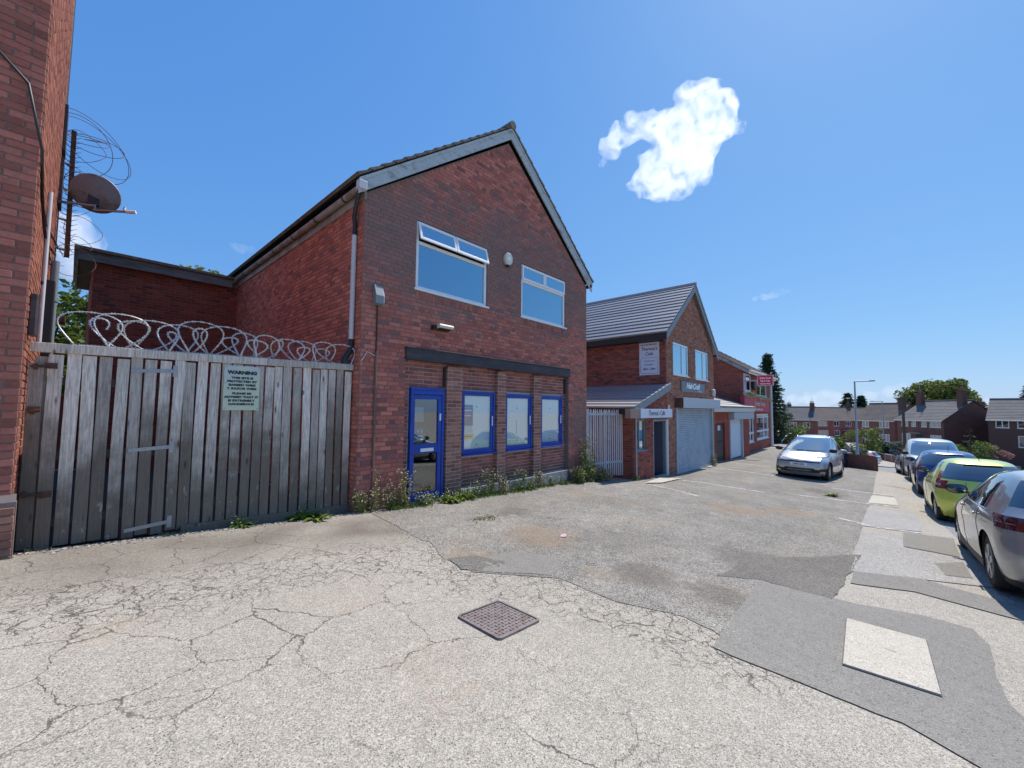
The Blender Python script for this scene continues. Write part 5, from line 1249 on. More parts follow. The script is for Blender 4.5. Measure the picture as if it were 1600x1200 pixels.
sg = signboard('takeaway_fascia_sign', 'long maroon Golden House takeaway fascia sign with flowers along its top', wft, fr[0], fr[1], fr[2], fr[3], .25, M['sign_maroon'], .24)
wv = fr[1] - fr[0]; hv = fr[3] - fr[2]
text('lettering', 'Golden House', wft, lerp(fr[0], fr[1], .56), fr[2] + hv*.55, hv*.42, .256, M['sign_gold'], sg, squash=1.35, bold=.02, th=.02)
text('small_print', 'Fish & Chips & Chinese Meals', wft, lerp(fr[0], fr[1], .5), fr[2] + hv*.16, hv*.19, .256, M['sign_white'], sg, squash=1.2, bold=.006, th=.01)
mb = MB(); g = random.Random(3)
for i in range(420):
    f = g.random(); p = wft.p(lerp(fr[0], fr[1] + .8, f), fr[3] + .08 + g.gauss(0, .07) + (.22*g.random() if .22 < f < .4 else 0) - .25*f, .22 + g.gauss(.05, .07))
    s = g.uniform(.04, .085); a = Vector((g.gauss(0, 1), g.gauss(0, 1), g.gauss(0, 1))).normalized()*s; b = a.orthogonal().normalized()*s*.8
    mb.add([p - a, p + b, p + a, p - b], [(0,1,2,3)])
fo = mb.build('flower_garland', M['petal'], label='yellow and white flowers trailing along the top of the maroon takeaway sign', cat='flowers')
A, B = onY(1184, 600, YT - 1.0), onY(1208.5, 600, YT - 1.0)
wpj = Wall((0, YT - .95), (1, 0)); r_ = rect(1184, 1208.5, 590.5, 604.5, YT - .95)
xp = r_[0] + .9
zc0, zc1 = zpx(1197, 604.5, YT - .9), zpx(1197, 590.5, YT - .9)
wx = Wall((xp, 0), (0, -1)); ya = xp * (YT / onY(1184.5, 598, YT).x); 
ya = ray(1184.5, 598).y / ray(1184.5, 598).x * xp; yb = ray(1208, 598).y / ray(1208, 598).x * xp
sg = thing('projecting_sign', 'bright red projecting Golden House fish and chips sign sticking out from the upper wall', 'sign', (xp, (ya + yb)/2, zc0))
mb = MB(); wbox(mb, wx, -ya, -yb, zc0, zc1, -.08, .08); mb.build('panel', M['sign_red'], sg, bevel=.01)
mb = MB(); frame_bars(mb, wx, -ya - .03, -yb + .03, zc0 - .03, zc1 + .03, .05, -.09, .09); wbox(mb, wx, -max(ya, YT), -ya, (zc0+zc1)/2 - .04, (zc0+zc1)/2 + .04, -.04, .04); mb.build('frame', simple('frame_pink', (.6, .35, .36), .5), sg)
cy_ = -(ya + yb)/2; W_ = abs(ya - yb); H_ = zc1 - zc0
for s, f, sz in (('Golden House', .73, .27), ('Fish & Chips', .43, .24), ('Chinese Meals', .15, .16)): text('lettering', s, wx, cy_, zc0 + f*H_, sz*H_, .083, M['ink_white'] if 1 else 0, sg, bold=.004, squash=min(1.3, W_*.86/(len(s)*.56*sz*H_)))
# ================================================================== VEHICLES
def interp(tab, z):
    if z <= tab[0][0]: return tab[0][1]
    for (a, va), (b, vb) in zip(tab, tab[1:]):
        if z <= b:
            t = (z - a)/(b - a); return va + (vb - va)*t
    return tab[-1][1]
def smooth_tab(tab, z, w=.018): return (interp(tab, z - w) + 2*interp(tab, z) + interp(tab, z + w))/4
class Car:
    """body built as stacked horizontal contours: front limit, rear limit and half width as functions of height."""
    def __init__(s, front, rear, half, belt, zs, corner_f=.34, corner_r=.30, bow_f=.16, bow_r=.10, taper_f=.10, taper_r=.07, ns=64, nf=26):
        s.front, s.rear, s.half, s.belt, s.zs = front, rear, half, belt, zs; s.cf, s.cr, s.bf, s.br, s.tf, s.tr = corner_f, corner_r, bow_f, bow_r, taper_f, taper_r
        s.ns, s.nf = ns, nf
        s.ring = []                                 # (segment, parameter)
        for i in range(nf): s.ring.append(('F', -1 + 2*i/(nf)))         # front face from y- to y+
        for i in range(ns): s.ring.append(('L', i/ns))                 # left side (+y) front to rear
        for i in range(nf): s.ring.append(('B', 1 - 2*i/nf))            # rear face
        for i in range(ns): s.ring.append(('R', 1 - i/ns))
    def pt(s, seg, t, z):
        xf, xr, hw = smooth_tab(s.front, z), smooth_tab(s.rear, z), smooth_tab(s.half, z)
        L = xf - xr
        cf, cr = min(s.cf, hw*.6, L*.3), min(s.cr, hw*.6, L*.3)
        yf, yr = hw*(1 - s.tf), hw*(1 - s.tr)
        def side(u):                                # u 0 front .. 1 rear between the corners
            x = lerp(xf - cf - s.bf*.6, xr + cr + s.br*.6, u)
            return Vector((x, hw - hw*s.tf*(1-u)**3.2 * 1.0 - hw*s.tr*u**3.6, z))
        def face(v, fr):                            # v -1..1
            a, sg = abs(v), (1 if v > 0 else -1)
            yw = yf if fr else yr; c = cf if fr else cr; x0 = xf if fr else xr; b = s.bf if fr else s.br; d = -1 if fr else 1
            a0 = .78
            if a <= a0:
                y = a/a0*(yw - c*.85); x = x0 + d*b*(y/max(.05, yw))**2
                return Vector((x, sg*y, z))
            q_ = (a - a0)/(1 - a0); y0 = yw - c*.85; xs_ = x0 + d*b*(y0/yw)**2; xe = x0 + d*(c + b*.6)
            ang = q_*math.pi/2; return Vector((xs_ + (xe - xs_)*(1 - math.cos(ang)), sg*(y0 + (yw - y0)*math.sin(ang)), z))
        if seg == 'F': return face(t, True)
        if seg == 'B': return face(t, False)
        p = side(t)
        return p if seg == 'L' else Vector((p.x, -p.y, p.z))
def build_car(root, C, spec):
    """returns dict of parts; spec: paint, wheels [(x, r)], glass tests, lamps tests, arch radius."""
    ring, zs = C.ring, C.zs; n, mz = len(ring), len(C.zs)
    P = [[C.pt(sg, t, z) for sg, t in ring] for z in zs]
    groups = {}
    for j in range(mz - 1):
        for i in range(n):
            k = (i+1) % n; c = (P[j][i] + P[j][k] + P[j+1][i] + P[j+1][k])/4; seg, t = ring[i]; tm = t
            g = spec['pick'](seg, (t + (ring[k][1] if ring[k][0] == seg else t))/2, c, zs[j], zs[j+1])
            if g is None: continue
            groups.setdefault(g, []).append((j, i))
    # wheel arches: drop cells inside, pull neighbours on to the circle
    moved = {}
    for wx, wz, ra in spec['arches']:
        for g in list(groups):
            keep = []
            for (j, i) in groups[g]:
                k = (i+1) % n; c = (P[j][i] + P[j][k] + P[j+1][i] + P[j+1][k])/4
                if abs(c.y) > .35 and math.hypot(c.x - wx, c.z - wz) < ra: continue
                keep.append((j, i))
            groups[g] = keep
        allc = set(q_ for g in groups.values() for q_ in g)
        for (j, i) in allc:
            for (a, b) in ((j, i), (j, (i+1) % n), (j+1, i), (j+1, (i+1) % n)):
                p = P[a][b]
                if abs(p.y) > .35:
                    d = math.hypot(p.x - wx, p.z - wz)
                    nb = [(a-1, b-1), (a-1, b), (a, b-1), (a, b)]
                    if d < ra + .075 and any(((q_[0], q_[1] % n) not in allc) and 0 <= q_[0] < mz-1 for q_ in nb) and d > .01 and p.z > zs[0] + .01:
                        moved[(a, b)] = (wx + (p.x - wx)*ra/d, wz + (p.z - wz)*ra/d)
    for (a, b), (x, z) in moved.items(): P[a][b] = Vector((x, P[a][b].y, z))
    objs = {}
    for g, cells in groups.items():
        idx = {}; mb = MB(); inset = spec['inset'].get(g, 0)
        def vid(a, b):
            if (a, b) not in idx:
                p = P[a][b].copy()
                if inset: c = Vector((lerp(spec['mid'], p.x, .98) if 0 else p.x, 0, p.z)); nrm = Vector((p.x - spec['mid'], p.y*1.6, .35)).normalized(); p = p - nrm*inset
                idx[(a, b)] = len(mb.v); mb.v.append(tuple(p))
            return idx[(a, b)]
        for (j, i) in cells:
            k = (i+1) % n; mb.sm.add(len(mb.f)); mb.f.append([vid(j, i), vid(j, k), vid(j+1, k), vid(j+1, i)])
        if g == 'body':
            top = [vid(mz-1, i) for i in range(n)]; c0 = len(mb.v); cen = sum((P[mz-1][i] for i in range(n)), Vector())/n; mb.v.append((cen.x, cen.y, cen.z + .012))
            for i in range(n): mb.sm.add(len(mb.f)); mb.f.append([top[i], top[(i+1) % n], c0])
        nm = g.split('#')[0]
        par = root
        o = mb.build(nm, spec['mats'][nm], par); objs[g] = o
        if nm in ('body', 'bumper'):
            pass
    # dark underbody and wheel wells
    mb = MB(); z0 = zs[0]
    x0, x1 = spec['arches'][1][0] - .45, spec['arches'][0][0] + .45; hw = interp(C.half, .4)
    mb.box(C.rear[0][1] + .12, C.front[0][1] - .15, -hw + .22, hw - .22, .16, .62)
    mb.box(spec['arches'][1][0] + .36, spec['arches'][0][0] - .36, -hw + .05, hw - .05, .17, .60)
    mb.build('underbody', M['trim'], root)
    for wx, wz, ra in spec['arches']:
        for sgn in (1, -1):
            sy = C.pt('L', surf_point_x(C, 'L', wx, wz + .1), wz + .1).y; mb = MB(); yy = sgn*(sy - .012)
            v = []; N = 20
            for q_ in range(N+1):
                a = -.35 + (math.pi + .7)*q_/N; v += [(wx + (ra+.004)*math.cos(a), yy, wz + (ra+.004)*math.sin(a)), (wx + (ra+.004)*math.cos(a), sgn*(sy - .30), wz + (ra+.004)*math.sin(a))]
            mb.add(v, [(2*q_, 2*q_+1, 2*q_+3, 2*q_+2) for q_ in range(N)], True); mb.build('wheel_well', M['trim'], root)
    r_ = spec['wheel_r']
    for wx, wz, ra in spec['arches']:
        sy = C.pt('L', surf_point_x(C, 'L', wx, wz + .1), wz + .1).y
        for sgn in (1, -1): wheel(root, wx, sgn*(sy - .125), r_, sgn, spec.get('spokes', 5))
    return objs
def wheel(root, x, y, r, s, spokes):
    mb = MB(); w = .105; prof = [(r*.66, -w), (r*.9, -w), (r*.98, -w*.8), (r, -w*.45), (r, w*.45), (r*.98, w*.8), (r*.9, w), (r*.66, w), (r*.64, w*.6), (r*.64, -w*.6), (r*.66, -w)]
    mb.lathe((x, y, r), prof, 30, 'y'); wl = mb.build('wheel', M['rubber'], root)
    mb = MB(); ro = r*.655; yy = s*(w - .012)
    mb.lathe((x, y, r), [(ro, s*(w-.0)), (ro*.93, s*(w-.008)), (ro*.90, s*(w - .05)), (ro*.2, s*(w - .06)), (.0, s*(w - .06))], 26, 'y')
    mb.build('rim', M['trim'], wl)
    mb = MB(); mb.lathe((x, y, r), [(ro, s*(w - .004)), (ro*.94, s*(w+.004)), (ro*.88, s*(w - .01))], 26, 'y')
    for k in range(spokes):
        a = 2*math.pi*k/spokes + .3; d = Vector((math.cos(a), 0, math.sin(a))); n = Vector((-d.z, 0, d.x))
        p0, p1 = Vector((x, y + s*(w - .012), r)) + d*.03, Vector((x, y + s*(w - .012), r)) + d*ro*.93
        v = [p0 - n*.042, p0 + n*.042, p1 + n*.034, p1 - n*.034]; mb.prism(v, (0, s*.018, 0))
    mb.lathe((x, y, r), [(.07, s*(w - .02)), (.06, s*(w + .012)), (.0, s*(w + .015))], 14, 'y'); mb.build('spokes', M['alloy'], wl)
def stroke(mb, C, pts, r=.005, out=.001):
    """thin dark shut line laid on the body: pts of (seg, t, z)."""
    q_ = []
    for (a, b) in zip(pts, pts[1:]):
        for k in range(10):
            f = k/10; q_.append(C.pt(a[0], lerp(a[1], b[1], f), lerp(a[2], b[2], f)))
    q_.append(C.pt(*pts[-1])); mb.tube(q_, r, 5)
def surf_point_x(C, seg, x, z):
    lo, hi = 0., 1.
    for _ in range(24):
        m = (lo + hi)/2
        if C.pt(seg, m, z).x > x: lo = m
        else: hi = m
    return lo
def mirror(root, x, y, z, s, m, fwd=1):
    mb = MB(); mb.lathe((0, 0, 0), [(0, -.05), (.07, -.045), (.10, -.01), (.105, .03), (.10, .04), (0, .04)], 14, 'x'); T = Matrix.Translation((x, y + s*.12, z + .02)) @ Matrix.Diagonal((-1.0*fwd, 1.25, .80, 1)); local(mb, T)
    o = mb.build('mirror', m, root)
    mb = MB(); mb.bar((x + .01, y - s*.02, z - .03), (x, y + s*.08, z - .02), .04, .03); mb.build('stalk', M['trim'], o)
    mb = MB(); mb.lathe((0, 0, 0), [(.0, 0), (.088, .0), (.088, .004)], 14, 'x'); local(mb, Matrix.Translation((x - .045, y + s*.12, z + .02)) @ Matrix.Diagonal((1, 1.25, .8, 1))); mb.build('mirror_glass', M['glass_car'], o)
def zlist(*segs):
    out = []
    for a, b, n in segs: out += [a + (b-a)*i/n for i in range(n)]
    return out + [segs[-1][1]]
def finish_car(root, loc, heading, pitch):
    root.location = loc; root.rotation_euler = Euler((0, pitch, heading))
def car_empty(name, label, cat, group=None):
    o = bpy.data.objects.new(name, None); col.objects.link(o); o['label'] = label; o['category'] = cat
    if group: o['group'] = group
    WM[o.name] = Matrix.Identity(4); return o
def plate(root, x, y, z, nrm_x, s, lean=0, m='white'):
    """number plate facing +x or -x."""
    mb = MB(); mb.box(x - .006, x + .006, y - .26, y + .26, z - .056, z + .056); pl = mb.build('number_plate', M['white'] if m == 'white' else M['poster_yellow'], root)
    if not s: return
    rot = Matrix.Translation((x + nrm_x*.0075, y, z)) @ Matrix.Rotation(math.pi/2 if nrm_x > 0 else -math.pi/2, 4, 'Z') @ Matrix.Rotation(math.pi/2, 4, 'X')
    text('lettering', s, None, 0, 0, .085, 0, M['ink'], pl, rotm=rot, th=.001, bold=.002)
def strip_on(C, root, name, m, seg, t0, t1, z0, z1, out=.008, nt=10, nz=3):
    """a raised panel following the body surface."""
    def nrm(t, z):
        a, b, c = C.pt(seg, t, z), C.pt(seg, t + .002, z), C.pt(seg, t, z + .004); q_ = (b - a).cross(c - a).normalized(); return q_
    A = [[C.pt(seg, lerp(t0(z) if callable(t0) else t0, t1(z) if callable(t1) else t1, i/nt), z) for i in range(nt+1)] for z in [lerp(z0, z1, j/nz) for j in range(nz+1)]]
    cen = Vector((0, 0, .6)); mb = MB(); v0, v1 = [], []
    for row in A:
        for p in row:
            d = Vector((p.x, p.y, 0)) - Vector((math.copysign(max(0, abs(p.x) - .8), p.x), 0, 0)); d.z = 0; d = d.normalized() if d.length > 1e-6 else Vector((1,0,0))
            if seg in 'FB': d = Vector((1 if seg == 'F' else -1, d.y*.4, 0)).normalized()
            v0.append(p - d*.01); v1.append(p + d*out)
    W = nt + 1; H = nz + 1; v = v0 + v1; o = len(v0); f = []
    for j in range(nz):
        for i in range(nt): q_ = (j*W+i, j*W+i+1, (j+1)*W+i+1, (j+1)*W+i); f.append(tuple(k + o for k in q_))
    for i in range(nt): f += [(i, i+1, o+i+1, o+i), ((H-1)*W+i+1, (H-1)*W+i, o+(H-1)*W+i, o+(H-1)*W+i+1)]
    for j in range(nz): f += [((j+1)*W, j*W, o+j*W, o+(j+1)*W), (j*W+nt, (j+1)*W+nt, o+(j+1)*W+nt, o+j*W+nt)]
    mb.add(v, f); ob = mb.build(name, m, root)
    return ob

# ---------------------------------------------------------------- hatchbacks seen from behind
def hatch(root, paintm, kind):
    golf = kind == 'golf'
    if golf:
        front = [(.16, 1.88), (.28, 2.06), (.45, 2.12), (.62, 2.08), (.70, 1.98), (.78, 1.66), (.86, 1.32), (.93, 1.06), (.97, .92), (1.10, .66), (1.25, .36), (1.36, .10), (1.42, -.12), (1.46, -.45)]
        rear = [(.16, -1.95), (.28, -2.06), (.42, -2.12), (.55, -2.13), (.72, -2.09), (.82, -2.08), (.94, -2.06), (.98, -2.02), (1.10, -1.93), (1.25, -1.81), (1.36, -1.70), (1.42, -1.58), (1.46, -1.1)]
        half = [(.16, .80), (.28, .865), (.45, .89), (.62, .898), (.78, .898), (.88, .885), (.95, .862), (1.0, .835), (1.15, .765), (1.30, .685), (1.38, .625), (1.42, .56), (1.445, .46), (1.46, .30)]
        belt, gtop, xa, xc, wb, wr, gx0 = .955, 1.355, 1.30, -1.33, 2.63, .318, -1.42
    else:
        front = [(.16, 1.72), (.28, 1.90), (.45, 1.97), (.60, 1.94), (.70, 1.82), (.80, 1.50), (.88, 1.20), (.95, 1.0), (1.02, .84), (1.15, .58), (1.30, .28), (1.40, .04), (1.45, -.18), (1.48, -.45)]
        rear = [(.16, -1.78), (.28, -1.90), (.42, -1.96), (.55, -1.97), (.70, -1.94), (.85, -1.90), (.98, -1.84), (1.05, -1.79), (1.20, -1.62), (1.32, -1.46), (1.40, -1.32), (1.45, -1.15), (1.48, -.9)]
        half = [(.16, .78), (.28, .835), (.45, .858), (.62, .865), (.78, .86), (.90, .842), (1.0, .805), (1.06, .775), (1.18, .715), (1.32, .64), (1.40, .575), (1.445, .50), (1.465, .42), (1.48, .28)]
        belt, gtop, wb, wr = .985, 1.375, 2.49, .30
    xa, xc = wb/2 - .04, -wb/2 - .04
    zs = zlist((front[0][0], .60, 14), (.60, belt, 12), (belt, gtop, 12), (gtop, front[-1][0], 7))
    C = Car(front, rear, half, belt, zs, corner_r=.30 if golf else .34, bow_r=.09 if golf else .15)
    def pick(seg, t, c, z0, z1):
        zm = (z0+z1)/2
        if seg in 'LR' and belt < zm < gtop:
            if golf:
                lim = lerp(.985, .955, (zm - belt)/(gtop - belt)) if 0 else None
                xq = -1.30 + (zm - belt)*.30 if zm < 1.30 else -1.2        # rear end of the side glass
                xb = .05
                if c.x > xq and t > .06: return 'side_window#' + seg + ('a' if c.x > xb + .04 else 'b' if c.x < xb - .04 else 'x') if abs(c.x - xb) > .045 else 'pillar'
            else:
                xq = -1.02 + (zm - belt)*.15; up = belt + .02 + max(0, (.3 - c.x))*.09
                if c.x > xq and t > .06 and zm > up: return 'side_window#' + seg + ('a' if c.x > -.2 else 'b') if abs(c.x + .2) > .045 else 'pillar'
        if seg == 'F' and belt + .02 < zm < gtop + .01 and abs(t) < .93: return 'windscreen'
        if golf:
            if seg == 'B' and 1.03 < zm < gtop and abs(c.y) < interp(half, zm) - .10 - (.10 if zm < 1.06 else 0): return 'rear_window'
            if .80 < zm < .945 and ((seg == 'B' and abs(c.y) > .36 + max(0, (.86 - zm))*.9) or (seg in 'LR' and c.x < -1.60 - (.945 - zm)*1.0)): return 'tail_light#' + ('L' if c.y > 0 else 'R')
        else:
            if seg == 'B' and 1.03 < zm < gtop - .01 and abs(c.y) < interp(half, zm) - .08 - max(0, 1.12 - zm)*.8: return 'rear_window'
            if .80 < zm < 1.17 and ((seg == 'B' and abs(c.y) > interp(half, zm) - .13 - max(0, (1.15 - zm))*.18) or (seg in 'LR' and c.x < -1.56 + max(0, zm - .98)*.75 and c.x < -1.40 - (1.17 - zm)*.75 + (.18 if zm < .95 else 0))) and (abs(c.y) > .4): return 'tail_light#' + ('L' if c.y > 0 else 'R')
        if zm < .24 and golf: return 'lower_trim'
        return 'body'
    spec = dict(pick=pick, arches=[(wb/2, wr, wr + .055), (-wb/2, wr, wr + .055)], inset={}, mid=-.1, wheel_r=wr,
                mats=dict(body=paintm, side_window=M['glass_car'], windscreen=M['glass_car'], rear_window=M['glass_car'], tail_light=M['red_lens_dark'] if golf else M['red_lens'], pillar=M['trim'], lower_trim=M['trim']))
    build_car(root, C, spec)
    mb = MB()
    for sg in 'LR':                                 # shut lines of the doors
        for xd in ((.92, .02, -1.0) if golf else (.85, -.25)):
            t_ = surf_point_x(C, sg, xd, .6); tb = surf_point_x(C, sg, xd - .02, belt - .02); stroke(mb, C, [(sg, t_, .27), (sg, t_, .6), (sg, tb, belt - .01)], .004)
        stroke(mb, C, [(sg, surf_point_x(C, sg, .92, .26), .26), (sg, surf_point_x(C, sg, -1.0, .26), .26)], .004) if golf else None
    if golf:
        stroke(mb, C, [('B', .66, .80), ('B', .62, .66), ('B', .50, .56), ('B', 0, .53), ('B', -.50, .56), ('B', -.62, .66), ('B', -.66, .80)], .006)
        stroke(mb, C, [('B', .68, .95), ('B', .66, .80)], .004); stroke(mb, C, [('B', -.68, .95), ('B', -.66, .80)], .004)
        stroke(mb, C, [('B', -.55, .868), ('B', -.99, .875)], .004); stroke(mb, C, [('B', .55, .868), ('B', .99, .875)], .004)
    else: stroke(mb, C, [('B', .55, .98), ('B', .5, .60), ('B', 0, .57), ('B', -.5, .60), ('B', -.55, .98)], .005)
    mb.build('shut_line', M['trim'], root)
    for sg, s in (('L', 1), ('R', -1)):
        for xd in ((.18, -.86) if golf else (-.12,)):
            p = C.pt(sg, surf_point_x(C, sg, xd, belt - .11), belt - .11); mb = MB(); mb.obox(p + Vector((0, s*.022, 0)), (.095, 0, 0), (0, .012, 0), (0, 0, .016)); mb.build('door_handle', paintm, root, bevel=.009)
        p = C.pt(sg, surf_point_x(C, sg, xa - .52, belt + .05), belt + .05); mirror(root, xa - .50, p.y - s*.01, belt + .05, s, M['trim'])
        mb = MB(); q_ = [C.pt(sg, lerp(surf_point_x(C, sg, .95, belt), surf_point_x(C, sg, -1.28 if golf else -1.0, belt), k/12), belt + .004) + Vector((0, s*.004, 0)) for k in range(13)]; mb.tube(q_, .009, 5); mb.build('waist_strip', M['chrome'] if golf else M['trim'], root)
    # rear details
    if golf:
        for s in (1, -1):
            strip_on(C, root, 'reflector', M['red_lens'], 'B', s*.42, s*.70, .335, .385, .006)
        strip_on(C, root, 'spoiler', paintm, 'B', -.86, .86, 1.375, 1.41, .07); strip_on(C, root, 'brake_lamp', M['red_lens'], 'B', -.2, .2, 1.385, 1.398, .075, 6, 1)
        plate(root, -2.115, 0, .62, -1, '', m='yellow')
        mb = MB(); mb.lathe((-2.075, 0, .88), [(.055, -.012), (.055, -.006)], 20, 'x'); ring_plate(mb, [], [], 0, 0) if 0 else None; mb.build('badge', M['chrome'], root)
        mb = MB(); mb.bar((-2.03, -.05, 1.02), (-1.98, -.42, 1.08), .012, .012); mb.build('rear_wiper', M['trim'], root)
        text('model_lettering', 'Bluemotion', None, 0, 0, .045, 0, M['chrome'], root, rotm=Matrix.Translation((-2.094, .40, .765)) @ Matrix.Rotation(-math.pi/2, 4, 'Z') @ Matrix.Rotation(math.pi/2, 4, 'X'), th=.003)
        for s in (1, -1): strip_on(C, root, 'lamp_bar', M['red_lens'], 'B', s*.55, s*.97, .862, .874, .004)
    else:
        for s in (1, -1):
            strip_on(C, root, 'reflector', M['red_lens'], 'B', s*.52, s*.80, .40, .44, .006)
            strip_on(C, root, 'lamp_lens', M['lamp_lens'], 'B', s*.90, s*.99, .86, .90, .004, 4, 1)
        strip_on(C, root, 'bumper_insert', M['trim'], 'B', -.34, .34, .40, .52, .004); strip_on(C, root, 'spoiler', paintm, 'B', -.80, .80, 1.38, 1.415, .06)
        plate(root, -1.975, 0, .60, -1, '', m='yellow')
        mb = MB(); mb.tube([(-.95, 0, 1.47), (-1.08, 0, 1.66)], .006, 5); mb.build('aerial', M['trim'], root)
        mb = MB(); mb.bar((-1.78, -.02, 1.06), (-1.66, -.36, 1.14), .012, .012); mb.build('rear_wiper', M['trim'], root)
    for s in (1, -1): strip_on(C, root, 'headlight', M['lamp_lens'], 'F', s*.62, s*.98, .58, .69, .006)
    return C
SLOPE = lambda x: math.atan((gx(x + 1.3) - gx(x - 1.3))/2.6) * -1
def park(root, x, y, head): finish_car(root, (x, y, gx(x) if 0 else (gz(x + 1.3, y) + gz(x - 1.3, y))/2 + .008), head, SLOPE(x) if abs(head) < 1.5 else -SLOPE(x))
c = car_empty('parked_car', 'silver grey five door hatchback with wide dark tail lights parked nearest', 'car', 'cars parked along the road'); hatch(c, M['paint_silver'], 'golf'); park(c, 9.15, -1.80, R(0.5))
lime = car_empty('parked_car', 'lime green hatchback with red tail lights parked ahead of the silver hatchback', 'car', 'cars parked along the road'); hatch(lime, M['paint_lime'], 'fiesta'); park(lime, 15.5, -1.74, R(1.0))
blue = car_empty('parked_car', 'dark blue hatchback with roof aerial parked between lime hatchback and white van', 'car', 'cars parked along the road'); hatch(blue, M['paint_blue'], 'fiesta'); park(blue, 20.6, -1.70, R(0.5))
grey = car_empty('parked_car', 'grey car parked behind the white van, mostly hidden', 'car', 'cars parked along the road'); hatch(grey, M['paint_grey'], 'golf'); park(grey, 30.3, -1.6, R(4))

# ---------------------------------------------------------------- people carrier facing the camera
def mpv(root, paintm, van=False):
    if not van:
        front = [(.17, 1.98), (.28, 2.14), (.45, 2.20), (.60, 2.20), (.72, 2.14), (.80, 2.02), (.88, 1.80), (.96, 1.52), (1.02, 1.34), (1.07, 1.20), (1.20, .90), (1.36, .52), (1.50, .14), (1.58, -.14), (1.63, -.45), (1.66, -.85)]
        rear = [(.17, -1.98), (.30, -2.10), (.50, -2.14), (.80, -2.12), (1.05, -2.06), (1.25, -1.98), (1.45, -1.84), (1.58, -1.66), (1.64, -1.35), (1.66, -1.15)]
        half = [(.17, .84), (.30, .90), (.50, .915), (.75, .915), (.92, .905), (1.0, .885), (1.08, .855), (1.25, .795), (1.42, .725), (1.52, .67), (1.59, .60), (1.63, .48), (1.66, .30)]
        belt, gtop, wb, wr = 1.02, 1.53, 2.73, .325
    else:
        front = [(.20, 2.02), (.32, 2.14), (.50, 2.18), (.72, 2.15), (.86, 2.05), (.96, 1.86), (1.04, 1.60), (1.10, 1.40), (1.16, 1.26), (1.35, .98), (1.55, .70), (1.68, .46), (1.76, .20), (1.81, -.10), (1.83, -.5)]
        rear = [(.20, -2.08), (.35, -2.16), (.60, -2.18), (1.10, -2.17), (1.40, -2.14), (1.65, -2.08), (1.76, -2.0), (1.81, -1.85), (1.83, -1.6)]
        half = [(.20, .84), (.35, .89), (.60, .905), (.90, .905), (1.05, .895), (1.2, .865), (1.40, .825), (1.60, .775), (1.70, .73), (1.77, .65), (1.81, .52), (1.83, .36)]
        belt, gtop, wb, wr = 1.10, 1.66, 2.73, .315
    zs = zlist((front[0][0], .70, 13), (.70, belt, 10), (belt, gtop, 12), (gtop, front[-1][0], 7))
    C = Car(front, rear, half, belt, zs, corner_f=.40, bow_f=.24, taper_f=.10, taper_r=.05)
    xw = interp(front, belt)
    def pick(seg, t, c, z0, z1):
        zm = (z0+z1)/2
        if seg in 'LR' and belt + .01 < zm < gtop - .02:
            if not van:
                lo = belt + .01 + max(0, (.4 - c.x))*.04
                if c.x > -1.78 + (zm - belt)*.3 and t > .05 and zm > lo: return 'side_window#' + seg + str(int((c.x + 4)/1.0)) if abs((c.x + 4.1) % 1.0 - .5) > .05 else 'pillar'
            elif c.x > .02 and t > .05: return 'side_window#' + seg
        if seg == 'F' and belt + .02 < zm < gtop + .04 and abs(t) < .95: return 'windscreen'
        if seg == 'B' and belt + .05 < zm < gtop - .06 and abs(c.y) < .6: return 'rear_window'
        if not van:
            if ((seg == 'F' and abs(c.y) > .50 + (.90 - zm)*.7) or (seg in 'LR' and c.x > 1.52 + (zm - .7)*.5)) and .70 < zm < .89: return 'headlight#' + ('L' if c.y > 0 else 'R')
            if seg == 'F' and .645 < zm < .70 and abs(c.y) < .66: return 'grille#a'
            if seg == 'F' and .30 < zm < .45 and abs(c.y) < .52 + (.45 - zm)*.6: return 'grille#b'
            if seg == 'F' and .34 < zm < .46 and .66 < abs(c.y): return 'fog_lamp#' + ('L' if c.y > 0 else 'R')
            if seg in 'B' and abs(c.y) > .55 and .8 < zm < 1.3: return 'tail_light#' + ('L' if c.y > 0 else 'R')
        else:
            if ((seg == 'F' and abs(c.y) > .50) or (seg in 'LR' and c.x > 1.62)) and .72 < zm < .94: return 'headlight#' + ('L' if c.y > 0 else 'R')
            if seg == 'F' and .45 < zm < .78 and abs(c.y) < .46: return 'grille#a'
            if zm < .52 and (seg == 'F' or (seg in 'LR' and c.x > 1.3) or seg == 'B'): return 'bumper'
            if zm < .34: return 'bumper'
        return 'body'
    spec = dict(pick=pick, arches=[(wb/2, wr, wr + .06), (-wb/2, wr, wr + .06)], inset={}, mid=-.1, wheel_r=wr, spokes=7,
                mats=dict(body=paintm, bumper=M['trim'], side_window=M['glass_car'], windscreen=M['glass_wind'], rear_window=M['glass_car'], tail_light=M['red_lens'], pillar=M['trim'], headlight=M['lamp_lens'], grille=M['trim'], fog_lamp=M['black']))
    build_car(root, C, spec)
    mb = MB()
    for sg in 'LR':
        for xd in (1.0, -.05, -1.05):
            t_ = surf_point_x(C, sg, xd, .6); tb = surf_point_x(C, sg, xd - .03, belt); stroke(mb, C, [(sg, t_, .30), (sg, t_, .65), (sg, tb, belt)], .004)
    stroke(mb, C, [('F', -.97, .92), ('F', -.80, .80), ('F', -.45, .735), ('F', 0, .72), ('F', .45, .735), ('F', .80, .80), ('F', .97, .92)], .006)
    mb.build('shut_line', M['trim'], root)
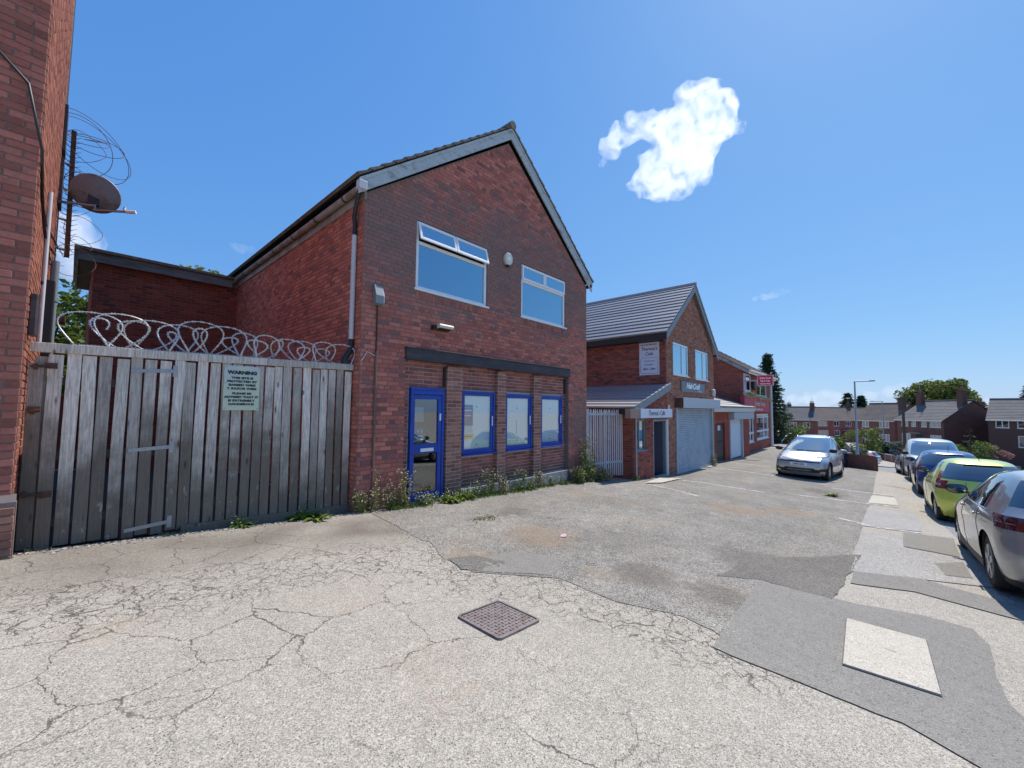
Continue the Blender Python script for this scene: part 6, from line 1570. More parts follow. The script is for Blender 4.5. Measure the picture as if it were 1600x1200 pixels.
    for sg, s in (('L', 1), ('R', -1)):
        for xd in (.1, -.9): p = C.pt(sg, surf_point_x(C, sg, xd, belt - .13), belt - .13); mb = MB(); mb.obox(p + Vector((0, s*.02, 0)), (.09, 0, 0), (0, .012, 0), (0, 0, .015)); mb.build('door_handle', paintm, root, bevel=.008)
        p = C.pt(sg, surf_point_x(C, sg, .98, belt + .05), belt + .05); mirror(root, .98, p.y + s*.0, belt + .06, s, M['trim'])
        if not van:
            mb = MB(); q_ = [C.pt(sg, lerp(surf_point_x(C, sg, .0, 1.575), surf_point_x(C, sg, -1.5, 1.575), k/10), 1.575) + Vector((0, s*.0, .045 if 0 < k < 10 else 0)) for k in range(11)]; mb.tube(q_, .016, 6); mb.build('roof_rail', M['alloy'], root)
    for k, y in enumerate((-.35, .30)):
        mb = MB(); z = belt + .03; mb.bar((interp(front, z) - .10 + .03, y + .38, z + .035), (interp(front, z + .02) - .01, y - .24, z + .035), .014, .014); mb.build('wiper', M['trim'], root)
    if not van:
        plate(root, 2.215, 0, .585, 1, 'LP09 GYE')
        for dz in (0, .045):                          # twin chevrons
            mb = MB(); x = 2.165 - dz*.5; mb.bar((x, -.12, .725 + dz - .04), (x + .012, 0, .725 + dz + .012), .02, .022); mb.bar((x, .12, .725 + dz - .04), (x + .012, 0, .725 + dz + .012), .02, .022); mb.build('emblem', M['chrome'], root)
        strip_on(C, root, 'bumper_bar', paintm, 'F', -.62, .62, .36, .378, .012)
        for z in (.325, .41): strip_on(C, root, 'grille_bar', M['grey_paint'], 'F', -.50, .50, z - .006, z + .006, .004, 8, 1)
        strip_on(C, root, 'chrome_strip', M['chrome'], 'F', -.66, .66, .700, .712, .006, 10, 1)
    else: plate(root, 2.195, 0, .56, 1, '')
    return C
M['glass_wind'] = glassy('glass_wind', (.03, .045, .05), .20)
c = car_empty('parked_car', 'silver people carrier facing the camera, parked alone on the forecourt', 'car'); mpv(c, M['paint_mpv'])
A, B = onG(1212, 746), onG(1286, 757)
mpv_root = c
finish_car(c, (20.9, 2.12, gz(20.9, 2.12) - .02), R(180 - 4), -SLOPE(20.5))
c = car_empty('parked_van', 'small white van facing the camera behind the dark blue hatchback', 'van'); mpv(c, M['paint_white'], True); finish_car(c, (25.6, -1.75, gz(25.6, -1.7) + .005), R(180), -SLOPE(23.7))
for (px, py, dep, pm, lab, hd) in ((1279, 700, 62, 'paint_silver', 'distant silver car with only its roof showing beyond the people carrier', 60), (1336, 708, 44, 'paint_white', 'distant white car behind the low brick wall and silvery shrub', 75)):
    p = at(px, py, dep); o = car_empty('distant_car', lab, 'car'); hatch(o, M[pm], 'golf'); finish_car(o, (p.x, p.y, gz(p.x, p.y)), R(hd), 0)
# ================================================================== FAR HOUSES, TREES, STREET FURNITURE
M['brick_far'] = simple('brick_far', (.21, .088, .065), .9, c2=(.165, .072, .056), scale=.8, var=.25, vscale=8)
M['brick_far_red'] = simple('brick_far_red', (.32, .10, .075), .9, c2=(.25, .088, .068), scale=.8, var=.25, vscale=8)
M['brick_far_dark'] = simple('brick_far_dark', (.13, .062, .05), .9, var=.25, vscale=8)
M['roof_far'] = simple('roof_far', (.155, .125, .105), .9, c2=(.12, .10, .09), scale=.6, var=.2, vscale=3)
M['roof_grey'] = simple('roof_grey', (.13, .125, .125), .85, c2=(.10, .10, .105), scale=.6, var=.2, vscale=3)
FWD = Vector((0.739465, 0.670537, 0)).normalized(); RGT = Vector((FWD.y, -FWD.x, 0))
M['pot'] = simple('pot', (.22, .11, .07), .9)
def house(name, label, A, u, L, D, zg, ze, rise, wm, rm, wins, gable='u', hip0=0, hip1=0, doors=(), chim=(), over=.35, extra=None, group=None):
    """A: ground corner (front left seen from the front), u: direction of the front, D: depth behind it."""
    w = Wall((A[0], A[1]), u); t = thing(name, label, 'house', (A[0], A[1], zg), group)
    holes = [(a, b, zg + c, zg + d) for a, b, c, d in wins] + [(a, b, zg + .1, zg + d) for a, b, d in doors]
    ws_ = Wall(w.p(L, 0).xy, -w.n); wb_ = Wall(w.p(L, 0, -D).xy, -w.u); wl_ = Wall(w.p(0, 0, -D).xy, w.n)
    mb = MB(); wall_face(mb, w, 0, L, zg - 3, ze, holes, .15)
    wall_face(mb, ws_, 0, D, zg - 3, ze, [], 0, None if hip1 else [(0, ze), (D, ze), (D/2, ze + rise)]); wall_face(mb, wb_, 0, L, zg - 3, ze, [], 0); wall_face(mb, wl_, 0, D, zg - 3, ze, [], 0, None if hip0 else [(0, ze), (D, ze), (D/2, ze + rise)])
    mb.build('wall', wm, t)
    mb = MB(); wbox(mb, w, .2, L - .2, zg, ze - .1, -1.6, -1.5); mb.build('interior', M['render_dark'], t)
    o = over; P = lambda a, d, z: w.p(a, z, -d)
    r0, r1 = P(hip0 - (0 if hip0 else .15), D/2, ze + rise + .08), P(L - hip1 + (0 if hip1 else .15), D/2, ze + rise + .08)
    dz = -o*rise/(D/2) + .08
    f0, f1, b0, b1 = P(-o if hip0 else -.15, -o, ze + dz), P(L + (o if hip1 else .15), -o, ze + dz), P(-o if hip0 else -.15, D + o, ze + dz), P(L + (o if hip1 else .15), D + o, ze + dz)
    tile_slope(t, 'roof', f0, f1, r1, r0, 14, rm, .05, False)
    rows = tile_slope(t, 'roof', f0, f1, r1, r0, 14, rm, .05, False); mb = MB()
    for q_ in rows: mb.add(q_.v, q_.f)
    roof = mb.build('roof', rm, t)
    mb = MB(); mb.prism([b1, b0, r0, r1], (0, 0, .06))
    if hip0: mb.prism([b0, f0, r0], (0, 0, .06))
    if hip1: mb.prism([f1, b1, r1], (0, 0, .06))
    mb.build('rear_roof', rm, t)
    mb = MB(); mb.tube([r0 + Vector((0, 0, .08)), r1 + Vector((0, 0, .08))], .13, 6)
    if hip0: mb.tube([f0 + Vector((0,0,.08)), r0 + Vector((0,0,.08))], .11, 6)
    if hip1: mb.tube([f1 + Vector((0,0,.08)), r1 + Vector((0,0,.08))], .11, 6)
    mb.build('ridge', rm, t)
    mb = MB(); mb.tube([f0 + Vector((0, 0, .0)), f1 + Vector((0, 0, .0))], .07, 6); mb.build('gutter', M['upvc_old'], t)
    for (a, b, c, d) in wins:
        window(t, w, a, b, zg + c, zg + d, .06, M['glass_far'], M['upvc'], mull=[lerp(a, b, .33), lerp(a, b, .67)] if b - a > 1.5 else [lerp(a, b, .5)], t=.09)
    for (a, b, d) in doors:
        mb = MB(); wbox(mb, w, a, b, zg + .1, zg + d, -.1, -.05); dd = mb.build('door', M['render_dark'] if int(a) % 2 else M['upvc_old'], t)
        mb = MB(); wbox(mb, w, a - .5, b + .5, zg + d + .2, zg + d + .34, 0, .8); mb.build('porch', M['grey_paint'], t)
    for (a, dpt, h_, pots) in chim:
        mb = MB(); base = ze + rise*(1 - abs(dpt - D/2)/(D/2)) - .6; c = w.p(a, 0, -dpt)
        mb.obox((c.x, c.y, base + (h_ + .6)/2), w.u*.42, w.n*.32, (0, 0, (h_ + .6)/2)); mb.obox((c.x, c.y, base + h_ + .55), w.u*.48, w.n*.38, (0, 0, .07)); ch = mb.build('chimney', M['brick_far_dark'], t)
        for k in range(pots):
            mb = MB(); q_ = w.p(a + (k - (pots-1)/2)*.38, base + h_ + .6, -dpt); mb.lathe(q_, [(.12, 0), (.10, .45), (.13, .5)], 8); mb.build('chimney_pot', M['pot'], ch)
        if pots == 2: mb = MB(); q_ = w.p(a, base + h_ + .6, -dpt); mb.tube([q_, q_ + Vector((0, 0, 1.5))], .03, 4); mb.tube([q_ + Vector((-.5, .3, 1.4)), q_ + Vector((.6, -.3, 1.45))], .02, 4); [mb.tube([q_ + Vector((k*.2, -.3 - k*.1, 1.4)), q_ + Vector((k*.2, .3 - k*.1, 1.45))], .015, 4) for k in (-2, -1, 0, 1, 2)]; mb.build('aerial', M['galv'], ch)
    return t, w
def P2(px, dep): v = at(px, 640, dep); return Vector((v.x, v.y, 0))
H = 'semi detached houses down the hill'
# long terrace facing the camera, about a hundred metres off
d = 100
a0 = P2(1268, d); a1 = P2(1402, d + 2); u = (a1 - a0).normalized(); L = (a1 - a0).length; zg = at(1300, 690, d).z; zg = -7.1; ze = at(1300, 655.5, d).z
house('terraced_houses', 'long brown brick terrace with hipped brown roof facing down the road', a0, u, L, 7.5, zg, ze, at(1300, 637.5, d + 3.5).z - ze, M['brick_far_red'], M['roof_far'],
      [(1.4, 4.1, 3.35, 4.6), (5.8, 7.3, 3.35, 4.6), (8.9, 10.6, 3.35, 4.6), (12.6, 14.0, 3.35, 4.6), (15.2, 17.4, 3.35, 4.6), (1.5, 4.3, 1.0, 2.3), (6.0, 7.3, 1.0, 2.3), (15.2, 17.4, 1.0, 2.3), (9.9, 11.3, 1.0, 2.3)], hip0=4, doors=((7.9, 8.8, 2.1), (13.2, 14.1, 2.1)), chim=((13.8, 3.9, 1.3, 2),))
# wing of the terrace turned away on its left
b0 = a0 + FWD*1.5 - RGT*.2; u2 = (RGT*.55 + FWD*-.83).normalized()
house('terraced_houses', 'end house of the brown terrace turned side on behind the green bush', a0 + FWD*9 - RGT*1.8, (RGT*.45 - FWD*.9).normalized(), 8.0, 6.5, zg, ze - .1, 2.2, M['brick_far'], M['roof_far'], [(1.5, 2.6, 3.3, 4.5), (5, 6.2, 3.3, 4.5), (1.5, 2.6, 1, 2.2), (5, 6.2, 1, 2.2)], hip1=3)
# small houses far left with chimneys
a0 = P2(1226, 92); house('semi_detached_house', 'brick house with two chimneys far off beside the conifer', a0, (RGT*.75 - FWD*.45).normalized(), 6.0, 8, -7, at(1245, 655, 92).z, 2.7, M['brick_far'], M['roof_grey'], [(1.0, 2.2, 3.2, 4.4), (3.4, 4.6, 3.2, 4.4), (1.0, 2.4, .9, 2.2)], chim=((1.2, 5.0, 1.4, 2), (5.4, 3.2, 1.5, 2)), group=H)
# semi with one chimney left of the telegraph pole
def semi(lab, pxc, dep, pxl, pyE, lenf, Dp, yaw, rise, wm, rm, wins, chim, zg, doors=(), name='semi_detached_house', hip1=0, hip0=0):
    """front right corner at column pxc; the front runs left from it."""
    c = P2(pxc, dep); u = (RGT*math.cos(R(yaw)) - FWD*math.sin(R(yaw))).normalized(); A = c - u*lenf
    return house(name, lab, A, u, lenf, Dp, zg, at(pxc, pyE, dep).z, rise, wm, rm, wins, doors=doors, chim=chim, group=H, hip1=hip1, hip0=hip0)
W4 = lambda L: [(1.0, 2.2, 3.3, 4.5), (2.9, 4.1, 3.3, 4.5), (L - 4.6, L - 3.4, 3.3, 4.5), (L - 2.5, L - .9, 3.3, 4.5), (1.0, 2.6, .9, 2.2), (L - 2.6, L - .9, .9, 2.2)]
semi('brick semi detached house with twin chimney pots left of the telegraph pole', 1397, 70, 1350, 657, 6.4, 7.2, 78, 2.9, M['brick_far'], M['roof_far'], W4(6.4)[:1] + W4(6.4)[3:], ((5.9, 2.6, 1.7, 2),), -6.2)
semi('brick semi detached house with red panels and big chimney right of the telegraph pole', 1473, 57, 1415, 657, 7.4, 8.0, 94, 2.75, M['brick_far'], M['roof_grey'], [(.7, 1.9, 3.3, 4.5), (2.4, 3.2, 3.3, 4.5), (4.0, 4.9, 3.3, 4.5), (5.3, 7.0, 3.3, 4.5), (.7, 2.2, .9, 2.2), (5.3, 7.0, .9, 2.2)], ((6.9, 3.1, 2.1, 3), (.4, 3.3, 1.9, 2)), -5.55, doors=((3.2, 4.1, 2.1),))
semi('brick house behind the hedge with three tall windows at the frame edge', 1742, 43.6, 1545, 659, 9.0, 9, 55, 2.5, M['brick_far_dark'], M['roof_grey'], [(.6, 1.7, 3.1, 4.2), (2.3, 4.3, 3.1, 4.2), (5.3, 6.6, 3.1, 4.3), (2.3, 4.3, .8, 2.2), (5.3, 6.6, .8, 2.2)], ((6.0, 6.0, 1.5, 2),), -5.0)
c = P2(1560, 84); house('semi_detached_house', 'distant house roof with a single chimney between two nearer brick houses', c - RGT*3, (RGT*.9 - FWD*.3).normalized(), 10, 8, -7, at(1560, 652, 84).z - .6, 2.4, M['brick_far'], M['roof_far'], [(2, 3, 3, 4)], chim=((2.0, 4.0, 1.5, 1), (6.5, 4, 1.0, 1)), group=H)

# ---------------------------------------------------------------- foliage
def leaves(mb, g, c, rad, n, s, flat=0.0, shell=.55, droop=0):
    c = Vector(c)
    for _ in range(n):
        while True:
            p = Vector((g.uniform(-1, 1), g.uniform(-1, 1), g.uniform(-1, 1)))
            if shell*shell < p.length_squared < 1 or (p.length_squared < 1 and g.random() < .25): break
        q_ = c + Vector((p.x*rad[0], p.y*rad[1], p.z*rad[2])); z = s*g.uniform(.6, 1.4)
        a = Vector((g.gauss(0, 1), g.gauss(0, 1), g.gauss(0, .6) - droop)).normalized()*z; b = a.orthogonal(); b.rotate(Matrix.Rotation(g.uniform(0, 6.28), 3, a)); b = b.normalized()*z*.55
        mb.add([q_ - a, q_ + b*.9, q_ + a, q_ - b*.9], [(0, 1, 2, 3)])
def broadleaf(name, label, base, h, r, leaf, n, s, cat='tree', seed=1, clumps=22, trunk=True, group=None, zlow=.3, squash=1.0):
    g = random.Random(seed); base = Vector(base); t = thing(name, label, cat, base, group)
    mb = MB(); per = n//clumps; cl = []
    for k in range(clumps):
        a = g.uniform(0, 6.28); f = g.uniform(zlow, 1) ; e = math.sqrt(max(.05, 1 - ((f - .55)/.62)**2)); rr = r*e*math.sqrt(g.uniform(.25, 1))*.80
        c = base + Vector((rr*math.cos(a), rr*math.sin(a), h*f*.92)); q_ = r*g.uniform(.24, .42); cl.append(c); leaves(mb, g, c, (q_, q_, q_*.8*squash), per, s)
    mb.build('crown', leaf, t)
    if trunk:
        mb = MB(); mb.tube([base + Vector((0, 0, -.3)), base + Vector((g.uniform(-.1, .1)*r*.3, 0, h*.25)), base + Vector((0, 0, h*.62))], [h*.035, h*.026, h*.012], 8)
        for c in cl[::2]: mb.tube([base + Vector((0, 0, h*g.uniform(.2, .5))), (base + c)/2 + Vector((0, 0, h*.18)), c], [h*.014, h*.009, h*.003], 5)
        mb.build('trunk', M['bark'], t)
    return t
def conifer(name, label, base, h, r, leaf, n, s, seed=1, spread=1.0, group=None, tiers=18):
    g = random.Random(seed); base = Vector(base); t = thing(name, label, 'tree', base, group); mb = MB(); tb = MB()
    tb.tube([base + Vector((0, 0, -.3)), base + Vector((0, 0, h*.97))], [h*.028, .02], 7)
    for k in range(tiers):
        f = (k + .5)/tiers; z = h*(.05 + .93*f); rr = r*(1 - f)**.75*g.uniform(.8, 1.12); nb = max(4, int(9*(1-f)))
        for j in range(nb):
            a = 6.28*j/nb + g.uniform(-.4, .4); L = rr*g.uniform(.65, 1.1); d = Vector((math.cos(a), math.sin(a), -.12 + .25*f)); e = base + Vector((0, 0, z)) + d*L
            tb.tube([base + Vector((0, 0, z)), e], [.03, .008], 4, cap=False)
            m_ = max(6, int(n/(tiers*nb)))
            for _ in range(m_):
                q_ = g.uniform(.15, 1.0); c = base + Vector((0, 0, z)) + d*L*q_ + Vector((g.gauss(0, .14), g.gauss(0, .14), g.gauss(-.05, .12)))*r*.38
                v = (d + Vector((g.gauss(0, .5), g.gauss(0, .5), g.gauss(-.1, .4)))).normalized()*s*g.uniform(.6, 1.4); b = v.orthogonal(); b.rotate(Matrix.Rotation(g.uniform(0, 6.28), 3, v)); b = b.normalized()*s*.32
                mb.add([c - v, c + b, c + v, c - b], [(0, 1, 2, 3)])
    mb.build('crown', leaf, t); tb.build('trunk', M['bark'], t); return t
def gp(px, dep, py=None):
    v = at(px, 640, dep); return Vector((v.x, v.y, gz(v.x, v.y)))
def hpx(px, py, dep): return at(px, py, dep).z
b = gp(1201, 37); conifer('conifer_tree', 'tall dark evergreen conifer beside the red takeaway', b, hpx(1190, 549, 37) - b.z, 2.3, M['leaf_dark'], 9000, .13, 3, tiers=24)
b = gp(1211, 36); conifer('conifer_tree', 'shorter dark evergreen just in front of the tall conifer', b, hpx(1205, 585, 36) - b.z, 1.7, M['leaf_dark'], 5000, .12, 4, tiers=18)
for px, py, dep, r_, lab, sd_ in ((1325, 613, 125, 4.4, 'left one of two dark conifers rising behind the brown terrace roof', 5), (1346, 617, 125, 4.2, 'right one of two dark conifers rising behind the brown terrace roof', 6)):
    b = gp(px, dep); b.z = -9; conifer('conifer_tree', lab, b, hpx(px, py, dep) + 9, r_*1.25, M['leaf_dark'], 5000, .42, sd_, tiers=16)
b = gp(1467, 96); b.z = -7.5; broadleaf('broadleaf_tree', 'large rounded olive green tree rising behind the brick house roofs', b, hpx(1467, 592, 96) - b.z, 7.4, M['leaf_olive'], 24000, .36, 'tree', 7, 90, zlow=.25)
b = gp(1612, 60); b.z = -6; conifer('conifer_tree', 'dark feathery conifer cut by the right edge of the frame', b, hpx(1600, 598, 60) + 6, 3.6, M['leaf_dark'], 5000, .26, 8)
for px, py, dep, r_, lf, lab, sd_, nm in ((1243, 664, 42, 1.75, 'leaf_mid', 'leafy mid green bush left of the people carrier roof', 11, 'bush'), (1304, 682, 37, .95, 'leaf_bright', 'rounded lime green shrub behind the low brick wall', 12, 'shrub'),
        (1347, 667, 58, 2.3, 'leaf_olive', 'small spreading olive green tree behind the nearer lamp post', 13, 'small_tree'), (1334, 695, 33.5, .8, 'leaf_grey', 'silvery pale shrub spilling over the low brick wall', 14, 'shrub'),
        (1372, 688, 62, 1.1, 'leaf_mid', 'dark clipped bush in the garden across the junction', 15, 'bush'), (1401, 690, 54, 1.2, 'leaf_grey', 'pale flowering bush beside the telegraph pole', 16, 'bush'),
        (1222, 640, 60, 1.6, 'leaf_grey', 'hazy grey green tree showing between conifer and far house', 18, 'small_tree'), (1385, 694, 55, .8, 'leaf_dark', 'low dark shrub over the garden wall', 19, 'shrub')):
    b = gp(px, dep); h = hpx(px, py, dep) - b.z; broadleaf(nm, lab, b, h, r_, M[lf], 2600, .11 if dep < 45 else .15, nm.replace('_', ' '), sd_, 18, nm == 'small_tree', None, .15)
b = gp(1513, 46); h = hpx(1513, 690, 46) - b.z
broadleaf('hedge', 'clipped bright green hedge behind the grey garden fence', b, h, 2.1, M['leaf_bright'], 3000, .10, 'hedge', 21, 20, False, None, .1)
b = gp(1555, 45); broadleaf('flowering_bush', 'low pink flowering bush beside the green hedge', b, hpx(1555, 697, 45) - b.z, 1.3, M['leaf_pink'], 1600, .09, 'bush', 22, 14, False, None, .2)
b = gp(1535, 45.5); broadleaf('flowering_bush', 'pale white flowering bush between hedge and pink bush', b, hpx(1535, 696, 45) - b.z, .9, M['leaf_grey'], 1200, .09, 'bush', 23, 12, False, None, .2)
b = gp(1513, 44.5); h = hpx(1513, 667, 44.5) - b.z; conifer('young_tree', 'thin young monkey puzzle tree standing before the brick gable', b, h, 1.35, M['leaf_dark'], 700, .10, 24, tiers=7)
# trees behind the yard
b = Vector((-.9, 21, -2)); broadleaf('yard_tree', 'leafy tree in the gap between the red brick building and rear extension', b, 6.3, 2.5, M['leaf_mid'], 9000, .12, 'tree', 31, 34)
b = Vector((1.8, 24, -2)); broadleaf('yard_tree', 'treetop just showing over the flat extension roof on the left', b, onY(212, 376, 24).z + 2, 1.5, M['leaf_olive'], 1800, .11, 'tree', 32, 16, True, None, .6)
p = onY(328, 400, 24); b = Vector((p.x, 24, -2)); broadleaf('yard_tree', 'wispy treetop showing over the extension roof near the main roof', b, p.z + 2.2, 1.5, M['leaf_olive'], 1800, .11, 'tree', 33, 16, True, None, .6)

# ---------------------------------------------------------------- lamps, pole, wall, bin, rails
def lamp(label, px, dep, py_top, arm_px, arm_py, r_=.075):
    b = gp(px, dep); zt_ = hpx(px, py_top, dep); t = thing('street_lamp', label, 'street lamp', b, 'street lamps')
    mb = MB(); mb.tube([b + Vector((0, 0, -.2)), b + Vector((0, 0, 1.6)), b + Vector((0, 0, 1.65)), Vector((b.x, b.y, zt_))], [r_*1.5, r_*1.5, r_, r_*.7], 10); mb.build('post', M['galv'], t)
    e = at(arm_px, arm_py, dep); e = Vector((e.x, e.y, e.z)); top = Vector((b.x, b.y, zt_)); mb = MB(); mb.tube([top, top + (e - top)*.75], r_*.6, 8); mb.build('arm', M['galv'], t)
    s_ = top + (e - top)*.72; d_ = (e - s_); mb = MB(); mb.obox(s_ + d_*.5, d_*.5, d_.cross(Vector((0,0,1))).normalized()*.11, (0, 0, .05)); mb.build('lantern', M['grey_paint'], t, bevel=.02)
lamp('grey street lamp with long arm standing by the low brick wall and bin', 1337, 32, 596, 1366, 595)
lamp('smaller grey street lamp with arm to the left, across the junction', 1379, 62, 627, 1360, 627, .08)
b = gp(1411, 47); t = thing('telegraph_pole', 'dark timber telegraph pole between the two nearer brick houses', 'telegraph pole', b)
mb = MB(); mb.tube([b + Vector((0, 0, -.3)), Vector((b.x, b.y, hpx(1410, 622, 47)))], [.17, .12], 10); mb.build('pole', simple('pole', (.07, .055, .045), .9), t)
mb = MB(); zt_ = hpx(1410, 630, 47); mb.obox((b.x, b.y, zt_ + .3), RGT*.14, FWD*.14, (0, 0, .25)); mb.obox((b.x, b.y, zt_ - .6), RGT*.5, FWD*.04, (0, 0, .04)); mb.build('fittings', M['black'], t)
# low brick wall round the planted corner
wa, wb_ = onG(1306, 719), onG(1368, 727); wa, wb_ = Vector((30.8, 2.9, 0)), Vector((29.5, .2, 0))
wlw = Wall((wa.x, wa.y), ((wb_ - wa).x, (wb_ - wa).y)); LL = (wb_ - wa).length; zg = gz(30, 1); ht = .78
t = thing('low_brick_wall', 'low dark brick garden wall with pale coping at the forecourt end', 'wall', wlw.p(LL/2, zg))
mb = MB(); wbox(mb, wlw, 0, LL, zg - .5, zg + ht, -.22, 0); mb.build('core', M['mortar_dark'], t)
lay(t, layout(wlw, 0, LL, zg - .1, zg + ht, [], None, .05, .008, seed=41), M['brick_far'], 300)
mb = MB(); wbox(mb, wlw, -.02, LL*.62, zg + ht, zg + ht + .07, -.25, .03); mb.build('coping', M['concrete'], t, bevel=.01)
mb = MB(); wbox(mb, wlw, LL - .4, LL + .02, zg - .4, zg + ht - .05, -.3, .03); mb.build('end_pier', M['brick_far'], t, bevel=.02)
mb = MB(); c = wlw.p(LL, 0, -.1); mb.obox((c.x + 2.2, c.y + .15, zg + .2), (2.2, .15, 0), (-.01, .11, 0), (0, 0, .42)); mb.build('return_wall', M['brick_far'], t)
mb = MB(); q0 = wlw.p(LL*.62, zg + ht + .05, -.1); q1 = q0 + Vector((4.5, .4, 0)); 
for k in range(14): p = q0.lerp(q1, k/13); mb.tube([p, p + Vector((0, 0, .32))], .012, 5)
mb.tube([q0 + Vector((0, 0, .32)), q1 + Vector((0, 0, .32))], .018, 6); mb.build('railings', M['galv'], t)
p = onG(1337, 726); p = wlw.p(LL*.56, gz(30, 1), .42); b = Vector((p.x, p.y, gz(p.x, p.y)))
t = thing('litter_bin', 'dark blue litter bin in front of the low brick wall', 'bin', b)
mb = MB(); mb.lathe(b, [(.22, 0), (.235, .05), (.265, .72), (.285, .74), (.285, .80), (.26, .80)], 16); mb.build('drum', M['bin'], t)
mb = MB(); mb.lathe(b, [(.275, .80), (.28, .90), (.20, .98), (0, 1.0)], 16); mb.build('lid', M['grey_paint'], t)
mb = MB(); mb.lathe(b, [(.268, .45), (.270, .45), (.272, .52), (.27, .52)], 16); mb.build('band', M['black'], t)
# steps and handrail past the takeaway
p0 = Vector((T1 + .8, 5.6, gz(T1 + 1, 5.6))); t = thing('handrail', 'pale metal handrail on steps beyond the takeaway', 'handrail', p0)
q0, q1, q2 = at(1221, 690, 35), at(1231, 678, 36), at(1236, 677.5, 37)
mb = MB(); mb.tube([q0, q1, q2], .04, 6); mb.build('rail', M['white'], t)
mb = MB()
for q_ in (q0, q1): mb.tube([q_, Vector((q_.x, q_.y, gz(q_.x, q_.y) - .1))], .035, 6)
mb.build('post', M['white'], t)
c = at(1222, 695, 36); t = thing('dark_fence', 'dark timber yard fence and gatepost under the conifer beside the takeaway', 'fence', (c.x, c.y, gz(c.x, c.y)))
for k in range(12):
    a = at(1207 + k*2.0, 668, 39); zb = gz(a.x, a.y); mb = MB(); mb.obox((a.x, a.y, zb + 1.0), RGT*.055, FWD*.02, (0, 0, 1.0)); mb.build('board', simple('fence_dark', (.06, .045, .038), .9) if k == 0 else bpy.data.materials['fence_dark'], t)
a = at(1219.5, 668, 38.5); mb = MB(); mb.tube([Vector((a.x, a.y, gz(a.x, a.y))), Vector((a.x, a.y, hpx(1220, 655, 38.5)))], .05, 6); mb.build('post', M['pipe_pale'], t)
# garden walls along the far side of the junction
def gwall(label, pts, dep_h, m, name='garden_wall', panel=2.0, posts=True, cat='wall', coping=True):
    P = [gp(px, dep) for px, dep in pts]; t = thing(name, label, cat, P[0])
    for a, b in zip(P, P[1:]):
        n = max(1, int((b - a).length/panel)); 
        for k in range(n):
            p, q_ = a.lerp(b, k/n), a.lerp(b, (k+1)/n); p.z, q_.z = gz(p.x, p.y), gz(q_.x, q_.y); mb = MB(); d_ = Vector((0, 0, dep_h)); off = (q_ - p).cross(Vector((0,0,1))).normalized()*.1
            mb.prism([p - d_*.5 - off, q_ - d_*.5 - off, q_ + d_ - off, p + d_ - off], off*2); mb.build('panel', m, t)
            if posts: mb = MB(); mb.box(p.x - .16, p.x + .16, p.y - .16, p.y + .16, p.z - .5, p.z + dep_h + .15); mb.build('post', M['concrete'], t, bevel=.02)
        if coping: mb = MB(); d_ = Vector((0, 0, dep_h + .04)); mb.bar(P[0] + d_, P[-1] + d_, .28, .08) if len(P) == 2 else None; mb.build('coping', M['concrete'], t) if mb.v else None
gwall('long low brick garden wall with pale coping across the junction', [(1364, 58), (1402, 50)], .8, M['brick_far'])
gwall('low grey garden wall with panels in front of the houses behind the van', [(1404, 49), (1486, 43)], .85, M['brick_far_dark'])
gwall('weathered grey panel fence behind the parked cars at the right', [(1487, 42.5), (1588, 37.5)], .95, simple('panel_grey', (.17, .165, .15), .9, c2=(.11, .11, .095), scale=1.5, var=.2), 'panel_fence', 1.8, True, 'fence', False)
for k, (pxa, pxb, dep) in enumerate(((1590, 1640, 37.2),)):
    a, b = gp(pxa, dep), gp(pxb, dep - 1); mb = MB(); mb.prism([(a.x, a.y, gz(a.x, a.y) + .012), (b.x, b.y, gz(b.x, b.y) + .012), (b.x + 6, b.y - 5, gz(b.x + 6, b.y - 5) + .02), (a.x + 6, a.y - 5, gz(a.x + 6, a.y - 5) + .02)], (0, 0, .01)) if 0 else None
# lawns and gardens: a green sheet behind the walls
gpts = [gp(1364, 60), gp(1404, 51), gp(1486, 45), gp(1588, 39.5), gp(1700, 36), gp(1700, 70), gp(1480, 80), gp(1380, 82)]
sheet('garden_ground', [(p.x, p.y) for p in gpts], .02, simple('garden', (.07, .085, .03), .95, c2=(.12, .10, .06), scale=1, var=.3), 1.5)
mb = MB()
for k in range(2):
    pts = [at(1254 + k*2, 636 + k*3, 110), at(1330, 640 + k*3, 118), at(1430, 620 + k*4, 70)]
